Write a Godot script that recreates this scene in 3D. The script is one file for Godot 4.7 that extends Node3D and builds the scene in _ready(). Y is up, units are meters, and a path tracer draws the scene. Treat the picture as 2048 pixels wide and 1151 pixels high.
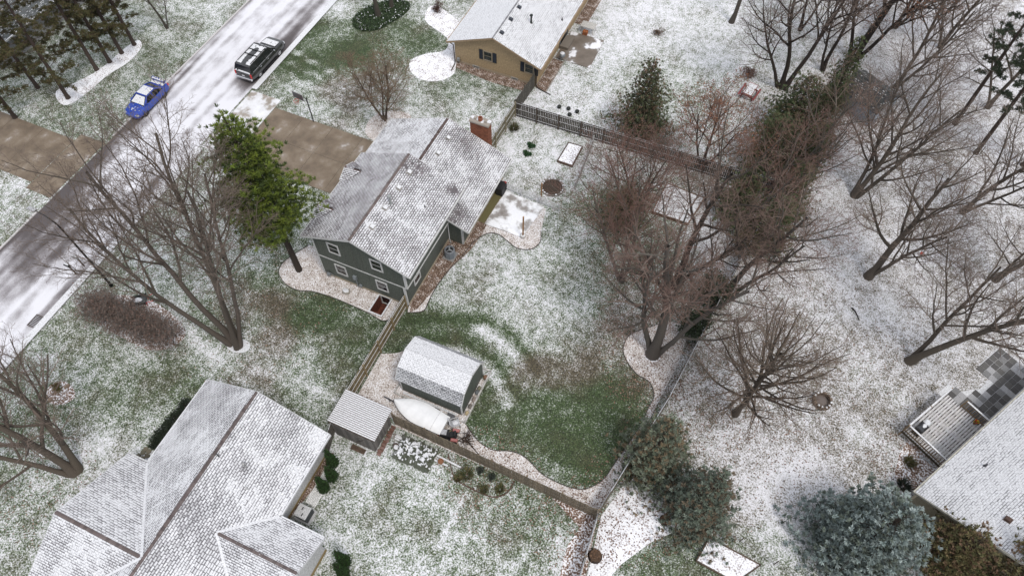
extends Node3D
# A residential block seen from the air after a first dusting of snow.
# x runs east, -z runs along the street; the lots, fences and houses line up with these axes. Units are metres.

class MB:
	var v := PackedVector3Array()
	var n := PackedVector3Array()
	var c := PackedColorArray()
	var u := PackedVector2Array()
	var col := Color(1, 1, 1)

	func tri(a: Vector3, b: Vector3, d: Vector3) -> void:   # counter-clockwise seen from outside
		var m := (b - a).cross(d - a).normalized()
		v.append(a); v.append(d); v.append(b)
		n.append(m); n.append(m); n.append(m)
		c.append(col); c.append(col); c.append(col)

	func quad(a: Vector3, b: Vector3, d: Vector3, e: Vector3) -> void:
		tri(a, b, d); tri(a, d, e)

	func quad_to(a: Vector3, b: Vector3, d: Vector3, e: Vector3, out: Vector3) -> void:
		if (b - a).cross(d - a).dot(out) >= 0.0: quad(a, b, d, e)
		else: quad(e, d, b, a)

	func tri_to(a: Vector3, b: Vector3, d: Vector3, out: Vector3) -> void:
		if (b - a).cross(d - a).dot(out) >= 0.0: tri(a, b, d)
		else: tri(a, d, b)

	func box(ctr: Vector3, size: Vector3, bs := Basis.IDENTITY) -> void:
		var x := bs.x * (size.x * 0.5)
		var y := bs.y * (size.y * 0.5)
		var z := bs.z * (size.z * 0.5)
		quad_to(ctr + x - y - z, ctr + x + y - z, ctr + x + y + z, ctr + x - y + z, x)
		quad_to(ctr - x - y - z, ctr - x + y - z, ctr - x + y + z, ctr - x - y + z, -x)
		quad_to(ctr + y - x - z, ctr + y + x - z, ctr + y + x + z, ctr + y - x + z, y)
		quad_to(ctr - y - x - z, ctr - y + x - z, ctr - y + x + z, ctr - y - x + z, -y)
		quad_to(ctr + z - x - y, ctr + z + x - y, ctr + z + x + y, ctr + z - x + y, z)
		quad_to(ctr - z - x - y, ctr - z + x - y, ctr - z + x + y, ctr - z - x + y, -z)

	func bar(a: Vector3, b: Vector3, w: float, h: float, up := Vector3.UP) -> void:   # a beam from a to b, w wide and h high
		var z := (b - a)
		var l := z.length()
		if l < 0.0001: return
		z /= l
		var x := up.cross(z)
		if x.length() < 0.01: x = Vector3.RIGHT.cross(z)
		x = x.normalized()
		box((a + b) * 0.5, Vector3(w, h, l), Basis(x, z.cross(x), z))

	func box2(a: Vector3, b: Vector3) -> void:
		box((a + b) * 0.5, (b - a).abs())

	func chamfer(ctr: Vector3, size: Vector3, k: float, bs := Basis.IDENTITY) -> void:   # a box whose top edges are cut
		var x := size.x * 0.5
		var y := size.y * 0.5
		var z := size.z * 0.5
		var lo := [Vector3(-x, -y, -z), Vector3(x, -y, -z), Vector3(x, -y, z), Vector3(-x, -y, z)]
		var mi := [Vector3(-x, y - k, -z), Vector3(x, y - k, -z), Vector3(x, y - k, z), Vector3(-x, y - k, z)]
		var hi := [Vector3(-x + k, y, -z + k), Vector3(x - k, y, -z + k), Vector3(x - k, y, z - k), Vector3(-x + k, y, z - k)]
		for i in 4:
			var j := (i + 1) % 4
			var o: Vector3 = bs * ((lo[i] + lo[j]) * Vector3(1, 0, 1))
			quad_to(ctr + bs * lo[i], ctr + bs * lo[j], ctr + bs * mi[j], ctr + bs * mi[i], o)
			quad_to(ctr + bs * mi[i], ctr + bs * mi[j], ctr + bs * hi[j], ctr + bs * hi[i], o + bs.y)
		quad_to(ctr + bs * hi[0], ctr + bs * hi[1], ctr + bs * hi[2], ctr + bs * hi[3], bs.y)

	func tube(p: PackedVector3Array, r: PackedFloat32Array, sides: int, cap := false) -> void:
		var m := p.size()
		if m < 2: return
		var t := (p[1] - p[0]).normalized()
		var x := t.cross(Vector3.UP)
		if x.length() < 0.05: x = t.cross(Vector3.RIGHT)
		x = x.normalized()
		var ring0 := PackedVector3Array()
		var nor0 := PackedVector3Array()
		for i in m:
			var tn := t
			if i < m - 1: tn = (p[i + 1] - p[maxi(i - 1, 0)]).normalized()
			x = (x - tn * x.dot(tn)).normalized()
			var y := tn.cross(x)
			var ring := PackedVector3Array()
			var nor := PackedVector3Array()
			for k in sides:
				var a := TAU * k / sides
				var d := x * cos(a) + y * sin(a)
				nor.append(d)
				ring.append(p[i] + d * r[i])
			if i > 0:
				for k in sides:
					var j := (k + 1) % sides
					v.append(ring0[k]); v.append(ring[j]); v.append(ring0[j])
					n.append(nor0[k]); n.append(nor[j]); n.append(nor0[j])
					v.append(ring0[k]); v.append(ring[k]); v.append(ring[j])
					n.append(nor0[k]); n.append(nor[k]); n.append(nor[j])
					for q in 6: c.append(col)
			if cap and (i == 0 or i == m - 1):
				for k in range(1, sides - 1): tri_to(ring[0], ring[k], ring[k + 1], -tn if i == 0 else tn)
			ring0 = ring
			nor0 = nor
			t = tn

	func flat(pts: PackedVector2Array, y: float) -> void:
		var ix := Geometry2D.triangulate_polygon(pts)
		for i in range(0, ix.size(), 3):
			var a := pts[ix[i]]
			var b := pts[ix[i + 1]]
			var d := pts[ix[i + 2]]
			tri_to(Vector3(a.x, y, a.y), Vector3(b.x, y, b.y), Vector3(d.x, y, d.y), Vector3.UP)

	func prism(pts: PackedVector2Array, y0: float, y1: float, bottom := false) -> void:
		flat(pts, y1)
		var s := 0.0
		var m := pts.size()
		for i in m: s += pts[i].cross(pts[(i + 1) % m])
		for i in m:
			var a := pts[i]
			var b := pts[(i + 1) % m]
			var o := Vector3(b.y - a.y, 0, a.x - b.x) * (1.0 if s > 0.0 else -1.0)
			quad_to(Vector3(a.x, y0, a.y), Vector3(b.x, y0, b.y), Vector3(b.x, y1, b.y), Vector3(a.x, y1, a.y), o)
		if bottom:
			var ix := Geometry2D.triangulate_polygon(pts)
			for i in range(0, ix.size(), 3):
				var a := pts[ix[i]]
				var b := pts[ix[i + 1]]
				var d := pts[ix[i + 2]]
				tri_to(Vector3(a.x, y0, a.y), Vector3(b.x, y0, b.y), Vector3(d.x, y0, d.y), Vector3.DOWN)

	func lathe(at: Vector3, prof: PackedVector2Array, sides: int, bs := Basis.IDENTITY) -> void:   # prof: (radius, height) from below
		for i in prof.size() - 1:
			for k in sides:
				var a := TAU * k / sides
				var b := TAU * (k + 1) / sides
				var p0 := at + bs * Vector3(cos(a) * prof[i].x, prof[i].y, sin(a) * prof[i].x)
				var p1 := at + bs * Vector3(cos(b) * prof[i].x, prof[i].y, sin(b) * prof[i].x)
				var p2 := at + bs * Vector3(cos(b) * prof[i + 1].x, prof[i + 1].y, sin(b) * prof[i + 1].x)
				var p3 := at + bs * Vector3(cos(a) * prof[i + 1].x, prof[i + 1].y, sin(a) * prof[i + 1].x)
				var dr := prof[i + 1].x - prof[i].x
				var dy := prof[i + 1].y - prof[i].y
				var o := bs * Vector3(cos((a + b) * 0.5) * dy, -dr, sin((a + b) * 0.5) * dy)
				if prof[i].x < 0.0005: tri_to(p0, p2, p3, o)
				elif prof[i + 1].x < 0.0005: tri_to(p0, p1, p2, o)
				else: quad_to(p0, p1, p2, p3, o)

	func blob(at: Vector3, size: Vector3, rough: float, r: RandomNumberGenerator, su := 8, sv := 5) -> void:   # a rounded uneven lump
		var k := []
		for j in sv + 1:
			var row := []
			var la := PI * (float(j) / sv - 0.5)
			for i in su:
				var lo := TAU * i / su
				var f := 1.0 + r.randf_range(-rough, rough)
				row.append(at + Vector3(cos(la) * cos(lo) * size.x, sin(la) * size.y, cos(la) * sin(lo) * size.z) * f)
			k.append(row)
		for j in sv:
			for i in su:
				var i2 := (i + 1) % su
				var mid: Vector3 = (k[j][i] + k[j + 1][i2]) * 0.5 - at
				if j > 0: tri_to(k[j][i], k[j][i2], k[j + 1][i2] if j < sv - 1 else k[j + 1][0], mid)
				if j < sv - 1: tri_to(k[j][i] if j > 0 else k[0][0], k[j + 1][i2], k[j + 1][i], mid)

	func leaf(p: Vector3, d: Vector3, w: Vector3, l: float, b: float) -> void:   # a pointed leaf: two triangles
		var tip := p + d * l
		var mid := p + d * (l * 0.5)
		quad(p, mid + w * b, tip, mid - w * b)

var rng := RandomNumberGenerator.new()
var orgs := {}
var grains := {}
var counts := {}
var M := {}
var noise := FastNoiseLite.new()

func lin(r: float, g: float, b: float) -> Color:
	return Color(r, g, b).linear_to_srgb()

func numbered(called: String) -> String:
	var k: int = counts.get(called, 0)
	counts[called] = k + 1
	return called if k == 0 else "%s_%03d" % [called, k]

func tag(o: Node, label: String, category: String, group := "", kind := "") -> void:
	o.set_meta("label", label)
	o.set_meta("category", category)
	if group: o.set_meta("group", group)
	if kind: o.set_meta("kind", kind)

func thing(called: String, label: String, category: String, at := Vector3.ZERO, turn := 0.0, group := "", own := false) -> Node3D:
	var o := Node3D.new()
	o.name = numbered(called)
	add_child(o)
	o.position = at
	o.rotation.y = turn
	tag(o, label, category, group)
	orgs[o] = Vector3.ZERO if own else at      # own: its parts are written in its own axes
	return o

func obj(called: String, mb: MB, m: Material, parent: Node = self) -> MeshInstance3D:
	var o := MeshInstance3D.new()
	if mb.v.size() > 0:
		var am := ArrayMesh.new()
		var a := []
		a.resize(Mesh.ARRAY_MAX)
		var org: Vector3 = orgs.get(parent, Vector3.ZERO)
		a[Mesh.ARRAY_VERTEX] = (Transform3D(Basis.IDENTITY, -org) * mb.v) if org != Vector3.ZERO else mb.v
		a[Mesh.ARRAY_NORMAL] = mb.n
		a[Mesh.ARRAY_COLOR] = mb.c
		if mb.u.size() == mb.v.size(): a[Mesh.ARRAY_TEX_UV] = mb.u
		am.add_surface_from_arrays(Mesh.PRIMITIVE_TRIANGLES, a)
		am.surface_set_material(0, m)
		o.mesh = am
		orgs[o] = org
	if parent == self: o.name = numbered(called)
	else: o.name = called
	parent.add_child(o, true)
	return o

func struct(called: String, mb: MB, m: Material) -> MeshInstance3D:
	var o := obj(called, mb, m)
	o.set_meta("kind", "structure")
	return o

func stuff(o: Node) -> Node:
	o.set_meta("kind", "stuff")
	return o

func inst(called: String, mesh: Mesh, parent: Node, at: Vector3, bs := Basis.IDENTITY) -> MeshInstance3D:   # a copy of a shared mesh as a part
	var o := MeshInstance3D.new()
	o.mesh = mesh
	o.name = called
	parent.add_child(o, true)
	var org: Vector3 = orgs.get(parent, Vector3.ZERO)
	o.transform = Transform3D(bs, at - org)
	return o

func mesh_of(mb: MB, m: Material) -> ArrayMesh:
	var am := ArrayMesh.new()
	var a := []
	a.resize(Mesh.ARRAY_MAX)
	a[Mesh.ARRAY_VERTEX] = mb.v
	a[Mesh.ARRAY_NORMAL] = mb.n
	a[Mesh.ARRAY_COLOR] = mb.c
	am.add_surface_from_arrays(Mesh.PRIMITIVE_TRIANGLES, a)
	am.surface_set_material(0, m)
	return am

func box_mesh(size: Vector3, m: Material, ctr := Vector3.ZERO, k := 0.0) -> ArrayMesh:
	var mb := MB.new()
	if k > 0.0: mb.chamfer(ctr, size, k)
	else: mb.box(ctr, size)
	return mesh_of(mb, m)

# ---------------------------------------------------------------- materials
func grain(sd: int, freq: float, lo: float, hi: float, size := 256, oct := 4) -> ImageTexture:   # even grey mottling that repeats without seams
	var key := "%d %f %f %f %d %d" % [sd, freq, lo, hi, size, oct]
	if grains.has(key): return grains[key]
	var f := FastNoiseLite.new()
	f.seed = sd
	f.noise_type = FastNoiseLite.TYPE_SIMPLEX_SMOOTH
	f.frequency = freq
	f.fractal_octaves = oct
	var im := f.get_seamless_image(size, size)
	im.convert(Image.FORMAT_RGB8)
	var d := im.get_data()
	for i in d.size(): d[i] = int(255.0 * (lo + (hi - lo) * d[i] / 255.0))
	grains[key] = ImageTexture.create_from_image(Image.create_from_data(size, size, false, Image.FORMAT_RGB8, d))
	return grains[key]

func speckle(sd: int, freq: float, stops: Array, size := 384, oct := 3) -> ImageTexture:   # stops: [share, linear colour] from low to high; a sharp-edged mix of stones, leaves, snow
	var f := FastNoiseLite.new()
	f.seed = sd
	f.noise_type = FastNoiseLite.TYPE_SIMPLEX_SMOOTH
	f.frequency = freq
	f.fractal_octaves = oct
	var d := f.get_seamless_image(size, size).get_data()
	f.seed = sd + 7
	f.frequency = freq * 0.16
	var e := f.get_seamless_image(size, size).get_data()
	var r := RandomNumberGenerator.new()
	r.seed = sd
	var lut := []
	for i in 256:
		var x := i / 255.0
		var k := 0
		while k < stops.size() - 1 and x > stops[k][0]: k += 1
		var here: Color = stops[k][1]
		lut.append(here.linear_to_srgb())
	var out := PackedByteArray()
	out.resize(size * size * 3)
	for i in size * size:
		var q := clampi(int(d[i] * 0.72 + e[i] * 0.28 + r.randf_range(-16, 16)), 0, 255)
		var cc: Color = lut[q]
		var j := r.randf_range(0.9, 1.1)
		out[i * 3] = clampi(int(cc.r * j * 255), 0, 255)
		out[i * 3 + 1] = clampi(int(cc.g * j * 255), 0, 255)
		out[i * 3 + 2] = clampi(int(cc.b * j * 255), 0, 255)
	return ImageTexture.create_from_image(Image.create_from_data(size, size, false, Image.FORMAT_RGB8, out))

func mat(c: Color, rough: float, tex: Texture2D = null, metres := 1.0, vc := false) -> StandardMaterial3D:   # tex repeats every so many metres, in the world's axes
	var m := StandardMaterial3D.new()
	m.albedo_color = c
	m.roughness = rough
	m.vertex_color_use_as_albedo = vc
	if tex:
		m.albedo_texture = tex
		m.uv1_triplanar = true
		m.uv1_world_triplanar = true
		m.uv1_scale = Vector3.ONE / metres
	return m

func make_materials() -> void:
	var g1 := grain(3, 0.03, 0.72, 1.0)
	var g2 := grain(5, 0.012, 0.6, 1.0)
	var g3 := grain(9, 0.08, 0.78, 1.0)
	M.paint = mat(Color.WHITE, 0.65, g1, 1.3, true)          # coloured by vertex, with a light mottling
	M.stone = mat(Color.WHITE, 0.9, g3, 0.8, true)
	M.bark = mat(Color.WHITE, 0.95, grain(17, 0.09, 0.42, 1.0), 0.8, true)
	M.twig = mat(Color.WHITE, 0.95, null, 1.0, true)
	M.leaf = mat(Color.WHITE, 0.8, null, 1.0, true)
	M.leaf.backlight = Color(0.1, 0.12, 0.06)
	M.snow = mat(lin(0.84, 0.85, 0.885), 0.75, g1, 0.9)
	M.dusting = mat(Color.WHITE, 0.8, g1, 0.9, true)         # snow lying thin or thick on shingles
	M.cover = mat(lin(0.8, 0.805, 0.82), 0.55, grain(15, 0.01, 0.93, 1.0), 2.0)
	M.apron = mat(Color.WHITE, 0.85, mottle(29, 0.012, [[0.0, Color(0.2, 0.165, 0.13)], [0.3, Color(0.32, 0.29, 0.26)], [0.5, Color(0.6, 0.6, 0.62)], [1.0, Color(0.72, 0.73, 0.76)]]), 8.0)
	M.shingle = mat(Color.WHITE, 0.92, g3, 0.35, true)
	M.wood = mat(Color.WHITE, 0.85, g2, 0.7, true)
	M.metal = mat(Color.WHITE, 0.45, g1, 1.1, true)
	M.metal.metallic = 0.3
	M.gloss = mat(Color.WHITE, 0.28, null, 1.0, true)
	M.gloss.clearcoat_enabled = true
	M.gloss.clearcoat = 0.6
	M.gloss.clearcoat_roughness = 0.12
	M.chrome = mat(lin(0.7, 0.7, 0.72), 0.2)
	M.chrome.metallic = 1.0
	M.rubber = mat(lin(0.02, 0.02, 0.021), 0.85, g3, 0.3)
	M.glass = mat(lin(0.012, 0.014, 0.016), 0.08)
	M.glass.metallic_specular = 0.6
	M.red = mat(lin(0.5, 0.03, 0.03), 0.35)
	M.dark = mat(lin(0.018, 0.018, 0.02), 0.6, g1, 0.8)
	var sn := Color(0.8, 0.81, 0.85)
	M.gravel = mat(Color.WHITE, 0.95, speckle(21, 0.13, [[0.30, Color(0.16, 0.13, 0.11)], [0.44, Color(0.36, 0.31, 0.28)], [0.62, Color(0.55, 0.51, 0.49)], [1.0, Color(0.72, 0.72, 0.75)]]), 7.0)
	M.mulch = mat(Color.WHITE, 0.95, speckle(22, 0.13, [[0.38, Color(0.05, 0.032, 0.022)], [0.52, Color(0.13, 0.08, 0.055)], [0.62, Color(0.24, 0.17, 0.13)], [0.7, Color(0.42, 0.36, 0.33)], [1.0, sn]]), 6.0)
	M.litter = mat(Color.WHITE, 0.95, speckle(23, 0.11, [[0.34, Color(0.08, 0.05, 0.035)], [0.46, Color(0.22, 0.14, 0.1)], [0.54, Color(0.4, 0.34, 0.32)], [1.0, sn]]), 8.0)
	M.snowbed = mat(Color.WHITE, 0.95, speckle(24, 0.12, [[0.27, Color(0.16, 0.12, 0.1)], [0.36, Color(0.4, 0.36, 0.36)], [0.46, Color(0.62, 0.61, 0.64)], [1.0, sn]]), 8.0)
	M.ivy = mat(Color.WHITE, 0.9, speckle(25, 0.1, [[0.45, Color(0.02, 0.032, 0.014)], [0.7, Color(0.04, 0.065, 0.025)], [0.85, Color(0.09, 0.12, 0.06)], [1.0, sn]]), 5.0)
	M.concrete = mat(Color.WHITE, 0.75, mottle(26, 0.012, [[0.0, Color(0.1, 0.075, 0.054)], [0.45, Color(0.155, 0.118, 0.084)], [0.7, Color(0.19, 0.15, 0.11)], [0.85, Color(0.23, 0.19, 0.155)], [1.0, Color(0.42, 0.4, 0.39)]]), 11.0)
	M.patio = mat(Color.WHITE, 0.85, mottle(27, 0.01, [[0.0, Color(0.2, 0.18, 0.16)], [0.32, Color(0.32, 0.3, 0.29)], [0.45, Color(0.6, 0.6, 0.61)], [0.6, Color(0.8, 0.81, 0.84)], [1.0, Color(0.8, 0.81, 0.85)]]), 8.0)
	M.wetpatio = mat(Color.WHITE, 0.55, mottle(28, 0.008, [[0.0, Color(0.1, 0.08, 0.062)], [0.48, Color(0.16, 0.13, 0.105)], [0.6, Color(0.2, 0.18, 0.165)], [0.7, Color(0.7, 0.7, 0.73)], [1.0, sn]]), 8.0)

func mottle(sd: int, freq: float, stops: Array, size := 384) -> ImageTexture:   # soft-edged stains and thin snow: colour stops blended along a many-layered noise
	var f := FastNoiseLite.new()
	f.seed = sd
	f.noise_type = FastNoiseLite.TYPE_SIMPLEX_SMOOTH
	f.frequency = freq
	f.fractal_octaves = 5
	f.fractal_gain = 0.55
	var d := f.get_seamless_image(size, size).get_data()
	var r := RandomNumberGenerator.new()
	r.seed = sd
	var lut := []
	for i in 256:
		var x := i / 255.0
		var k := 0
		while k < stops.size() - 2 and x > stops[k + 1][0]: k += 1
		var a: Color = stops[k][1]
		lut.append(a.lerp(stops[k + 1][1], clampf((x - stops[k][0]) / (stops[k + 1][0] - stops[k][0]), 0.0, 1.0)).linear_to_srgb())
	var out := PackedByteArray()
	out.resize(size * size * 3)
	for i in size * size:
		var cc: Color = lut[d[i]]
		var j := r.randf_range(240.0, 268.0)
		out[i * 3] = mini(int(cc.r * j), 255)
		out[i * 3 + 1] = mini(int(cc.g * j), 255)
		out[i * 3 + 2] = mini(int(cc.b * j), 255)
	return ImageTexture.create_from_image(Image.create_from_data(size, size, false, Image.FORMAT_RGB8, out))

func _ready() -> void:
	rng.seed = 20
	# ------------------------------------------------------------ camera, sky, light
	var cam := Camera3D.new()
	cam.name = "camera"
	add_child(cam)
	cam.position = Vector3(0, 49, 0)
	cam.rotation_degrees = Vector3(-57.9, 24.0, 0)
	cam.fov = 43.325
	cam.near = 0.5
	cam.far = 2000.0
	cam.current = true
	var env := Environment.new()
	var sky := Sky.new()
	var sm := ProceduralSkyMaterial.new()
	sm.sky_top_color = lin(0.80, 0.83, 0.90)
	sm.sky_horizon_color = lin(0.66, 0.69, 0.74)
	sm.sky_curve = 0.2
	sm.ground_bottom_color = lin(0.3, 0.3, 0.3)
	sm.ground_horizon_color = lin(0.55, 0.56, 0.58)
	sm.sun_angle_max = 1.0
	sky.sky_material = sm
	env.background_mode = Environment.BG_SKY
	env.sky = sky
	env.tonemap_mode = Environment.TONE_MAPPER_LINEAR
	env.tonemap_exposure = 1.28
	env.sdfgi_enabled = true
	env.ssao_enabled = true
	env.ssil_enabled = true
	var we := WorldEnvironment.new()
	we.name = "world_environment"
	we.environment = env
	add_child(we)
	var sun := DirectionalLight3D.new()
	sun.name = "sun"
	add_child(sun)
	sun.rotation_degrees = Vector3(-62, 60, 0)
	sun.light_energy = 0.5
	sun.light_color = Color(1.0, 0.975, 0.94)
	sun.light_angular_distance = 14.0
	sun.shadow_enabled = true

	noise.noise_type = FastNoiseLite.TYPE_SIMPLEX_SMOOTH
	noise.seed = 4
	noise.fractal_octaves = 3
	noise.frequency = 0.35
	make_materials()
	print("materials ", Time.get_ticks_msec())
	build_ground()
	print("ground ", Time.get_ticks_msec())
	build_road()
	build_beds()
	print("road, beds ", Time.get_ticks_msec())
	green_house()
	grey_roof_house()
	tan_house()
	east_house()
	street_house()
	print("houses ", Time.get_ticks_msec())
	gambrel_shed()
	lean_to()
	far_shed()
	fences()
	print("sheds, fences ", Time.get_ticks_msec())
	vehicles()
	yard_things()
	print("things ", Time.get_ticks_msec())
	trees()
	print("trees ", Time.get_ticks_msec())
	small_plants()
	print("done ", Time.get_ticks_msec())

# ---------------------------------------------------------------- ground
const GX := -78.0
const GZ := -84.0
const GW := 106.0
const GD := 91.0

func build_ground() -> void:
	# how much snow lies where (share, and how brown the grass is), read off the lawns
	var spots := [
		Vector3(-66.0, -31.1, 0.50), Vector3(-56.9, -27.9, 0.45), Vector3(-57.1, -33.6, 0.50), Vector3(-55.8, -37.3, 0.45), Vector3(-55.5, -43.2, 0.60), Vector3(-55.0, -46.9, 0.70), Vector3(-58.4, -23.8, 0.50), Vector3(-66.3, -29.5, 0.50), Vector3(-57.5, -21.0, 0.75), Vector3(-55.9, -23.6, 0.60), Vector3(-43.2, -48.6, 0.05), Vector3(-42.2, -43.3, 0.08), Vector3(-38.9, -47.2, 0.04), Vector3(-36.1, -52.7, 0.20), Vector3(-32.3, -51.0, 0.15), Vector3(-42.1, -39.5, 0.50), Vector3(-37.1, -38.8, 0.60), Vector3(-35.6, -41.7, -0.35), Vector3(-30.9, -43.0, 0.65), Vector3(-27.1, -46.2, 0.45), Vector3(-24.3, -45.9, 0.75), Vector3(-23.1, -49.1, 0.42), Vector3(-27.0, -42.9, 0.70), Vector3(-26.4, -48.0, 0.35), Vector3(-39.9, -51.0, 0.20), Vector3(-43.0, -52.2, 0.75), Vector3(-42.3, -49.0, 0.30), Vector3(-34.4, -56.1, 0.75), Vector3(-36.3, -55.2, 0.60), Vector3(-32.5, -56.9, 0.70), Vector3(-29.6, -48.9, 0.80), Vector3(-15.6, -49.8, 0.87), Vector3(-14.6, -61.4, 0.90), Vector3(-14.6, -54.0, 0.78), Vector3(-7.6, -64.5, 0.86), Vector3(-18.0, -48.0, 0.88), Vector3(-7.8, -53.3, 0.66), Vector3(-13.3, -65.5, 0.90), Vector3(-14.7, -57.2, 0.88), Vector3(-12.2, -55.9, 0.72), Vector3(-18.4, -44.3, 0.80), Vector3(-19.3, -41.8, 0.85), Vector3(-15.8, -44.1, 0.85), Vector3(-11.8, -42.6, 0.80), Vector3(-16.3, -40.6, 0.85), Vector3(-14.2, -46.2, 0.75), Vector3(-8.8, -38.3, 0.40), Vector3(-6.0, -36.7, 0.40), Vector3(-3.6, -36.1, 0.40), Vector3(1.8, -39.6, -0.85), Vector3(7.5, -42.1, -0.85), Vector3(11.2, -44.3, -0.85), Vector3(9.2, -34.0, -0.75), Vector3(13.2, -33.4, -0.72), Vector3(8.2, -22.6, -0.85), Vector3(11.8, -22.3, -0.90), Vector3(14.6, -25.5, -0.70), Vector3(8.9, -27.1, -0.70), Vector3(16.1, -38.6, -0.80), Vector3(19.4, -43.1, -0.80), Vector3(22.2, -56.4, -0.88), Vector3(20.7, -49.7, -0.80), Vector3(7.0, -52.9, -0.85), Vector3(16.3, -71.8, -0.90), Vector3(5.2, -27.1, -0.70), Vector3(3.9, -24.8, -0.68), Vector3(15.9, -30.2, -0.62), Vector3(18.7, -33.1, -0.75), Vector3(22.1, -38.3, -0.78), Vector3(24.3, -43.2, -0.80), Vector3(12.0, -51.9, -0.78), Vector3(15.9, -54.9, -0.75), Vector3(11.3, -39.5, -0.82), Vector3(10.9, -20.0, -0.88), Vector3(8.4, -18.9, -0.85), Vector3(7.1, -24.1, -0.75), Vector3(-15.2, -27.7, 0.72), Vector3(-14.5, -30.1, 0.75), Vector3(-8.2, -30.8, 0.60), Vector3(-16.5, -25.0, 0.70), Vector3(-10.7, -26.6, 0.75), Vector3(-8.4, -26.2, 0.70), Vector3(-7.4, -34.4, 0.50), Vector3(-9.6, -34.5, 0.65), Vector3(-5.7, -29.9, 0.50), Vector3(-17.3, -22.2, 0.12), Vector3(-15.6, -23.2, 0.12), Vector3(-18.4, -20.3, 0.18), Vector3(-8.7, -21.9, -0.28), Vector3(-5.6, -24.2, -0.26), Vector3(-4.4, -26.5, -0.30), Vector3(-3.6, -29.8, -0.40), Vector3(-5.3, -18.6, 0.07), Vector3(-3.0, -17.6, 0.06), Vector3(-2.7, -21.9, 0.06), Vector3(-6.9, -18.7, 0.09), Vector3(-3.0, -19.6, 0.06), Vector3(-9.4, -18.9, 0.20), Vector3(-0.2, -20.1, 0.08), Vector3(-10.4, -16.8, 0.14), Vector3(-5.9, -15.5, 0.25), Vector3(-1.0, -17.3, 0.08), Vector3(-10.7, -21.9, 0.40), Vector3(-15.3, -22.6, 0.20), Vector3(-9.7, -24.2, 0.60), Vector3(-36.8, -21.3, 0.60), Vector3(-41.0, -22.2, 0.60), Vector3(-43.9, -19.3, 0.55), Vector3(-44.4, -16.8, 0.60), Vector3(-41.6, -24.9, 0.60), Vector3(-38.9, -24.9, 0.65), Vector3(-29.1, -19.4, -0.15), Vector3(-24.6, -19.5, 0.06), Vector3(-26.3, -18.7, 0.06), Vector3(-31.3, -20.5, 0.30), Vector3(-26.8, -16.6, -0.45), Vector3(-23.8, -17.4, 0.50), Vector3(-31.7, -18.3, -0.30), Vector3(-21.9, -18.7, 0.22), Vector3(-23.1, -15.0, 0.45), Vector3(-27.4, -13.5, -0.40), Vector3(-31.0, -11.0, 0.28), Vector3(-33.7, -9.8, 0.38), Vector3(-34.3, -7.8, 0.36), Vector3(-38.2, -9.6, 0.50), Vector3(-41.6, -8.1, 0.55), Vector3(-39.2, -3.5, 0.40), Vector3(-38.6, -5.9, 0.40), Vector3(-30.4, -7.4, 0.55), Vector3(-29.3, -13.1, 0.60), Vector3(-31.8, -13.4, 0.65), Vector3(-33.4, -15.5, 0.40), Vector3(-32.2, -0.8, 0.78), Vector3(-34.7, 0.3, 0.55), Vector3(-31.2, -3.1, 0.88), Vector3(-33.7, -4.0, 0.82), Vector3(-44.0, -7.0, 0.50), Vector3(-36.3, -11.4, 0.60), Vector3(-37.4, -16.3, 0.55), Vector3(-37.2, -23.9, 0.60), Vector3(-33.2, -21.8, 0.50), Vector3(-22.1, -20.6, 0.20), Vector3(-21.1, -13.3, 0.45), Vector3(-16.5, -9.7, 0.66), Vector3(-12.9, -10.2, 0.58), Vector3(-9.4, -10.9, 0.52), Vector3(-8.0, -8.0, 0.58), Vector3(-12.8, -6.6, 0.66), Vector3(-4.2, -11.5, 0.42), Vector3(-3.2, -13.4, 0.40), Vector3(-0.5, -11.1, 0.75), Vector3(-0.5, -13.1, 0.40), Vector3(-19.0, -10.5, 0.75), Vector3(-5.0, -9.4, 0.62), Vector3(-12.1, -12.4, 0.65), Vector3(-16.8, -11.5, 0.75), Vector3(-7.3, -10.4, 0.60), Vector3(1.9, -14.2, 0.92), Vector3(4.2, -12.4, 0.30), Vector3(2.3, -16.2, 0.85), Vector3(7.1, -13.8, 0.30), Vector3(5.4, -14.0, 0.35), Vector3(8.2, -15.9, 0.60), Vector3(11.4, -16.3, 0.70)
	]
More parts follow.
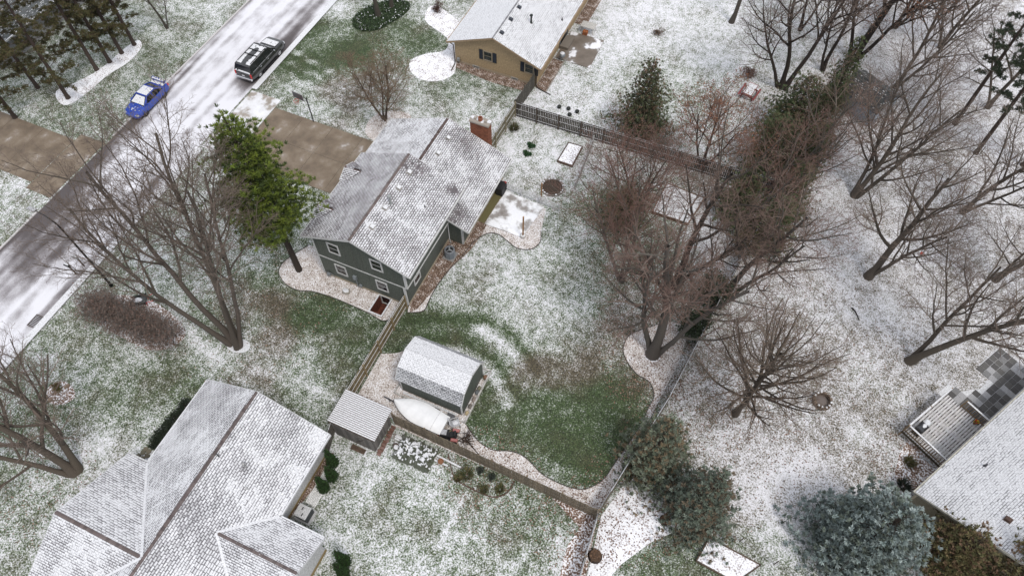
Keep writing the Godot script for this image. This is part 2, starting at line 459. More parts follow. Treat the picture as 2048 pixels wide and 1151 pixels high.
	var strokes := [   # wheel tracks, mower lines: line, width, share of snow
		[PackedVector2Array([Vector2(-13.3, -23.8), Vector2(-11.4, -23.4), Vector2(-9.5, -22.6)]), 0.70, 0.97], [PackedVector2Array([Vector2(-14.4, -21.3), Vector2(-12.1, -21.2), Vector2(-9.9, -20.2), Vector2(-9.0, -19.1)]), 0.80, 0.85], [PackedVector2Array([Vector2(-18.9, -22.0), Vector2(-16.5, -23.3), Vector2(-13.6, -24.5), Vector2(-10.8, -24.3), Vector2(-7.9, -22.2)]), 0.70, 0.03], [PackedVector2Array([Vector2(-17.2, -21.2), Vector2(-13.8, -22.2), Vector2(-11.0, -21.6), Vector2(-8.4, -19.8)]), 0.55, 0.04], [PackedVector2Array([Vector2(-27.3, -13.8), Vector2(-23.4, -14.2), Vector2(-19.2, -14.3)]), 0.35, 0.80], [PackedVector2Array([Vector2(-44.1, -44.9), Vector2(-37.1, -43.3)]), 0.22, 0.75], [PackedVector2Array([Vector2(-43.3, -43.2), Vector2(-36.3, -42.1)]), 0.22, 0.70], [PackedVector2Array([Vector2(-42.6, -41.6), Vector2(-35.6, -40.9)]), 0.25, 0.75], [PackedVector2Array([Vector2(-52.9, -35.9), Vector2(-52.9, -49.2)]), 0.40, 0.55], [PackedVector2Array([Vector2(-53.5, -34.4), Vector2(-53.6, -47.5)]), 0.20, 0.35], [PackedVector2Array([Vector2(-36.7, -16.0), Vector2(-32.1, -13.7), Vector2(-29.9, -13.3)]), 0.80, 0.85], [PackedVector2Array([Vector2(-36.6, -38.0), Vector2(-31.2, -37.9)]), 0.50, 0.85], [PackedVector2Array([Vector2(-8.7, -12.0), Vector2(-8.7, -8.1), Vector2(-8.5, -6.1)]), 0.12, 0.95], [PackedVector2Array([Vector2(-7.5, -12.7), Vector2(-7.6, -6.5)]), 0.10, 0.90], [PackedVector2Array([Vector2(-40.6, -18.5), Vector2(-45.6, -20.8)]), 0.30, 0.80]
	]
	var cw := 212
	var ch := 182
	var cover := PackedByteArray()
	var tone := PackedByteArray()
	cover.resize(cw * ch)
	tone.resize(cw * ch)
	for j in ch:
		for i in cw:
			var p := Vector2(GX + (i + 0.5) * 0.5, GZ + (j + 0.5) * 0.5)
			var a := 0.0
			var b := 0.0
			var w := 0.0
			for s in spots:
				var q: Vector3 = s
				var dx := p.x - q.x
				var dz := p.y - q.y
				var k := 1.0 / (dx * dx + dz * dz + 0.6)
				k *= k
				w += k
				var val := absf(q.z)
				a += k * minf(val, 1.0)
				if q.z < 0.0: b += k
			a /= w
			for s in strokes:
				var line: PackedVector2Array = s[0]
				var d := 1e9
				for m in line.size() - 1:
					d = minf(d, p.distance_squared_to(Geometry2D.get_closest_point_to_segment(p, line[m], line[m + 1])))
				var e: float = exp(-d / (s[1] * s[1] * 0.5))
				a = lerpf(a, s[2], e * 0.9)
			cover[j * cw + i] = clampi(int(a * 255), 0, 255)
			tone[j * cw + i] = clampi(int(b / w * 255), 0, 255)
	var tw := 2048
	var th := 1760
	var ci := Image.create_from_data(cw, ch, false, Image.FORMAT_L8, cover)
	ci.resize(tw, th, Image.INTERPOLATE_CUBIC)
	var ti := Image.create_from_data(cw, ch, false, Image.FORMAT_L8, tone)
	ti.resize(tw, th, Image.INTERPOLATE_BILINEAR)
	var cd := ci.get_data()
	var td := ti.get_data()
	var f := FastNoiseLite.new()
	f.noise_type = FastNoiseLite.TYPE_SIMPLEX_SMOOTH
	f.seed = 11
	f.frequency = 0.38
	f.fractal_octaves = 1
	var n1 := f.get_image(tw, th).get_data()
	f.seed = 12
	f.frequency = 0.06
	f.fractal_octaves = 3
	var n2 := f.get_image(tw, th).get_data()
	f.seed = 13
	f.frequency = 0.012
	var n3 := f.get_image(tw, th).get_data()
	var out := PackedByteArray()
	out.resize(tw * th * 3)
	var level := PackedFloat32Array()
	for i in 256:
		var x := clampf(i / 255.0, 0.02, 0.985)
		level.append(128.0 + 21.0 * log(x / (1.0 - x)))
	var r := RandomNumberGenerator.new()
	r.seed = 15
	for i in tw * th:
		var q := r.randi()
		var e := q & 255
		var k := n1[i] * 0.26 + e * 0.32 + n2[i] * 0.22 + n3[i] * 0.2
		var w := clampf((level[cd[i]] - 5.0 - k) * 0.0145 + 0.5, 0.0, 1.0)
		var b := clampf(td[i] * 0.0039 + (n3[i] - 128) * 0.006 + (e - 128) * 0.002, 0.0, 1.0)
		var sh := 0.6 + ((q >> 8) & 255) * 0.0032
		var red := (51.0 + b * 21.0) * sh
		var grn := (64.0 + b * 2.0) * sh
		var blu := (38.0 + b * 15.0) * sh
		var lit := 194.0 + ((q >> 16) & 31)
		out[i * 3] = int(red + (lit - red) * w)
		out[i * 3 + 1] = int(grn + (lit - grn) * w)
		out[i * 3 + 2] = int(blu + (lit + 5.0 - blu) * w)
	var m := StandardMaterial3D.new()
	m.albedo_texture = ImageTexture.create_from_image(Image.create_from_data(tw, th, false, Image.FORMAT_RGB8, out))
	m.roughness = 0.95
	# one sheet, out past the picture, open where the window well is sunk
	var xs := [-400.0, -120.0, GX, -21.84, -20.70, GX + GW, 130.0, 400.0]
	var zs := [-500.0, -200.0, GZ, -23.2, -21.50, GZ + GD, 100.0, 300.0]
	var mb := MB.new()
	for i in xs.size() - 1:
		for j in zs.size() - 1:
			if i == 3 and j == 3: continue
			mb.quad_to(Vector3(xs[i], 0, zs[j]), Vector3(xs[i + 1], 0, zs[j]), Vector3(xs[i + 1], 0, zs[j + 1]), Vector3(xs[i], 0, zs[j + 1]), Vector3.UP)
	for p in mb.v: mb.u.append(Vector2((p.x - GX) / GW, (p.z - GZ) / GD))
	struct("ground", mb, m)

const RL := -52.64
const RR := -44.70

func build_road() -> void:
	var tw := 200
	var th := 2000
	var z0 := -86.0
	var zl := 96.0
	var f := FastNoiseLite.new()
	f.noise_type = FastNoiseLite.TYPE_SIMPLEX_SMOOTH
	f.seed = 31
	f.fractal_octaves = 4
	f.frequency = 0.03
	var si := f.get_image(tw, th / 20)      # drawn out along the street: wheel-swept streaks
	si.resize(tw, th, Image.INTERPOLATE_CUBIC)
	var n1 := si.get_data()
	f.seed = 32
	f.frequency = 0.02
	var n2 := f.get_image(tw, th).get_data()
	# melted or driven-off places: centre, half width, half length, how bare
	var bare := [
		[Vector2(-52.29, -25.32), 1.0, 4.2, 0.8], [Vector2(-53.01, -19.84), 1.5, 4.5, 0.8], [Vector2(-53.38, -17.30), 1.9, 4.0, 0.75], [Vector2(-45.62, -24.66), 0.5, 2.6, 0.75], [Vector2(-44.81, -18.84), 0.5, 5.0, 0.5], [Vector2(-45.05, -11.83), 0.4, 3.0, 0.5], [Vector2(-48.08, -16.27), 1.0, 4.0, 0.4], [Vector2(-50.27, -19.27), 2.0, 5.0, 0.4], [Vector2(-49.99, -14.32), 1.6, 4.0, 0.4],
		[Vector2(-45.72, -50.13), 1.1, 7.0, 0.5], [Vector2(-44.17, -48.64), 0.4, 5.0, 0.5], [Vector2(-45.65, -39.46), 0.9, 1.6, 0.85], [Vector2(-44.95, -42.11), 0.5, 3.5, 0.9], [Vector2(-45.50, -44.69), 0.6, 3.0, 0.75], [Vector2(-52.71, -30.43), 0.9, 1.8, 0.9], [Vector2(-52.41, -33.08), 0.6, 3.0, 0.7],
		[Vector2(-51.96, -37.42), 0.25, 4.0, 0.6], [Vector2(-52.17, -42.96), 0.2, 5.0, 0.4]
	]
	var sum := PackedFloat32Array()      # what those places take off, on a coarser grid
	var cw := 50
	var ch := 250
	sum.resize(cw * ch)
	for j in ch:
		for i in cw:
			var x := RL + (i + 0.5) / cw * (RR - RL)
			var z := z0 + (j + 0.5) / ch * zl
			for q in bare:
				var c: Vector2 = q[0]
				var d2: float = pow((x - c.x) / q[1], 2) + pow((z - c.y) / q[2], 2)
				if d2 < 5.0: sum[j * cw + i] += q[3] * exp(-d2)
	var bi := Image.create_from_data(cw, ch, false, Image.FORMAT_RF, sum.to_byte_array())
	bi.resize(tw, th, Image.INTERPOLATE_BILINEAR)
	var bd := bi.get_data().to_float32_array()
	var track := PackedFloat32Array()
	for i in tw:
		var t := (i + 0.5) / tw
		var s := 0.0
		for q in [[0.2, 0.04, 0.26], [0.345, 0.045, 0.2], [0.57, 0.045, 0.28], [0.74, 0.055, 0.28]]:
			var d: float = (t - q[0]) / q[1]
			s += q[2] * exp(-d * d)
		track.append(s)
	var out := PackedByteArray()
	out.resize(tw * th * 3)
	var r := RandomNumberGenerator.new()
	r.seed = 5
	for j in th:
		for i in tw:
			var o := j * tw + i
			var s := 0.98 - track[i] * (0.2 + n1[o] * 0.0068) - bd[o] + (n1[o] - 128) * 0.002 + (n2[o] - 128) * 0.0016 + r.randf_range(-0.07, 0.07)
			if i < 10: s -= (10 - i) * 0.05
			s = clampf(s, 0.0, 1.0)
			var w := s * s * (3.0 - 2.0 * s)
			out[o * 3] = int(78.0 + 132.0 * w)
			out[o * 3 + 1] = int(72.0 + 138.0 * w)
			out[o * 3 + 2] = int(73.0 + 143.0 * w)
	var m := StandardMaterial3D.new()
	m.albedo_texture = ImageTexture.create_from_image(Image.create_from_data(tw, th, false, Image.FORMAT_RGB8, out))
	m.roughness = 0.7
	var mb := MB.new()
	mb.quad_to(Vector3(RL, 0.006, z0), Vector3(RR, 0.006, z0), Vector3(RR, 0.006, z0 + zl), Vector3(RL, 0.006, z0 + zl), Vector3.UP)
	for p in mb.v: mb.u.append(Vector2((p.x - RL) / (RR - RL), (p.z - z0) / zl))
	struct("road", mb, m)
	for side in [[RL - 0.16, RL, [[-86.0, -28.2], [-18.6, 10.0]]], [RR, RR + 0.2, [[-86.0, -38.6], [-30.2, 10.0]]]]:
		for run in side[2]:
			var k := MB.new()
			k.col = Color(0.62, 0.6, 0.6)
			var z: float = run[0]
			while z < run[1]:      # cast in lengths with a joint between
				var e := minf(z + 3.0, run[1])
				k.chamfer(Vector3((side[0] + side[1]) * 0.5, 0.05, (z + e) * 0.5), Vector3(side[1] - side[0], 0.1, e - z - 0.012), 0.03)
				z = e
			struct("kerb", k, M.stone)
			if side[0] == RR:
				var sb := MB.new()
				sb.box2(Vector3(RR + 0.02, 0.1, run[0]), Vector3(RR + 0.6, 0.115, run[1]))
				struct("kerb_snow", sb, M.snow)
	# driveways: cast slabs with open joints
	slabs("driveway", [
		[RR + 0.2, -41.2, -38.4, -30.4, 1, 2, 1], [-41.15, -28.4, -37.35, -30.5, 4, 2]])
	slabs("driveway", [[-70.0, -55.6, -26.4, -20.9, 4, 1], [-55.55, RL - 0.16, -27.2, -20.2, 1, 1]])
	# the iron drain at the kerb
	var at := Vector3(-45.19, 0, -10.24)
	at.x = RR - 0.35
	var t := thing("storm_drain", "rusty brown iron drain grate set in the gutter of the street", "drain", Vector3(at.x, 0.007, at.z))
	var fr := MB.new()
	fr.col = Color(0.09, 0.06, 0.05)
	for s in [-1, 1]:
		fr.box(at + Vector3(s * 0.34, 0.02, 0), Vector3(0.06, 0.04, 1.1))
		fr.box(at + Vector3(0, 0.02, s * 0.52), Vector3(0.62, 0.04, 0.06))
	obj("frame", fr, M.metal, t)
	var gm := box_mesh(Vector3(0.62, 0.03, 0.05), M.dark)
	for i in 8: inst("bar", gm, t, at + Vector3(0, 0.02, -0.42 + i * 0.12))

func slabs(called: String, runs: Array) -> void:
	var o := Node3D.new()
	o.name = numbered(called)
	add_child(o)
	o.set_meta("kind", "structure")
	orgs[o] = Vector3.ZERO
	for q in runs:
		var nx: int = q[4]
		var nz: int = q[5]
		for i in nx:
			for j in nz:
				var x0 := lerpf(q[0], q[1], float(i) / nx) + 0.012
				var x1 := lerpf(q[0], q[1], float(i + 1) / nx) - 0.012
				var z0 := lerpf(q[2], q[3], float(j) / nz) + 0.012
				var z1 := lerpf(q[2], q[3], float(j + 1) / nz) - 0.012
				var mb := MB.new()
				mb.chamfer(Vector3((x0 + x1) * 0.5, 0.012, (z0 + z1) * 0.5), Vector3(x1 - x0, 0.05, z1 - z0), 0.01)
				obj("slab", mb, M.apron if q.size() > 6 else M.concrete, o)

func smooth(p: PackedVector2Array, closed := true, k := 4) -> PackedVector2Array:   # a soft curve through the points
	var out := PackedVector2Array()
	var m := p.size()
	for i in (m if closed else m - 1):
		var a := p[(i - 1 + m) % m] if closed else p[maxi(i - 1, 0)]
		var b := p[i]
		var c := p[(i + 1) % m]
		var d := p[(i + 2) % m] if closed else p[mini(i + 2, m - 1)]
		for s in k: out.append(b.cubic_interpolate(c, a, d, float(s) / k))
	if not closed: out.append(p[m - 1])
	return out

func edging(called: String, label: String, line: PackedVector2Array, c: Color, w := 0.07, h := 0.07, m: Material = null) -> void:
	var mb := MB.new()
	mb.col = c
	for i in line.size() - 1:
		mb.bar(Vector3(line[i].x, h * 0.5, line[i].y), Vector3(line[i + 1].x, h * 0.5, line[i + 1].y), w, h)
	tag(obj(called, mb, m if m else M.wood), label, "edging")

func bed(called: String, pts: PackedVector2Array, m: Material, h: float) -> void:
	var mb := MB.new()
	mb.prism(pts, -0.02, h)
	struct(called, mb, m)

func build_beds() -> void:
	# gravel round the green house, open beside the window well
	var a := smooth(PackedVector2Array([Vector2(-19.64, -22.16), Vector2(-20.34, -21.26), Vector2(-21.80, -21.39), Vector2(-23.52, -21.47), Vector2(-25.34, -21.47), Vector2(-26.86, -21.30), Vector2(-28.03, -20.93), Vector2(-29.28, -21.05), Vector2(-30.35, -21.73), Vector2(-30.57, -22.70), Vector2(-30.17, -23.86), Vector2(-29.62, -25.04)]), false)
	var west := PackedVector2Array([Vector2(-19.3, -23.2), Vector2(-20.70, -23.2), Vector2(-20.70, -21.50), Vector2(-21.84, -21.50), Vector2(-21.84, -23.2), Vector2(-26.86, -23.2), Vector2(-26.86, -25.6)])
	var ar := a.duplicate()
	ar.reverse()
	var poly := PackedVector2Array()
	for p in ar: poly.append(p)
	poly.append(Vector2(-19.3, -21.9))
	for p in west: poly.append(p)
	bed("gravel_bed", poly, M.gravel, 0.02)
	edging("bed_edging", "dark edging round the gravel by the green gable wall", a, Color(0.09, 0.08, 0.07), 0.05, 0.06)
	var e := smooth(PackedVector2Array([Vector2(-19.04, -22.67), Vector2(-17.99, -23.28), Vector2(-18.00, -24.23), Vector2(-18.06, -25.63), Vector2(-17.88, -27.49), Vector2(-17.47, -29.24), Vector2(-17.24, -30.94), Vector2(-16.56, -32.15), Vector2(-15.67, -32.43), Vector2(-14.59, -32.06), Vector2(-13.61, -31.78), Vector2(-12.57, -32.19), Vector2(-12.20, -33.13), Vector2(-12.57, -34.21)]), false)
	poly = PackedVector2Array()
	for p in e: poly.append(p)
	poly.append_array(PackedVector2Array([Vector2(-13.1, -36.6), Vector2(-17.2, -36.6), Vector2(-17.88, -36.6), Vector2(-17.88, -30.35), Vector2(-19.22, -30.35), Vector2(-19.22, -23.2)]))
	bed("gravel_bed", poly, M.gravel, 0.018)
	edging("bed_edging", "thin dark edging between the back lawn and the house gravel", e, Color(0.08, 0.07, 0.065), 0.05, 0.06)
	poly = PackedVector2Array([Vector2(-19.20, -23.4), Vector2(-18.55, -23.2), Vector2(-18.2, -25.0), Vector2(-17.75, -28.0), Vector2(-17.1, -30.2), Vector2(-17.0, -32.9), Vector2(-17.86, -32.9), Vector2(-17.86, -30.33), Vector2(-19.20, -30.33)])
	bed("mulch_bed", smooth(poly, true, 2), M.mulch, 0.024)
	# gravel round the shed and along the south and east fence
	var g := smooth(PackedVector2Array([Vector2(-19.16, -18.70), Vector2(-18.21, -19.17), Vector2(-17.74, -19.56)]), false)
	poly = PackedVector2Array()
	for p in g: poly.append(p)
	poly.append_array(PackedVector2Array([Vector2(-16.6, -19.9), Vector2(-10.9, -19.9), Vector2(-10.9, -16.2)]))
	var s := smooth(PackedVector2Array([Vector2(-10.83, -16.25), Vector2(-10.08, -15.76), Vector2(-9.25, -15.41), Vector2(-8.20, -15.32), Vector2(-7.15, -15.71), Vector2(-6.22, -15.77), Vector2(-5.34, -15.49), Vector2(-4.56, -15.15), Vector2(-3.65, -15.02), Vector2(-2.38, -15.05), Vector2(-1.52, -15.29), Vector2(-0.87, -15.88), Vector2(-0.43, -16.64), Vector2(-0.25, -17.45), Vector2(-0.06, -18.35), Vector2(0.32, -19.91), Vector2(0.63, -21.43), Vector2(0.68, -22.75), Vector2(0.76, -23.77), Vector2(0.16, -24.68), Vector2(-1.04, -24.99), Vector2(-2.16, -25.85), Vector2(-2.63, -26.75), Vector2(-2.45, -27.97), Vector2(-1.31, -29.15), Vector2(-0.27, -30.29)]), false)
	for p in s: poly.append(p)
	poly.append_array(PackedVector2Array([Vector2(1.55, -30.5), Vector2(1.6, -27.0), Vector2(1.05, -22.0), Vector2(0.0, -13.95), Vector2(-15.4, -14.05), Vector2(-15.6, -14.5), Vector2(-19.05, -14.6)]))
	bed("gravel_bed", poly, M.gravel, 0.016)
	edging("bed_edging", "winding dark edging between the back lawn and the fence gravel", s, Color(0.09, 0.08, 0.075), 0.05, 0.055)
	# the neighbour's bed outside the south fence
	var b := smooth(PackedVector2Array([Vector2(-10.98, -13.76), Vector2(-10.39, -12.97), Vector2(-9.81, -12.43), Vector2(-8.93, -12.25), Vector2(-7.66, -12.22), Vector2(-6.76, -12.36), Vector2(-6.14, -12.97), Vector2(-6.00, -13.90)]), false)
	poly = b.duplicate()
	poly.append_array(PackedVector2Array([Vector2(-5.6, -13.72), Vector2(-15.0, -13.72), Vector2(-15.2, -12.6)]))
	bed("leaf_bed", poly, M.litter, 0.016)
	edging("bed_edging", "rusty low edging round the planted bed outside the fence", b, Color(0.13, 0.07, 0.05), 0.06, 0.09)
	bed("leaf_bed", PackedVector2Array([Vector2(-3.42, -14.00), Vector2(0.02, -14.06), Vector2(0.18, -13.07), Vector2(0.65, -10.17), Vector2(-0.87, -9.49), Vector2(-1.13, -11.44), Vector2(-0.78, -12.81)]), M.litter, 0.01)
	bed("leaf_bed", PackedVector2Array([Vector2(0.23, -14.16), Vector2(0.97, -16.77), Vector2(4.10, -16.43), Vector2(5.59, -15.76), Vector2(3.75, -13.78), Vector2(2.42, -11.66), Vector2(2.00, -10.47), Vector2(0.75, -9.92)]), M.snowbed, 0.012)
	bed("leaf_bed", PackedVector2Array([Vector2(-18.75, -10.42), Vector2(-18.34, -10.61), Vector2(-18.19, -8.54), Vector2(-18.51, -6.54), Vector2(-18.75, -4.81), Vector2(-19.30, -5.10)]), M.mulch, 0.014)
	# beds by the street trees and the tan house
	bed("snowy_bed", smooth(PackedVector2Array([Vector2(-61.68, -30.65), Vector2(-60.83, -32.31), Vector2(-59.92, -34.81), Vector2(-59.75, -37.93), Vector2(-59.37, -39.75), Vector2(-58.30, -38.99), Vector2(-58.07, -36.66), Vector2(-58.67, -34.43), Vector2(-58.79, -32.09), Vector2(-59.22, -29.83), Vector2(-60.31, -29.56)])), M.snowbed, 0.02)
	bed("gravel_bed", smooth(PackedVector2Array([Vector2(-31.48, -37.79), Vector2(-32.19, -39.21), Vector2(-31.89, -40.55), Vector2(-30.79, -41.47), Vector2(-29.38, -41.81), Vector2(-28.64, -41.14), Vector2(-28.91, -39.49), Vector2(-29.32, -37.40)])), M.gravel, 0.018)
	bed("snowy_bed", smooth(PackedVector2Array([Vector2(-29.59, -52.85), Vector2(-29.40, -54.79), Vector2(-34.29, -57.01), Vector2(-34.13, -54.41), Vector2(-30.85, -52.87), Vector2(-30.13, -51.12), Vector2(-31.69, -49.77), Vector2(-32.55, -48.42), Vector2(-31.96, -47.10), Vector2(-30.46, -46.37), Vector2(-28.78, -46.82), Vector2(-27.82, -48.17), Vector2(-28.14, -49.59)])), M.snowbed, 0.018)
	bed("leaf_bed", PackedVector2Array([Vector2(-28.3, -50.1), Vector2(-19.9, -50.1), Vector2(-19.9, -49.0), Vector2(-24.0, -48.8), Vector2(-28.3, -49.3)]), M.mulch, 0.013)
	bed("mulch_bed", PackedVector2Array([Vector2(-19.75, -49.9), Vector2(-18.6, -49.7), Vector2(-18.6, -54.4), Vector2(-19.75, -54.4)]), M.mulch, 0.014)
	bed("mulch_bed", PackedVector2Array([Vector2(-19.75, -60.3), Vector2(-18.5, -60.3), Vector2(-18.5, -70.0), Vector2(-19.75, -70.0)]), M.mulch, 0.014)
	edging("bed_edging", "pale timber edging beside the tan house wall bed", PackedVector2Array([Vector2(-18.55, -49.6), Vector2(-18.55, -54.4)]), Color(0.4, 0.36, 0.32), 0.09, 0.1)
	bed("snow_patch", smooth(PackedVector2Array([Vector2(-30.29, -14.53), Vector2(-30.02, -15.31), Vector2(-29.15, -15.51), Vector2(-28.57, -15.21), Vector2(-28.62, -14.63), Vector2(-29.45, -14.26)])), M.snow, 0.012)
	bed("snow_patch", smooth(PackedVector2Array([Vector2(-0.99, -26.74), Vector2(-0.69, -27.25), Vector2(0.01, -27.28), Vector2(0.31, -26.86), Vector2(-0.10, -26.41), Vector2(-0.72, -26.40)])), M.snowbed, 0.022)
	bed("leaf_bed", smooth(PackedVector2Array([Vector2(-39.84, -5.78), Vector2(-40.14, -6.52), Vector2(-39.53, -7.14), Vector2(-38.49, -7.04), Vector2(-37.83, -6.46), Vector2(-38.24, -5.72), Vector2(-39.13, -5.42)])), M.litter, 0.015)
	bed("mulch_bed", smooth(PackedVector2Array([Vector2(-41.95, -13.72), Vector2(-40.28, -14.97), Vector2(-37.15, -15.35), Vector2(-33.95, -14.33), Vector2(-33.83, -12.96), Vector2(-35.29, -11.84), Vector2(-37.42, -11.83), Vector2(-40.05, -12.09)])), M.litter, 0.012)
	bed("leaf_bed", PackedVector2Array([Vector2(17.79, -26.69), Vector2(18.52, -28.83), Vector2(20.75, -27.22), Vector2(19.71, -24.85), Vector2(18.20, -23.81), Vector2(17.69, -25.09)]), M.litter, 0.012)

# ---------------------------------------------------------------- houses
class Roof:
	var deck := MB.new()
	var tabs := MB.new()
	var snow := MB.new()
	var caps := MB.new()
	var trim := MB.new()

func span_at(poly: PackedVector2Array, t: float) -> Vector2:   # where a course crosses a convex outline
	var lo := 1e9
	var hi := -1e9
	var m := poly.size()
	for i in m:
		var a := poly[i]
		var b := poly[(i + 1) % m]
		if (a.y - t) * (b.y - t) <= 0.0 and absf(a.y - b.y) > 0.0001:
			var x := lerpf(a.x, b.x, (t - a.y) / (b.y - a.y))
			lo = minf(lo, x)
			hi = maxf(hi, x)
	return Vector2(lo, hi)

func roof_face(rf: Roof, corners: Array, base: Color, snow_at: Callable, ex := 0.145, tw := 0.305) -> void:   # corners in the air, convex; the first two are the ends of the eave
	var o: Vector3 = corners[0]
	var e: Vector3 = (corners[1] - o).normalized()
	var top: Vector3 = corners[corners.size() - 1]
	var nrm := e.cross(top - o).normalized()
	if nrm.y < 0.0: nrm = -nrm
	var up := nrm.cross(e)
	if up.y < 0.0: up = -up
	var poly := PackedVector2Array()
	for q in corners: poly.append(Vector2((q - o).dot(e), (q - o).dot(up)))
	var hi := 0.0
	for q in poly: hi = maxf(hi, q.y)
	# the boards under the shingles
	var m: int = corners.size()
	rf.deck.col = Color(0.06, 0.055, 0.055)
	for i in range(1, m - 1):
		rf.deck.tri_to(corners[0], corners[i], corners[i + 1], nrm)
		rf.deck.tri_to(corners[0] - nrm * 0.12, corners[i] - nrm * 0.12, corners[i + 1] - nrm * 0.12, -nrm)
	var mid := Vector3.ZERO
	for q in corners: mid += q / m
	for i in m:
		var a: Vector3 = corners[i]
		var b: Vector3 = corners[(i + 1) % m]
		rf.deck.quad_to(a, b, b - nrm * 0.12, a - nrm * 0.12, (a + b) * 0.5 - mid)
	# shingles course by course, thick at the butt, and what snow has stayed on each
	var rows := int(ceil(hi / ex))
	for i in rows:
		var t0 := i * ex
		var t1 := minf(t0 + ex, hi)
		var sp := span_at(poly, (t0 + t1) * 0.5)
		if sp.y <= sp.x: continue
		var s := sp.x - tw * (0.5 if i % 2 else 0.0) - rng.randf_range(0.0, 0.05)
		while s < sp.y:
			var a := maxf(s + 0.006, sp.x)
			var b := minf(s + tw - 0.006, sp.y)
			s += tw
			if b - a < 0.03: continue
			var p00 := o + e * a + up * t0
			var p10 := o + e * b + up * t0
			var p11 := o + e * b + up * t1
			var p01 := o + e * a + up * t1
			var k := rng.randf_range(0.72, 1.28)
			rf.tabs.col = Color(base.r * k, base.g * k, base.b * k)
			rf.tabs.quad_to(p00 + nrm * 0.016, p10 + nrm * 0.016, p11 + nrm * 0.004, p01 + nrm * 0.004, nrm)
			rf.tabs.quad_to(p00, p10, p10 + nrm * 0.016, p00 + nrm * 0.016, -up)
			var am: float = snow_at.call((p00 + p11) * 0.5) + rng.randf_range(-0.28, 0.28)
			if am < 0.18: continue
			var f := clampf(am, 0.0, 1.0)
			var sx := lerpf(0.045, 0.003, f)
			var lo := ex * (lerpf(0.55, 0.32, f) if am < 1.0 else lerpf(0.32, 0.1, minf((am - 1.0) * 3.0, 1.0)))
			if am > 1.15:      # deep enough to bridge the joints
				sx = -0.006
				lo = ex * clampf(0.9 - am * 0.6, 0.02, 0.3)
			var tp := 0.004 if f > 0.5 else ex * (0.5 - f) * 0.5
			var j0 := rng.randf_range(0.0, 0.012)
			var j1 := rng.randf_range(0.0, 0.012)
			var q0 := p00 + e * (sx + j0) + up * (lo + rng.randf_range(-0.02, 0.02)) + nrm * 0.020
			var q1 := p10 - e * (sx + j1) + up * (lo + rng.randf_range(-0.02, 0.02)) + nrm * 0.020
			var q2 := p11 - e * (sx + j0) - up * tp + nrm * 0.017
			var q3 := p01 + e * (sx + j1) - up * tp + nrm * 0.017
			rf.snow.col = rf.tabs.col.lerp(Color(0.84, 0.85, 0.885), clampf(0.42 + 0.55 * am + rng.randf_range(-0.12, 0.12), 0.25, 1.0))
			rf.snow.quad_to(q0, q1, q2, q3, nrm)
			rf.snow.quad_to(q0 - nrm * 0.012, q1 - nrm * 0.012, q1, q0, -up)

func ridge_caps(rf: Roof, a: Vector3, b: Vector3, na: Vector3, nb: Vector3, base: Color, w := 0.17) -> void:   # bent pieces lapped along a ridge; na and nb run down the two slopes
	var d := (b - a).normalized()
	var l := a.distance_to(b)
	var s := 0.0
	while s < l - 0.02:
		var e := minf(s + 0.24, l)
		var k := rng.randf_range(0.75, 1.25)
		rf.caps.col = base * k
		for n2 in [na, nb]:
			var side: Vector3 = n2
			var p0 := a + d * s + Vector3.UP * 0.055
			var p1 := a + d * e + Vector3.UP * 0.03
			var q0: Vector3 = p0 + side * w
			var q1: Vector3 = p1 + side * w
			var out := Vector3.UP + side * 0.2
			rf.caps.quad_to(p0, p1, q1, q0, out)
			rf.caps.quad_to(p0, q0, q0 - Vector3.UP * 0.04, p0 - Vector3.UP * 0.04, -d)
			rf.caps.quad_to(q0, q1, q1 - Vector3.UP * 0.04, q0 - Vector3.UP * 0.04, side)
		s = e

func finish_roof(rf: Roof, house: Node, called := "roof") -> Node:
	var r := obj(called, rf.deck, M.dark, house)
	stuff(obj("shingles", rf.tabs, M.shingle, r))
	if rf.snow.v.size(): stuff(obj("snow", rf.snow, M.dusting, r))
	if rf.caps.v.size(): obj("ridge_cap", rf.caps, M.shingle, r)
	if rf.trim.v.size(): obj("fascia", rf.trim, M.paint, r)
	return r

func window(house: Node, ctr: Vector3, right: Vector3, out: Vector3, w: float, h: float, trim: Color, bars := 1, called := "window") -> Node:
	var f := MB.new()
	f.col = trim
	var bs := Basis(right, Vector3.UP, out)
	for s in [-1, 1]:
		f.box(ctr + right * (s * (w * 0.5 - 0.05)) + out * 0.03, Vector3(0.1, h, 0.06), bs)
		f.box(ctr + Vector3.UP * (s * (h * 0.5 - 0.05)) + out * 0.032, Vector3(w - 0.2, 0.1, 0.06), bs)
	var o := obj(called, f, M.paint, house)
	var g := MB.new()
	g.box(ctr + out * 0.012, Vector3(w - 0.2, h - 0.2, 0.016), bs)
	obj("pane", g, M.glass, o)
	if bars:
		var b := MB.new()
		b.col = trim * 0.55
		b.box(ctr + out * 0.03, Vector3(w - 0.2, 0.045, 0.03), bs)
		obj("meeting_rail", b, M.paint, o)
	return o

func vent(house: Node, p: Vector3, c: Color, up: Vector3, capped := true) -> void:   # a square roof ventilator
	var mb := MB.new()
	mb.col = c
	var x := up.cross(Vector3(0, 0, 1)).normalized()
	var bs := Basis(x, up, x.cross(up))
	mb.chamfer(p + up * 0.09, Vector3(0.3, 0.16, 0.3), 0.04, bs)
	mb.box(p + up * 0.02, Vector3(0.42, 0.03, 0.42), bs)
	var o := obj("roof_vent", mb, M.metal, house)
	if capped:
		var s := MB.new()
		s.chamfer(p + up * 0.185, Vector3(0.3, 0.04, 0.3), 0.015, bs)
		obj("snow", s, M.snow, o)

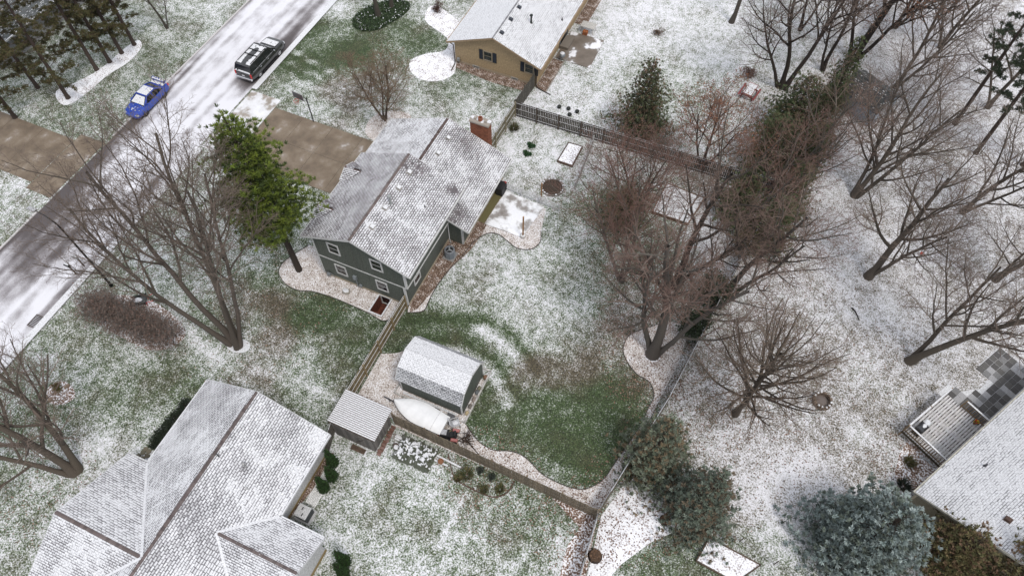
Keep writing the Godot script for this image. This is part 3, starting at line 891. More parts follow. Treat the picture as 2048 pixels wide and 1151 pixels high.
func flue(house: Node, p: Vector3, r: float, h: float, c: Color, hat := true) -> void:
	var mb := MB.new()
	mb.col = c
	mb.lathe(p, PackedVector2Array([Vector2(r * 1.6, -0.05), Vector2(r * 1.5, 0.06), Vector2(r, 0.1), Vector2(r, h), Vector2(0, h)]), 10)
	if hat: mb.lathe(p, PackedVector2Array([Vector2(r * 1.1, h + 0.02), Vector2(r * 1.9, h + 0.05), Vector2(r * 1.7, h + 0.14), Vector2(0, h + 0.2)]), 10)
	obj("flue_pipe", mb, M.metal, house)

func gable_wall(mb: MB, z: float, zo: float, x0: float, x1: float, y0: float, ye: float, xr: float, yr: float, hx0: float, hx1: float) -> void:   # the triangle over a wall: from eave height at hx0, hx1 to the ridge
	mb.tri_to(Vector3(hx0, ye, z), Vector3(hx1, ye, z), Vector3(xr, yr, z), Vector3(0, 0, zo))

func siding(mb: MB, a: Vector3, b: Vector3, h: float, out: Vector3, c: Color, step := 0.2) -> void:   # upright grooved boards between a and b
	var d := (b - a)
	var l := d.length()
	d /= l
	var m := maxi(int(l / step), 1)
	for i in m:
		var p := a + d * (l * (i + 0.5) / m)
		mb.col = c * rng.randf_range(0.93, 1.07)
		mb.box(p + Vector3.UP * (h * 0.5) + out * 0.008, Vector3(l / m - 0.022, h, 0.016), Basis(d, Vector3.UP, d.cross(Vector3.UP)))

func green_house() -> void:
	var at := Vector3(-23.0, 0, -30.7)
	var hs := thing("green_house", "green sided two storey house with a lower wing and a brick chimney", "house", at)
	var green := Color(0.115, 0.13, 0.112)
	var white := Color(0.72, 0.72, 0.72)
	# walls
	var w := MB.new()
	w.col = green * 0.8
	w.box2(Vector3(-26.86, -0.1, -23.24), Vector3(-19.24, 2.74, -31.9))
	w.box2(Vector3(-26.86, 2.74, -23.24), Vector3(-19.0, 5.25, -31.9))
	for z in [[-23.24, 1.0], [-31.9, -1.0]]:
		w.tri_to(Vector3(-26.86, 5.25, z[0]), Vector3(-19.0, 5.25, z[0]), Vector3(-23.0, 6.9, z[0]), Vector3(0, 0, z[1]))
	obj("wall", w, M.paint, hs)
	var gr := MB.new()
	var x := -26.76
	while x < -19.1:      # grooved boards of the upper gable, cut to the slope
		var top := 6.86 - 0.42 * absf(x + 23.0)
		gr.col = green * rng.randf_range(0.92, 1.08)
		gr.box2(Vector3(x - 0.085, 2.78, -23.235), Vector3(x + 0.085, top, -23.215))
		x += 0.195
	siding(gr, Vector3(-18.995, 2.78, -23.3), Vector3(-18.995, 2.78, -31.8), 2.3, Vector3.RIGHT, green)
	siding(gr, Vector3(-26.78, 0.3, -23.225), Vector3(-19.5, 0.3, -23.225), 2.36, Vector3.BACK, green, 1.22)
	siding(gr, Vector3(-19.225, 0.3, -23.4), Vector3(-19.225, 0.3, -30.2), 2.3, Vector3.RIGHT, green, 1.22)
	stuff(obj("siding", gr, M.paint, hs))
	var tr := MB.new()
	tr.col = white
	tr.box2(Vector3(-26.9, 2.66, -23.19), Vector3(-18.95, 2.78, -23.24))
	tr.box2(Vector3(-18.94, 2.66, -23.19), Vector3(-19.0, 2.78, -31.9))
	obj("belt_board", tr, M.paint, hs)
	for q in [[Vector3(-26.88, 0.2, -23.21), 4.9], [Vector3(-19.26, 0.2, -23.205), 2.46], [Vector3(-19.02, 2.78, -23.205), 2.4]]:
		var cb := MB.new()
		cb.col = white
		var p: Vector3 = q[0]
		var h: float = q[1]
		cb.box2(p + Vector3(-0.03 if p.x < -26 else -0.1, 0, -0.035), p + Vector3(0.1 if p.x < -26 else 0.05, h, 0.02))
		cb.box2(p + Vector3(-0.035 if p.x < -26 else 0.02, 0, -0.13), p + Vector3(0.0 if p.x < -26 else 0.055, h, -0.036))
		obj("corner_board", cb, M.paint, hs)
	var fd := MB.new()
	fd.col = Color(0.42, 0.36, 0.27)
	fd.box2(Vector3(-26.9, -0.1, -23.21), Vector3(-19.2, 0.22, -23.26))
	fd.box2(Vector3(-19.2, -0.1, -23.21), Vector3(-19.25, 0.22, -30.4))
	fd.box2(Vector3(-17.86, -0.1, -30.3), Vector3(-17.91, 0.18, -38.2))
	obj("foundation", fd, M.stone, hs)
	for q in [Vector3(-25.01, 4.5, -23.215), Vector3(-21.32, 4.5, -23.215), Vector3(-24.98, 1.65, -23.215), Vector3(-21.31, 1.67, -23.215)]:
		window(hs, q, Vector3.RIGHT, Vector3.BACK, 1.02, 1.3, white)
	window(hs, Vector3(-19.21, 1.62, -24.95), Vector3.FORWARD, Vector3.RIGHT, 0.98, 0.86, white, 0)
	window(hs, Vector3(-18.98, 4.4, -26.0), Vector3.FORWARD, Vector3.RIGHT, 0.9, 0.9, white)
	window(hs, Vector3(-18.98, 4.4, -29.6), Vector3.FORWARD, Vector3.RIGHT, 0.9, 0.9, white)
	var sb := MB.new()
	sb.col = white
	sb.box2(Vector3(-19.2, 2.28, -27.8), Vector3(-19.15, 2.4, -29.0))
	obj("vent_board", sb, M.paint, hs)
	# basement window in its well
	window(hs, Vector3(-21.3, -0.45, -23.21), Vector3.RIGHT, Vector3.BACK, 0.95, 1.2, white, 0, "basement_window")
	var well := MB.new()
	well.col = Color(0.16, 0.045, 0.025)
	well.box2(Vector3(-21.88, -1.35, -23.2), Vector3(-21.80, 0.12, -21.46))
	well.box2(Vector3(-20.74, -1.35, -23.2), Vector3(-20.66, 0.12, -21.46))
	well.box2(Vector3(-21.80, -1.35, -21.54), Vector3(-20.74, 0.12, -21.46))
	well.box2(Vector3(-21.80, -1.35, -23.3), Vector3(-20.74, -1.3, -21.5))
	well.col = Color(0.1, 0.1, 0.1)
	well.box2(Vector3(-21.80, -1.35, -23.26), Vector3(-20.74, 0.0, -23.22))
	var wl := obj("window_well", well, M.wood, hs)
	wl.set_meta("label", "red brown timber lined window well with snow on its rim")
	var st := MB.new()
	for i in 3:
		st.col = Color(0.2, 0.07, 0.05)
		st.box2(Vector3(-21.80, -0.95 + i * 0.3, -21.54 - 0.2 * (3 - i)), Vector3(-20.74, -0.9 + i * 0.3, -21.54 - 0.2 * (2 - i)))
	obj("step", st, M.wood, wl)
	var ws := MB.new()
	ws.box2(Vector3(-21.9, 0.12, -23.2), Vector3(-21.78, 0.15, -21.44))
	ws.box2(Vector3(-20.76, 0.12, -23.2), Vector3(-20.64, 0.15, -21.44))
	ws.box2(Vector3(-21.78, 0.12, -21.56), Vector3(-20.76, 0.15, -21.44))
	obj("snow", ws, M.snow, wl)
	# meters on the gable wall
	var me := MB.new()
	me.col = Color(0.32, 0.35, 0.37)
	me.chamfer(Vector3(-23.75, 1.45, -23.12), Vector3(0.3, 0.5, 0.18), 0.03)
	me.lathe(Vector3(-23.75, 1.45, -23.03), PackedVector2Array([Vector2(0.11, 0), Vector2(0.11, 0.07), Vector2(0, 0.1)]), 12, Basis(Vector3.RIGHT, Vector3.BACK, Vector3.DOWN))
	me.box(Vector3(-23.72, 0.7, -23.15), Vector3(0.07, 1.2, 0.07))
	me.chamfer(Vector3(-23.4, 0.5, -23.13), Vector3(0.22, 0.3, 0.12), 0.02)
	obj("electric_meter", me, M.metal, hs)
	var gm := MB.new()
	gm.col = Color(0.3, 0.32, 0.34)
	gm.chamfer(Vector3(-26.3, 0.5, -23.05), Vector3(0.28, 0.3, 0.2), 0.04)
	gm.tube(PackedVector3Array([Vector3(-26.55, 0.02, -23.1), Vector3(-26.55, 0.62, -23.1), Vector3(-26.3, 0.68, -23.08), Vector3(-26.05, 0.6, -23.1), Vector3(-25.9, 0.1, -23.2)]), PackedFloat32Array([0.025, 0.025, 0.025, 0.025, 0.025]), 6)
	obj("gas_meter", gm, M.metal, hs)
	# main roof
	var brown := Color(0.19, 0.172, 0.182)
	var rf := Roof.new()
	var yr := 7.0
	var ye := 7.0 - 0.42 * 4.6
	var sn := func(p: Vector3) -> float:
		var v := 0.8 + noise.get_noise_2d(p.x * 1.6, p.z * 1.2) * 0.45
		if p.x < -23.0: v -= 0.08 + 0.1 * smoothstep(-26.0, -27.6, p.x)
		else:
			v += 0.1 * smoothstep(-22.5, -19.5, p.x)
			for q in [Vector2(-22.2, -24.9), Vector2(-22.2, -26.8), Vector2(-22.2, -28.9), Vector2(-20.1, -28.6)]:
				v += 0.8 * exp(-(Vector2(p.x + 0.15, p.z).distance_squared_to(q)) / 0.16)
			v -= 1.1 * exp(-(Vector2(p.x, p.z).distance_squared_to(Vector2(-18.95, -31.25))) / 0.22)
			v -= 0.35 * exp(-(Vector2(p.x, p.z).distance_squared_to(Vector2(-22.0, -31.2))) / 1.6)
		return v
	roof_face(rf, [Vector3(-18.4, ye, -22.95), Vector3(-18.4, ye, -32.05), Vector3(-23.0, yr, -32.05), Vector3(-23.0, yr, -22.95)], brown, sn, 0.17, 0.25)
	roof_face(rf, [Vector3(-27.6, ye, -22.95), Vector3(-27.6, ye, -32.05), Vector3(-23.0, yr, -32.05), Vector3(-23.0, yr, -22.95)], brown, sn, 0.17, 0.25)
	ridge_caps(rf, Vector3(-23.0, yr, -22.97), Vector3(-23.0, yr, -32.05), Vector3(0.92, -0.39, 0), Vector3(-0.92, -0.39, 0), Color(0.17, 0.135, 0.128), 0.13)
	rf.trim.col = white
	for s in [-1.0, 1.0]:
		var xe: float = -23.0 + s * 4.6
		for z in [-22.95, -32.05]:
			rf.trim.bar(Vector3(xe + s * 0.01, ye - 0.09, z), Vector3(-23.0, yr - 0.09, z), 0.05, 0.17)
		rf.trim.box2(Vector3(xe, ye - 0.2, -22.95), Vector3(xe + s * 0.1, ye - 0.03, -32.05))
	finish_roof(rf, hs, "upper_roof")
	# two little gables on the street side
	for z in [-25.7, -29.85]:
		var lg := Roof.new()
		var hi := 5.62
		for s in [-1.0, 1.0]:
			roof_face(lg, [Vector3(-27.75, ye + 0.02, z + s * 1.0), Vector3(-27.2, ye + 0.1, z + s * 1.0), Vector3(-26.2, hi, z), Vector3(-27.75, hi, z)], brown, func(_p: Vector3) -> float: return 0.8 if s > 0.0 else 0.3)
			lg.trim.col = white
			lg.trim.bar(Vector3(-27.76, ye - 0.04, z + s * 1.02), Vector3(-27.76, hi - 0.04, z), 0.05, 0.13)
		ridge_caps(lg, Vector3(-27.75, hi, z), Vector3(-26.3, hi, z), Vector3(0, -0.5, 0.86), Vector3(0, -0.5, -0.86), Color(0.135, 0.092, 0.085), 0.14)
		var gw := MB.new()
		gw.col = green
		gw.tri_to(Vector3(-27.7, ye - 0.1, z - 0.95), Vector3(-27.7, ye - 0.1, z + 0.95), Vector3(-27.7, hi - 0.08, z), Vector3.LEFT)
		var r := finish_roof(lg, hs, "small_gable")
		obj("gable_panel", gw, M.paint, r)
	# lower wing
	var lw := MB.new()
	lw.col = green
	lw.box2(Vector3(-28.1, -0.1, -30.3), Vector3(-17.9, 2.55, -38.15))
	for z in [[-30.31, 1.0], [-38.15, -1.0]]:
		lw.tri_to(Vector3(-28.1, 2.55, z[0]), Vector3(-17.9, 2.55, z[0]), Vector3(-23.0, 4.7, z[0]), Vector3(0, 0, z[1]))
	siding(lw, Vector3(-17.895, 0.2, -30.4), Vector3(-17.895, 0.2, -38.1), 2.2, Vector3.RIGHT, green)
	siding(lw, Vector3(-19.1, 0.2, -30.295), Vector3(-17.95, 0.2, -30.295), 2.2, Vector3.BACK, green)
	obj("wing_wall", lw, M.paint, hs)
	var cb2 := MB.new()
	cb2.col = white
	cb2.box2(Vector3(-17.99, 0.1, -30.26), Vector3(-17.85, 2.6, -30.3))
	cb2.box2(Vector3(-17.85, 0.1, -30.262), Vector3(-17.88, 2.6, -30.4))
	obj("corner_board", cb2, M.paint, hs)
	window(hs, Vector3(-17.87, 1.25, -34.6), Vector3.FORWARD, Vector3.RIGHT, 1.7, 1.9, white, 0, "patio_window")
	window(hs, Vector3(-17.87, 1.25, -36.6), Vector3.FORWARD, Vector3.RIGHT, 1.7, 1.9, white, 0, "patio_window")
	window(hs, Vector3(-17.87, 1.5, -32.6), Vector3.FORWARD, Vector3.RIGHT, 0.9, 1.1, white)
	var ln := Roof.new()
	var y2 := 5.02
	var e2 := 5.02 - 0.42 * 5.82
	var sn2 := func(p: Vector3) -> float:
		var v := 1.05 + noise.get_noise_2d(p.x * 1.3 + 40.0, p.z * 1.3) * 0.5
		if p.x > -23.0:
			v -= 0.55 * exp(-Vector2(p.x, p.z).distance_squared_to(Vector2(-21.0, -37.0)) / 2.2)
			v -= 0.3 * smoothstep(-32.6, -30.5, p.z)
			v -= 0.4 * exp(-(Vector2(p.x, p.z).distance_squared_to(Vector2(-18.3, -31.0))) / 0.5)
			v -= 0.3 * exp(-pow(p.x + 18.7, 2) / 0.3) * smoothstep(-33.0, -31.0, p.z)
		else: v += 0.08
		return v
	roof_face(ln, [Vector3(-17.18, e2, -29.95), Vector3(-17.18, e2, -38.4), Vector3(-19.0, e2 + 0.42 * 1.82, -38.4), Vector3(-19.0, e2 + 0.42 * 1.82, -29.95)], brown, sn2, 0.17, 0.25)
	roof_face(ln, [Vector3(-19.0, e2 + 0.42 * 1.82, -31.88), Vector3(-19.0, e2 + 0.42 * 1.82, -38.4), Vector3(-23.0, y2, -38.4), Vector3(-23.0, y2, -31.88)], brown, sn2, 0.17, 0.25)
	roof_face(ln, [Vector3(-28.82, e2, -31.88), Vector3(-28.82, e2, -38.4), Vector3(-23.0, y2, -38.4), Vector3(-23.0, y2, -31.88)], brown, sn2, 0.17, 0.25)
	ridge_caps(ln, Vector3(-23.0, y2, -31.95), Vector3(-23.0, y2, -38.38), Vector3(0.92, -0.39, 0), Vector3(-0.92, -0.39, 0), Color(0.11, 0.075, 0.068), 0.13)
	ln.trim.col = white
	ln.trim.bar(Vector3(-17.16, e2 - 0.09, -29.93), Vector3(-19.0, e2 + 0.42 * 1.82 - 0.09, -29.93), 0.05, 0.17)
	for s in [-1.0, 1.0]:
		ln.trim.bar(Vector3(-23.0 + s * 5.83, e2 - 0.09, -38.42), Vector3(-23.0, y2 - 0.09, -38.42), 0.05, 0.17)
	ln.trim.box2(Vector3(-17.18, e2 - 0.17, -29.93), Vector3(-17.07, e2 - 0.02, -38.42))
	ln.trim.box2(Vector3(-28.82, e2 - 0.17, -31.9), Vector3(-28.93, e2 - 0.02, -38.42))
	finish_roof(ln, hs, "wing_roof")
	var ds := MB.new()
	ds.col = white
	ds.tube(PackedVector3Array([Vector3(-18.4, 4.95, -31.9), Vector3(-18.42, 4.8, -31.8), Vector3(-18.93, 4.4, -31.7), Vector3(-18.93, 3.75, -31.7), Vector3(-18.6, 3.55, -31.6)]), PackedFloat32Array([0.045, 0.045, 0.045, 0.045, 0.045]), 6)
	ds.tube(PackedVector3Array([Vector3(-19.12, 2.6, -30.2), Vector3(-19.12, 0.3, -30.2), Vector3(-18.9, 0.12, -30.0)]), PackedFloat32Array([0.045, 0.045, 0.045]), 6)
	obj("downspout", ds, M.paint, hs)
	# ventilators and flue
	var up := Vector3(0.387, 0.922, 0)
	for z in [-30.57, -28.9, -26.8, -24.87]: vent(hs, Vector3(-22.24, 6.69, z), Color(0.42, 0.4, 0.38), up)
	for z in [-36.65, -34.8]: vent(hs, Vector3(-22.13, 4.66, z), Color(0.36, 0.34, 0.32), up)
	flue(hs, Vector3(-22.1, 6.62, -27.4), 0.075, 0.75, Color(0.4, 0.42, 0.42))
	flue(hs, Vector3(-20.9, 6.12, -31.3), 0.05, 0.2, Color(0.35, 0.35, 0.35), false)
	flue(hs, Vector3(-20.0, 5.74, -28.7), 0.05, 0.25, Color(0.2, 0.2, 0.2), false)
	# chimney: courses of brick with open joints, a concrete crown, a clay pot and two capped flues
	var ch := MB.new()
	ch.col = Color(0.26, 0.2, 0.17)
	ch.box2(Vector3(-20.93, 0, -38.5), Vector3(-19.33, 5.42, -39.08))
	var chimney := obj("chimney", ch, M.stone, hs)
	var br := MB.new()
	var y := 1.9
	var row := 0
	while y < 5.4:
		for face in [[Vector3(-20.96, 0, -38.47), Vector3.RIGHT, 1.66, Vector3.BACK], [Vector3(-19.3, 0, -38.47), Vector3.FORWARD, 0.64, Vector3.RIGHT], [Vector3(-20.96, 0, -39.11), Vector3.BACK, 0.64, Vector3.LEFT]]:
			var s := -0.105 if row % 2 else 0.0
			var len: float = face[2]
			while s < len:
				var a := maxf(s, 0.0)
				var b := minf(s + 0.2, len)
				s += 0.21
				if b - a < 0.03: continue
				br.col = Color(0.24, 0.085, 0.045) * rng.randf_range(0.7, 1.35)
				var p: Vector3 = face[0] + face[1] * ((a + b) * 0.5) + Vector3(0, y + 0.032, 0) - face[3] * 0.02
				br.box(p, Vector3(b - a, 0.064, 0.05), Basis(face[1], Vector3.UP, face[1].cross(Vector3.UP)))
		y += 0.075
		row += 1
	stuff(obj("bricks", br, M.stone, chimney))
	var cr := MB.new()
	cr.col = Color(0.36, 0.32, 0.28)
	cr.chamfer(Vector3(-20.13, 5.5, -38.79), Vector3(1.82, 0.2, 0.8), 0.06)
	for xx in [-20.6, -19.65]: cr.chamfer(Vector3(xx, 5.66, -38.79), Vector3(0.24, 0.12, 0.24), 0.03)
	obj("crown", cr, M.stone, chimney)
	var pot := MB.new()
	pot.col = Color(0.3, 0.11, 0.06)
	pot.lathe(Vector3(-20.13, 5.58, -38.79), PackedVector2Array([Vector2(0.2, 0), Vector2(0.17, 0.26), Vector2(0.19, 0.28), Vector2(0.19, 0.32), Vector2(0.13, 0.32), Vector2(0.12, 0.1), Vector2(0, 0.1)]), 12)
	obj("chimney_pot", pot, M.stone, chimney)
	var cs := MB.new()
	for q in [[-20.75, 0.3], [-20.36, 0.15], [-19.9, 0.16], [-19.42, 0.24]]: cs.blob(Vector3(q[0], 5.6, -38.79 + rng.randf_range(-0.12, 0.12)), Vector3(q[1], 0.03, 0.2), 0.2, rng)
	stuff(obj("snow", cs, M.snow, chimney))

func grey_roof_house() -> void:
	var hs := thing("grey_roof_house", "white walled house with a broad grey shingle roof and snowy valleys", "house", Vector3(-23.2, 0, -3))
	var white := Color(0.66, 0.67, 0.68)
	var w := MB.new()
	w.col = white
	w.box2(Vector3(-27.5, -0.1, -10.4), Vector3(-18.75, 2.62, 14.0))
	w.box2(Vector3(-29.1, -0.1, -3.9), Vector3(-27.5, 2.62, 4.8))
	w.box2(Vector3(-18.75, -0.1, -4.75), Vector3(-15.35, 2.62, -0.3))
	w.tri_to(Vector3(-27.5, 2.62, -10.4), Vector3(-18.75, 2.62, -10.4), Vector3(-23.2, 4.95, -10.4), Vector3.FORWARD)
	w.tri_to(Vector3(-29.1, 2.62, -3.9), Vector3(-29.1, 2.62, 4.8), Vector3(-29.1, 4.9, 0.45), Vector3.LEFT)
	w.tri_to(Vector3(-15.35, 2.62, -4.75), Vector3(-15.35, 2.62, -0.3), Vector3(-15.35, 3.75, -2.55), Vector3.RIGHT)
	obj("wall", w, M.paint, hs)
	var fd := MB.new()
	fd.col = Color(0.3, 0.22, 0.1)
	fd.box2(Vector3(-15.33, -0.1, -4.78), Vector3(-15.30, 0.35, -0.3))
	fd.box2(Vector3(-18.73, -0.1, -10.4), Vector3(-18.70, 0.25, -4.75))
	obj("foundation", fd, M.stone, hs)
	var wn := MB.new()
	wn.col = white
	var grey := Color(0.235, 0.228, 0.245)
	var rf := Roof.new()
	var yr := 5.2
	var ye := 2.72
	var sn := func(p: Vector3) -> float:
		var v := 1.08 + noise.get_noise_2d(p.x * 1.1 + 90.0, p.z * 1.1) * 0.5
		if p.x > -23.2:
			v -= 0.5 * exp(-Vector2(p.x, p.z).distance_squared_to(Vector2(-21.9, -2.2)) / 5.0)
			v -= 0.3 * exp(-Vector2(p.x, p.z).distance_squared_to(Vector2(-20.8, -9.6)) / 4.0)
			v -= 0.35 * exp(-Vector2(p.x, p.z).distance_squared_to(Vector2(-21.4, -6.7)) / 0.12)
			v += 0.25 * smoothstep(-20.0, -18.5, p.x)
		else:
			v += 0.02 - 0.25 * exp(-Vector2(p.x, p.z).distance_squared_to(Vector2(-26.5, -9.5)) / 5.0)
		return v
	# main gable, cut by the valleys of the two wings
	roof_face(rf, [Vector3(-28.15, ye, -10.98), Vector3(-28.15, ye, -4.45), Vector3(-23.2, yr, 0.45), Vector3(-23.2, yr, -10.98)], grey, sn, 0.165, 0.31)
	roof_face(rf, [Vector3(-18.29, ye, -10.98), Vector3(-18.29, ye, -5.05), Vector3(-20.75, 3.96, -2.55), Vector3(-23.2, yr, -2.55), Vector3(-23.2, yr, -10.98)], grey, sn, 0.165, 0.31)
	roof_face(rf, [Vector3(-18.29, ye, -0.05), Vector3(-18.29, ye, 14.0), Vector3(-23.2, yr, 14.0), Vector3(-23.2, yr, -2.55), Vector3(-20.75, 3.96, -2.55)], grey, sn, 0.165, 0.31)
	roof_face(rf, [Vector3(-28.15, ye, 5.35), Vector3(-28.15, ye, 14.0), Vector3(-23.2, yr, 14.0), Vector3(-23.2, yr, 0.45)], grey, sn, 0.165, 0.31)
	# west wing
	roof_face(rf, [Vector3(-29.72, ye, -4.45), Vector3(-28.15, ye, -4.45), Vector3(-23.2, yr, 0.45), Vector3(-29.72, yr, 0.45)], grey, func(p: Vector3) -> float: return 1.1 + noise.get_noise_2d(p.x * 1.4, p.z) * 0.3)
	roof_face(rf, [Vector3(-29.72, ye, 5.35), Vector3(-28.15, ye, 5.35), Vector3(-23.2, yr, 0.45), Vector3(-29.72, yr, 0.45)], grey, func(p: Vector3) -> float: return 1.1 + noise.get_noise_2d(p.x * 1.4, p.z + 20.0) * 0.6)
	# east wing
	roof_face(rf, [Vector3(-15.0, ye, -5.05), Vector3(-18.29, ye, -5.05), Vector3(-20.75, 3.96, -2.55), Vector3(-15.0, 3.96, -2.55)], grey, func(p: Vector3) -> float: return 1.1 + noise.get_noise_2d(p.x * 1.4, p.z + 60.0) * 0.5)
	roof_face(rf, [Vector3(-15.0, ye, -0.05), Vector3(-18.29, ye, -0.05), Vector3(-20.75, 3.96, -2.55), Vector3(-15.0, 3.96, -2.55)], grey, func(p: Vector3) -> float: return 1.0 + noise.get_noise_2d(p.x * 1.4, p.z + 80.0) * 0.5)
	var capc := Color(0.15, 0.12, 0.117)
	ridge_caps(rf, Vector3(-23.2, yr, -10.95), Vector3(-23.2, yr, -9.9), Vector3(0.9, -0.43, 0), Vector3(-0.9, -0.43, 0), capc, 0.12)
	ridge_caps(rf, Vector3(-23.2, yr + 0.05, -9.9), Vector3(-23.2, yr + 0.05, -0.9), Vector3(0.9, -0.43, 0), Vector3(-0.9, -0.43, 0), capc * 0.9, 0.14)
	ridge_caps(rf, Vector3(-23.2, yr, -0.9), Vector3(-23.2, yr, 12.0), Vector3(0.9, -0.43, 0), Vector3(-0.9, -0.43, 0), capc, 0.12)
	ridge_caps(rf, Vector3(-29.7, yr, 0.45), Vector3(-23.4, yr, 0.45), Vector3(0, -0.43, 0.9), Vector3(0, -0.43, -0.9), capc, 0.12)
	ridge_caps(rf, Vector3(-15.02, 3.96, -2.55), Vector3(-20.7, 3.96, -2.55), Vector3(0, -0.43, 0.9), Vector3(0, -0.43, -0.9), capc, 0.11)
	rf.trim.col = white
	for s in [-1.0, 1.0]: rf.trim.bar(Vector3(-23.22 + s * 4.95, ye - 0.1, -11.0), Vector3(-23.22, yr - 0.1, -11.0), 0.05, 0.18)
	rf.trim.box2(Vector3(-28.15, ye - 0.17, -11.0), Vector3(-28.27, ye - 0.02, -4.45))
	rf.trim.box2(Vector3(-18.29, ye - 0.17, -11.0), Vector3(-18.17, ye - 0.02, -5.05))
	rf.trim.box2(Vector3(-18.29, ye - 0.17, -5.05), Vector3(-15.0, ye - 0.02, -5.17))
	rf.trim.box2(Vector3(-29.72, ye - 0.17, -4.45), Vector3(-28.15, ye - 0.02, -4.57))
	for s in [[-29.74, -4.45, 0.45, yr], [-29.74, 5.35, 0.45, yr], [-14.98, -5.05, -2.55, 3.96], [-14.98, -0.05, -2.55, 3.96]]:
		rf.trim.bar(Vector3(s[0], ye - 0.1, s[1]), Vector3(s[0], s[3] - 0.1, s[2]), 0.05, 0.18)
	rf.snow.col = Color(0.84, 0.85, 0.885)
	# snow packed in the valleys
	for q in [[Vector3(-28.15, ye, -4.45), Vector3(-23.3, yr, 0.4)], [Vector3(-28.15, ye, 5.35), Vector3(-23.3, yr, 0.5)], [Vector3(-18.29, ye, -5.05), Vector3(-20.75, 3.96, -2.55)], [Vector3(-18.29, ye, -0.05), Vector3(-20.75, 3.96, -2.55)]]:
		rf.snow.bar(q[0] + Vector3(0, 0.03, 0), q[1] + Vector3(0, 0.03, 0), 0.16, 0.05)
	# snow lying in the gutters
	rf.snow.box2(Vector3(-18.27, ye - 0.03, -10.9), Vector3(-18.19, ye + 0.005, -5.2))
	rf.snow.box2(Vector3(-18.2, ye - 0.03, -5.07), Vector3(-15.05, ye + 0.005, -5.15))
	rf.snow.box2(Vector3(-28.17, ye - 0.03, -10.9), Vector3(-28.25, ye + 0.005, -4.5))
	finish_roof(rf, hs)
	flue(hs, Vector3(-21.41, 4.31, -6.65), 0.06, 0.34, Color(0.4, 0.4, 0.4))
	flue(hs, Vector3(-20.64, 3.92, -5.56), 0.05, 0.28, Color(0.6, 0.6, 0.6), false)
	flue(hs, Vector3(-22.93, 5.1, -6.39), 0.035, 0.4, Color(0.05, 0.05, 0.05), false)
	# white heat pump on its pad by the east wall
	var at := Vector3(-17.78, 0, -6.14)
	var ac := thing("air_conditioner", "white box air conditioner on a pad beside the white wall", "air conditioner", at)
	var pad := MB.new()
	pad.col = Color(0.5, 0.5, 0.5)
	pad.chamfer(at + Vector3(0, 0.05, 0), Vector3(1.15, 0.1, 1.05), 0.02)
	obj("pad", pad, M.stone, ac)
	var cs := MB.new()
	cs.col = Color(0.09, 0.1, 0.11)
	cs.chamfer(at + Vector3(0, 0.5, 0), Vector3(0.86, 0.8, 0.82), 0.03)
	var cab := obj("cabinet", cs, M.metal, ac)
	var lou := box_mesh(Vector3(0.02, 0.7, 0.012), M.dark)
	for i in 10: inst("louvre", lou, cab, at + Vector3(0.44, 0.5, -0.36 + i * 0.08))
	var tp := MB.new()
	tp.col = Color(0.7, 0.7, 0.7)
	tp.chamfer(at + Vector3(-0.02, 0.94, 0), Vector3(0.9, 0.08, 0.86), 0.03)
	obj("lid", tp, M.metal, ac)
	var lg := box_mesh(Vector3(0.07, 0.012, 0.2), M.dark)
	inst("handle", lg, ac, at + Vector3(-0.1, 0.985, -0.18))
	inst("handle", lg, ac, at + Vector3(0.08, 0.985, 0.2))
	# striped boards laid along the wall
	var wk := thing("board_walk", "strip of narrow snowy boards laid beside the white wall", "walkway", Vector3(-18.0, 0, -8.2))
	var pm := box_mesh(Vector3(0.065, 0.05, 2.9), M.paint)
	for i in 8:
		inst("board", pm, wk, Vector3(-18.25 + i * 0.1, 0.04, -8.3))

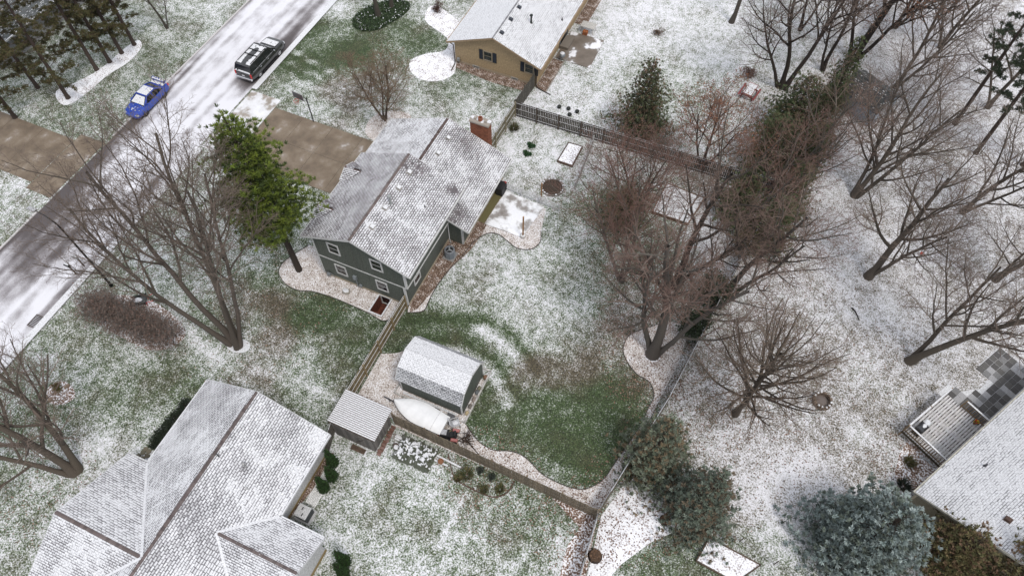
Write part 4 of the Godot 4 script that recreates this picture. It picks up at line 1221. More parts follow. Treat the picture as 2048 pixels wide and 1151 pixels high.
func tan_house() -> void:
	var hs := thing("tan_house", "tan sided single storey house with dark blue shutters and snow white roof", "house", Vector3(-24.15, 0, -60))
	var tan := Color(0.46, 0.34, 0.2)
	var w := MB.new()
	w.col = tan * 0.9
	w.box2(Vector3(-28.41, -0.1, -50.1), Vector3(-19.79, 2.4, -80))
	w.tri_to(Vector3(-28.41, 2.4, -50.1), Vector3(-19.79, 2.4, -50.1), Vector3(-24.15, 4.15, -50.1), Vector3.BACK)
	obj("wall", w, M.paint, hs)
	var lap := MB.new()
	var y := 0.28
	while y < 4.0:
		var half := 4.3 if y < 2.4 else maxf(0.0, (4.12 - y) / 0.4)
		lap.col = tan * rng.randf_range(0.95, 1.05)
		if half > 0.1:
			var x0 := maxf(-28.41, -24.15 - half)
			var x1 := minf(-19.79, -24.15 + half)
			lap.quad_to(Vector3(x0, y, -50.07), Vector3(x1, y, -50.07), Vector3(x1, y + 0.19, -50.095), Vector3(x0, y + 0.19, -50.095), Vector3.BACK)
			lap.quad_to(Vector3(x0, y, -50.07), Vector3(x1, y, -50.07), Vector3(x1, y, -50.1), Vector3(x0, y, -50.1), Vector3.DOWN)
		if y < 2.3:
			lap.quad_to(Vector3(-19.76, y, -50.1), Vector3(-19.76, y, -80), Vector3(-19.785, y + 0.19, -80), Vector3(-19.785, y + 0.19, -50.1), Vector3.RIGHT)
		y += 0.19
	stuff(obj("siding", lap, M.paint, hs))
	var fd := MB.new()
	fd.col = Color(0.42, 0.34, 0.24)
	fd.box2(Vector3(-28.42, -0.1, -50.06), Vector3(-19.76, 0.26, -50.1))
	obj("foundation", fd, M.stone, hs)
	for xx in [-24.83, -20.5]:
		window(hs, Vector3(xx, 1.88, -50.07), Vector3.RIGHT, Vector3.BACK, 1.0, 1.15, Color(0.36, 0.3, 0.22))
		for s in [-1.0, 1.0]:
			var sh := MB.new()
			sh.col = Color(0.022, 0.03, 0.045)
			for i in 9: sh.box(Vector3(xx + s * 0.72, 1.38 + i * 0.125, -50.035), Vector3(0.36, 0.1, 0.04), Basis(Vector3.RIGHT, 0.35))
			sh.box2(Vector3(xx + s * 0.72 - 0.2, 1.3, -50.06), Vector3(xx + s * 0.72 + 0.2, 2.46, -50.045))
			obj("shutter", sh, M.paint, hs)
	for xx in [-26.15, -22.0]:
		window(hs, Vector3(xx, 0.14, -50.05), Vector3.RIGHT, Vector3.BACK, 0.75, 0.32, Color(0.4, 0.38, 0.35), 0, "basement_window")
	window(hs, Vector3(-19.76, 1.1, -57.2), Vector3.FORWARD, Vector3.RIGHT, 2.2, 2.0, Color(0.2, 0.22, 0.24), 0, "patio_door")
	window(hs, Vector3(-19.76, 1.6, -63.0), Vector3.FORWARD, Vector3.RIGHT, 1.6, 1.0, Color(0.3, 0.25, 0.2))
	var rf := Roof.new()
	var grey := Color(0.3, 0.3, 0.32)
	var yr := 4.4
	var ye := 2.42
	var sn := func(p: Vector3) -> float:
		return (1.5 if p.x < -24.15 else 1.28) + noise.get_noise_2d(p.x * 1.2 + 7.0, p.z) * 0.25
	roof_face(rf, [Vector3(-19.22, ye, -49.8), Vector3(-19.22, ye, -72), Vector3(-24.15, yr, -72), Vector3(-24.15, yr, -49.8)], grey, sn, 0.165, 0.31)
	roof_face(rf, [Vector3(-29.08, ye, -49.8), Vector3(-29.08, ye, -72), Vector3(-24.15, yr, -72), Vector3(-24.15, yr, -49.8)], grey, func(_p: Vector3) -> float: return 1.5)
	ridge_caps(rf, Vector3(-24.15, yr, -49.82), Vector3(-24.15, yr, -72), Vector3(0.92, -0.39, 0), Vector3(-0.92, -0.39, 0), grey, 0.09)
	rf.trim.col = Color(0.4, 0.29, 0.18)
	for s in [-1.0, 1.0]:
		rf.trim.bar(Vector3(-24.15 + s * 4.93, ye - 0.1, -49.78), Vector3(-24.15, yr - 0.1, -49.78), 0.05, 0.17)
		rf.trim.box2(Vector3(-24.15 + s * 4.93, ye - 0.15, -49.8), Vector3(-24.15 + s * 5.03, ye - 0.02, -72))
	finish_roof(rf, hs)
	for z in [-51.0, -53.1, -55.05]:
		vent(hs, Vector3(-23.75, 4.26, z), Color(0.06, 0.07, 0.09), Vector3(0.37, 0.93, 0), false)
	flue(hs, Vector3(-22.13, 3.6, -54.23), 0.09, 0.75, Color(0.02, 0.03, 0.025))
	flue(hs, Vector3(-19.94, 2.72, -56.87), 0.06, 0.25, Color(0.03, 0.03, 0.03), false)
	var ds := MB.new()
	ds.col = Color(0.06, 0.04, 0.03)
	ds.tube(PackedVector3Array([Vector3(-28.9, 2.28, -49.95), Vector3(-28.5, 2.05, -50.0), Vector3(-28.46, 0.25, -50.0), Vector3(-28.3, 0.1, -49.7), Vector3(-28.2, 0.05, -48.6)]), PackedFloat32Array([0.05, 0.05, 0.05, 0.05, 0.05]), 6)
	obj("downspout", ds, M.paint, hs)
	var ds2 := MB.new()
	ds2.col = Color(0.05, 0.04, 0.035)
	ds2.tube(PackedVector3Array([Vector3(-19.3, 2.28, -49.95), Vector3(-19.72, 2.05, -50.0), Vector3(-19.72, 0.25, -50.0), Vector3(-19.4, 0.08, -49.8), Vector3(-18.0, 0.05, -49.5)]), PackedFloat32Array([0.05, 0.05, 0.05, 0.05, 0.05]), 6)
	obj("downspout", ds2, M.paint, hs)
	var gm := MB.new()
	gm.col = Color(0.35, 0.36, 0.36)
	gm.chamfer(Vector3(-28.0, 0.55, -49.92), Vector3(0.3, 0.34, 0.2), 0.04)
	gm.box(Vector3(-28.0, 0.2, -49.95), Vector3(0.06, 0.4, 0.06))
	obj("gas_meter", gm, M.metal, hs)
	# concrete patio, steps, table, kettle grill
	var pt := MB.new()
	pt.prism(PackedVector2Array([Vector2(-19.6, -54.6), Vector2(-15.9, -54.5), Vector2(-16.0, -58.9), Vector2(-19.6, -58.9)]), -0.02, 0.07)
	struct("patio", pt, M.wetpatio)
	var sp := MB.new()
	sp.col = Color(0.22, 0.19, 0.16)
	sp.chamfer(Vector3(-19.25, 0.2, -56.9), Vector3(0.9, 0.36, 1.8), 0.02)
	tag(obj("door_step", sp, M.stone), "concrete step under the patio door of the tan house", "step")
	var ta := Vector3(-18.78, 0.75, -58.48)
	ta = Vector3(-18.0, 0.07, -59.6)
	var tb := thing("patio_table", "white oblong table with bent legs on the wet patio", "table", ta)
	var tt := MB.new()
	tt.col = Color(0.55, 0.53, 0.5)
	tt.chamfer(ta + Vector3(0, 0.74, 0), Vector3(1.5, 0.06, 0.95), 0.025)
	obj("table_top", tt, M.paint, tb)
	for sx in [-1.0, 1.0]:
		for sz in [-1.0, 1.0]:
			var lg := MB.new()
			lg.col = Color(0.55, 0.5, 0.45)
			lg.tube(PackedVector3Array([ta + Vector3(sx * 0.6, 0.72, sz * 0.36), ta + Vector3(sx * 0.62, 0.35, sz * 0.36), ta + Vector3(sx * 0.68, 0, sz * 0.38)]), PackedFloat32Array([0.025, 0.025, 0.03]), 6)
			obj("leg", lg, M.paint, tb)
	var cq := MB.new()
	cq.col = Color(0.42, 0.14, 0.05)
	cq.chamfer(ta + Vector3(-0.1, 0.22, 0.55), Vector3(0.5, 0.44, 0.4), 0.05)
	tag(obj("storage_box", cq, M.wood), "orange brown box under the white patio table", "box")
	var ga := Vector3(-18.81, 0, -54.46)
	var kg := thing("kettle_grill", "snow topped kettle grill by the tan wall bed", "grill", ga)
	var kb := MB.new()
	kb.col = Color(0.3, 0.33, 0.36)
	kb.lathe(ga + Vector3(0, 0.45, 0), PackedVector2Array([Vector2(0, 0), Vector2(0.18, 0.04), Vector2(0.28, 0.16), Vector2(0.3, 0.28), Vector2(0.27, 0.4), Vector2(0.16, 0.5), Vector2(0, 0.53)]), 14)
	obj("bowl", kb, M.metal, kg)
	for i in 3:
		var lg := MB.new()
		lg.col = Color(0.3, 0.3, 0.3)
		var d := Vector3(cos(i * TAU / 3), 0, sin(i * TAU / 3))
		lg.tube(PackedVector3Array([ga + d * 0.15 + Vector3(0, 0.5, 0), ga + d * 0.3]), PackedFloat32Array([0.014, 0.014]), 5)
		obj("leg", lg, M.metal, kg)
	var ks := MB.new()
	ks.blob(ga + Vector3(0, 0.92, 0), Vector3(0.24, 0.09, 0.24), 0.1, rng)
	obj("snow", ks, M.snow, kg)

func east_house() -> void:
	# turned 30 degrees to the lots; written in its own axes: x along the eave, -z away from the yard
	var o := Vector3(18.1, 0, -22.95)
	var hs := thing("cream_house", "cream sided house under a deep snowy roof beside the deck", "house", o, deg_to_rad(60.0), "", true)
	var cream := Color(0.5, 0.44, 0.32)
	var w := MB.new()
	w.col = cream
	w.box2(Vector3(0.35, -0.1, 0.35), Vector3(16, 2.75, 12))
	w.tri_to(Vector3(0.35, 2.75, 0.35), Vector3(0.35, 2.75, 12), Vector3(0.35, 5.3, 6.2), Vector3.LEFT)
	obj("wall", w, M.paint, hs)
	var lap := MB.new()
	var y := 0.2
	while y < 2.7:
		lap.col = cream * rng.randf_range(0.95, 1.05)
		lap.quad_to(Vector3(0.31, y, 0.35), Vector3(0.31, y, 12), Vector3(0.345, y + 0.2, 12), Vector3(0.345, y + 0.2, 0.35), Vector3.LEFT)
		lap.quad_to(Vector3(0.35, y, 0.31), Vector3(16, y, 0.31), Vector3(16, y + 0.2, 0.345), Vector3(0.35, y + 0.2, 0.345), Vector3.FORWARD)
		y += 0.2
	stuff(obj("siding", lap, M.paint, hs))
	window(hs, Vector3(0.3, 1.7, 3.0), Vector3.BACK, Vector3.LEFT, 1.5, 1.1, Color(0.5, 0.45, 0.38))
	var rf := Roof.new()
	var grey := Color(0.32, 0.32, 0.34)
	roof_face(rf, [Vector3(0, 2.7, 0), Vector3(16, 2.7, 0), Vector3(16, 5.4, 6.2), Vector3(0, 5.4, 6.2)], grey, func(p: Vector3) -> float: return 1.3 + noise.get_noise_2d(p.x * 1.2, p.z + 33.0) * 0.3)
	roof_face(rf, [Vector3(0, 2.7, 12.4), Vector3(16, 2.7, 12.4), Vector3(16, 5.4, 6.2), Vector3(0, 5.4, 6.2)], grey, func(_p: Vector3) -> float: return 1.1)
	ridge_caps(rf, Vector3(0, 5.4, 6.2), Vector3(16, 5.4, 6.2), Vector3(0, -0.4, 0.92), Vector3(0, -0.4, -0.92), grey, 0.13)
	rf.trim.col = Color(0.55, 0.53, 0.46)
	rf.trim.box2(Vector3(-0.03, 2.54, -0.1), Vector3(16, 2.68, 0.0))
	rf.trim.bar(Vector3(-0.03, 2.6, 0), Vector3(-0.03, 5.3, 6.2), 0.05, 0.18)
	finish_roof(rf, hs)
	vent(hs, Vector3(2.0, 4.55, 4.2), Color(0.13, 0.08, 0.06), Vector3(0, 0.92, -0.4), false)
	flue(hs, Vector3(4.6, 3.4, 1.5), 0.06, 0.3, Color(0.1, 0.1, 0.11), false)
	# deck of boards with railings, in the same axes
	var dk := thing("timber_deck", "snowy timber deck with grooved boards and open railings beside the cream house", "deck", o, deg_to_rad(60.0), "", true)
	var x0 := 4.1
	var x1 := 8.95
	var z0 := -3.1
	var z1 := 0.28
	var bm := [box_mesh(Vector3(x1 - x0, 0.04, 0.128), mat(lin(0.66, 0.64, 0.64), 0.8, grain(41, 0.02, 0.8, 1.0), 1.5)), box_mesh(Vector3(x1 - x0, 0.04, 0.128), mat(lin(0.7, 0.69, 0.7), 0.8, grain(42, 0.02, 0.82, 1.0), 1.2))]
	var z := z0 + 0.1
	while z < z1:
		inst("deck_board", bm[rng.randi() % 2], dk, Vector3((x0 + x1) * 0.5, 0.72, z))
		z += 0.19
	var js := MB.new()
	js.col = Color(0.1, 0.075, 0.05)
	js.box2(Vector3(x0, 0.45, z0), Vector3(x1, 0.69, z0 + 0.05))
	for i in 7: js.box2(Vector3(lerpf(x0, x1 - 0.05, i / 6.0), 0.45, z0 + 0.05), Vector3(lerpf(x0, x1 - 0.05, i / 6.0) + 0.05, 0.69, z1))
	obj("joists", js, M.wood, dk)
	var wood := Color(0.2, 0.14, 0.08)
	for run in [[Vector3(x0 + 0.05, 0.74, z0 + 0.05), Vector3(x0 + 0.05, 0.74, z1)], [Vector3(x0 + 0.05, 0.74, z0 + 0.05), Vector3(x1 - 0.05, 0.74, z0 + 0.05)], [Vector3(x1 - 0.05, 0.74, z0 + 1.3), Vector3(x1 - 0.05, 0.74, z1)]]:
		var a: Vector3 = run[0]
		var b: Vector3 = run[1]
		var rl := MB.new()
		rl.col = wood
		rl.bar(a + Vector3(0, 0.9, 0), b + Vector3(0, 0.9, 0), 0.13, 0.04)
		rl.bar(a + Vector3(0, 0.12, 0), b + Vector3(0, 0.12, 0), 0.05, 0.08)
		rl.bar(a + Vector3(0, -0.15, 0), b + Vector3(0, -0.15, 0), 0.05, 0.2)
		var r := obj("railing", rl, M.wood, dk)
		var sw := MB.new()
		sw.bar(a + Vector3(0, 0.935, 0), b + Vector3(0, 0.935, 0), 0.12, 0.03)
		obj("snow", sw, M.snow, r)
		var n := int(a.distance_to(b) / 0.16)
		var bl := box_mesh(Vector3(0.04, 0.8, 0.04), mat(lin(0.24, 0.17, 0.1), 0.85))
		for i in n + 1: inst("baluster", bl, r, a.lerp(b, float(i) / n) + Vector3(0, 0.5, 0))
	var ps := box_mesh(Vector3(0.1, 1.75, 0.1), mat(lin(0.2, 0.14, 0.08), 0.85))
	for p in [Vector3(x0 + 0.05, 0.82, z0 + 0.05), Vector3(x1 - 0.05, 0.82, z0 + 0.05), Vector3((x0 + x1) * 0.5, 0.82, z0 + 0.05), Vector3(x1 - 0.05, 0.82, z0 + 1.3), Vector3(x0 + 0.05, 0.82, z1 - 0.05)]:
		inst("post", ps, dk, p)
	# grill with its cover half off
	var gp := o + Vector3(0, 0.74, 0) + Basis(Vector3.UP, deg_to_rad(60.0)) * Vector3(4.75, 0, -2.45)
	var g := thing("gas_grill", "black gas grill with snow on its lid in the deck corner", "grill", gp, deg_to_rad(60.0), "", true)
	var gb := MB.new()
	gb.col = Color(0.02, 0.02, 0.022)
	gb.chamfer(Vector3(0, 0.45, 0), Vector3(0.62, 0.8, 0.5), 0.03)
	obj("cabinet", gb, M.metal, g)
	var gl := MB.new()
	gl.col = Color(0.03, 0.03, 0.033)
	gl.chamfer(Vector3(0, 1.0, 0), Vector3(0.66, 0.3, 0.55), 0.12)
	obj("lid", gl, M.gloss, g)
	var gt := MB.new()
	gt.col = Color(0.6, 0.6, 0.6)
	gt.chamfer(Vector3(0.62, 0.86, 0), Vector3(0.55, 0.05, 0.5), 0.015)
	obj("side_shelf", gt, M.metal, g)
	var gs := MB.new()
	gs.blob(Vector3(0.05, 1.15, 0.02), Vector3(0.2, 0.03, 0.14), 0.2, rng)
	gs.blob(Vector3(0.62, 0.9, 0), Vector3(0.22, 0.03, 0.2), 0.15, rng)
	stuff(obj("snow", gs, M.snow, g))
	# toy or ball, red and yellow, by the far railing
	var tp := o + Vector3(0, 0.74, 0) + Basis(Vector3.UP, deg_to_rad(60.0)) * Vector3(8.6, 0, -0.45)
	var ty := thing("flower_pot", "small pot of red and yellow flowers by the deck railing", "pot", tp)
	var pm := MB.new()
	pm.col = Color(0.25, 0.12, 0.06)
	pm.lathe(tp, PackedVector2Array([Vector2(0.1, 0), Vector2(0.15, 0.24), Vector2(0.13, 0.24), Vector2(0.1, 0.2), Vector2(0, 0.2)]), 10)
	obj("pot", pm, M.stone, ty)
	var fl := MB.new()
	for i in 26:
		fl.col = [Color(0.6, 0.04, 0.03), Color(0.55, 0.4, 0.03), Color(0.06, 0.12, 0.03)][i % 3]
		var d := Vector3(rng.randf_range(-1, 1), rng.randf_range(0.2, 1), rng.randf_range(-1, 1)).normalized()
		fl.leaf(tp + Vector3(0, 0.22, 0) + d * 0.08, d, d.cross(Vector3.UP).normalized(), 0.16, 0.06)
	obj("flowers", fl, M.leaf, ty)
	# stone patio beyond the deck
	var pv := Node3D.new()
	pv.name = "paved_terrace"
	add_child(pv)
	pv.set_meta("kind", "structure")
	pv.position = o
	pv.rotation.y = deg_to_rad(60.0)
	var sm := []
	for k in 4:
		var t := [Color(0.115, 0.11, 0.11), Color(0.15, 0.145, 0.14), Color(0.26, 0.26, 0.265), Color(0.5, 0.5, 0.52)]
		sm.append(box_mesh(Vector3(0.485, 0.07, 0.485), mat(lin(t[k].r, t[k].g, t[k].b), 0.8, grain(50 + k, 0.05, 0.7, 1.0), 0.9), Vector3.ZERO, 0.012))
	var jt := MB.new()
	jt.prism(PackedVector2Array([Vector2(x1 + 0.06, -3.4), Vector2(x1 + 1.3, -3.4), Vector2(x1 + 1.5, -2.5), Vector2(x1 + 2.8, -1.8), Vector2(x1 + 4.2, -1.8), Vector2(x1 + 4.4, -3.0), Vector2(16, -3.0), Vector2(16, 0.25), Vector2(x1 + 0.06, 0.25)]), -0.02, 0.035)
	obj("joint_snow", jt, M.snow, pv)
	var cx := x1 + 0.3
	while cx < 16.0:
		var cz := -3.2
		while cz < 0.2:
			var edge := -3.1 if cx < x1 + 1.4 else (-2.2 if cx < x1 + 2.6 else (-1.5 if cx < x1 + 4.2 else -2.8))
			if cz > edge:
				var q := 0.5 + noise.get_noise_2d(cx * 2.0, cz * 2.0) * 1.4 + rng.randf_range(-0.2, 0.2)
				if cx < x1 + 1.0: q -= 0.3
				inst("paver", sm[clampi(int(q * 3.2), 0, 3)], pv, Vector3(cx, 0.02 + rng.randf_range(-0.006, 0.006), cz))
			cz += 0.5
		cx += 0.5
	# white downspout elbow lying by the deck
	var dp := Vector3(19.64, 0, -26.73)
	var dm := MB.new()
	dm.col = Color(0.6, 0.62, 0.64)
	dm.tube(PackedVector3Array([Vector3(19.13, 0.1, -26.97), Vector3(19.69, 0.08, -26.84), Vector3(20.05, 0.08, -26.61), Vector3(19.94, 0.06, -26.46)]), PackedFloat32Array([0.06, 0.05, 0.05, 0.05]), 7, true)
	tag(obj("drain_pipe", dm, M.paint), "white drain pipe lying on the mulch below the deck", "pipe")

func street_house() -> void:
	# the corner of a house across the street, behind the pines
	var e := Vector3(-67.88, 2.6, -34.30)
	var hs := thing("street_house", "grey roofed house with white gutters behind the street pines", "house", Vector3(e.x - 5.0, 0, e.z))
	var w := MB.new()
	w.col = Color(0.3, 0.3, 0.31)
	w.box2(Vector3(e.x - 9.5, -0.1, e.z + 3.5), Vector3(e.x - 0.6, 2.55, e.z - 14.0))
	obj("wall", w, M.paint, hs)
	var rf := Roof.new()
	var grey := Color(0.12, 0.13, 0.135)
	roof_face(rf, [Vector3(e.x, 2.6, e.z + 4.0), Vector3(e.x, 2.6, e.z - 14.5), Vector3(e.x - 5, 4.4, e.z - 14.5), Vector3(e.x - 5, 4.4, e.z + 4.0)], grey, func(_p: Vector3) -> float: return 0.1)
	roof_face(rf, [Vector3(e.x - 10, 2.6, e.z + 4.0), Vector3(e.x - 10, 2.6, e.z - 14.5), Vector3(e.x - 5, 4.4, e.z - 14.5), Vector3(e.x - 5, 4.4, e.z + 4.0)], grey, func(_p: Vector3) -> float: return 0.3)
	rf.trim.col = Color(0.7, 0.7, 0.7)
	rf.trim.box2(Vector3(e.x, 2.42, e.z + 4.0), Vector3(e.x + 0.12, 2.58, e.z - 14.5))
	rf.trim.bar(Vector3(e.x, 2.5, e.z + 4.02), Vector3(e.x - 5, 4.3, e.z + 4.02), 0.05, 0.18)
	rf.snow.col = Color(0.84, 0.85, 0.885)
	rf.snow.box2(Vector3(e.x + 0.01, 2.56, e.z + 3.9), Vector3(e.x + 0.11, 2.61, e.z - 5.0))
	finish_roof(rf, hs)

# ---------------------------------------------------------------- sheds and fences
func gambrel_shed() -> void:
	var hs := thing("garden_shed", "green gambrel roofed garden shed with a snow covered roof", "shed", Vector3(-13.85, 0, -18.5))
	var green := Color(0.115, 0.132, 0.115)
	var white := Color(0.72, 0.72, 0.72)
	var x0 := -16.25
	var x1 := -11.38
	var zs := -16.78
	var zn := -20.24
	# end profile: eave, knee, ridge
	var prof := [Vector2(-16.62, 1.84), Vector2(-17.22, 2.82), Vector2(-18.52, 3.32), Vector2(-19.82, 2.82), Vector2(-20.42, 1.84)]
	var w := MB.new()
	w.col = green * 0.85
	w.box2(Vector3(x0, 0.1, zs), Vector3(x1, 1.86, zn))
	for xx in [[x0, Vector3.LEFT], [x1, Vector3.RIGHT]]:
		var c := Vector3(xx[0], 1.9, -18.51)
		var ring := [Vector3(xx[0], 1.86, zs), Vector3(xx[0], 2.76, -17.26), Vector3(xx[0], 3.26, -18.51), Vector3(xx[0], 2.76, -19.78), Vector3(xx[0], 1.86, zn)]
		for i in 4: w.tri_to(c, ring[i], ring[i + 1], xx[1])
	obj("wall", w, M.paint, hs)
	var sd := MB.new()
	siding(sd, Vector3(x0, 0.12, zs), Vector3(x1, 0.12, zs), 1.72, Vector3.BACK, green, 0.2)
	var z := zs - 0.1
	while z > zn:
		var top := 2.7 if absf(z + 18.51) < 1.2 else lerpf(2.7, 1.9, clampf((absf(z + 18.51) - 1.2) / 0.55, 0, 1))
		if absf(z + 18.51) < 1.2: top = 3.2 - absf(z + 18.51) * 0.38
		sd.col = green * rng.randf_range(0.93, 1.07)
		sd.box2(Vector3(x1 + 0.002, 0.12, z - 0.088), Vector3(x1 + 0.02, top, z + 0.088))
		z -= 0.2
	stuff(obj("siding", sd, M.paint, hs))
	for p in [Vector3(x1, 0.1, zs), Vector3(x0, 0.1, zs), Vector3(x1, 0.1, zn)]:
		var cb := MB.new()
		cb.col = white
		cb.box2(p + Vector3(-0.06, 0, -0.05), p + Vector3(0.04, 1.74, 0.03))
		obj("corner_board", cb, M.paint, hs)
	var rf := Roof.new()
	var grey := Color(0.24, 0.245, 0.26)
	var xa := -16.5
	var xb := -11.28
	for k in 4:
		var a: Vector2 = prof[k]
		var b: Vector2 = prof[k + 1]
		if k >= 2:
			a = prof[k + 1]
			b = prof[k]
		var am: float = [0.6, 1.6, 1.6, 0.55][k]
		roof_face(rf, [Vector3(xa, a.y, a.x), Vector3(xb, a.y, a.x), Vector3(xb, b.y, b.x), Vector3(xa, b.y, b.x)], grey, func(p: Vector3) -> float: return am + noise.get_noise_2d(p.x * 2.0, p.y * 4.0 + p.z) * 0.3)
	rf.trim.col = white
	for xx in [xa - 0.01, xb + 0.01]:
		for k in 4: rf.trim.bar(Vector3(xx, prof[k].y - 0.08, prof[k].x), Vector3(xx, prof[k + 1].y - 0.08, prof[k + 1].x), 0.04, 0.14)
	finish_roof(rf, hs)
	var sk := MB.new()
	sk.col = Color(0.1, 0.085, 0.07)
	sk.box2(Vector3(x0 - 0.02, 0, zs + 0.03), Vector3(x1 + 0.02, 0.12, zn - 0.02))
	obj("skid", sk, M.wood, hs)
	# timber frame round its gravel pad
	var pd := thing("pad_frame", "white painted timber frame round the green shed", "edging", Vector3(-13.85, 0, -18.4))
	for q in [[Vector3(-16.69, 0.07, -16.3), Vector3(-10.96, 0.07, -16.3)], [Vector3(-10.96, 0.07, -16.25), Vector3(-10.96, 0.07, -20.72)], [Vector3(-16.69, 0.07, -16.35), Vector3(-16.69, 0.07, -17.4)], [Vector3(-10.9, 0.07, -20.72), Vector3(-16.69, 0.07, -20.72)]]:
		var mb := MB.new()
		mb.col = Color(0.62, 0.6, 0.58)
		mb.bar(q[0], q[1], 0.1, 0.14)
		obj("timber", mb, M.wood, pd)
	var sl := thing("stone_curb", "row of pale blocks against the shed's south wall", "blocks", Vector3(-13.8, 0, -16.55))
	var bm := box_mesh(Vector3(0.29, 0.1, 0.14), M.snow, Vector3.ZERO, 0.02)
	for i in 14: inst("block", bm, sl, Vector3(-15.95 + i * 0.31, 0.06, -16.57))
	# boulders between the frame and the gable
	for q in [[-11.12, -17.0, Color(0.5, 0.4, 0.25), "tan"], [-11.14, -17.55, Color(0.2, 0.18, 0.16), "dark"], [-11.12, -18.15, Color(0.3, 0.25, 0.22), "brown"], [-11.15, -18.75, Color(0.16, 0.17, 0.18), "slate"], [-11.13, -19.1, Color(0.2, 0.19, 0.13), "mossy"], [-11.12, -20.1, Color(0.24, 0.14, 0.09), "rusty"]]:
		var rk := MB.new()
		rk.col = q[2]
		rk.blob(Vector3(q[0], 0.14, q[1]), Vector3(0.14, 0.16, 0.2), 0.15, rng, 9, 6)
		tag(obj("boulder", rk, M.stone), "%s boulder on the strip beside the shed's gable" % q[3], "boulder", "boulders beside the shed")

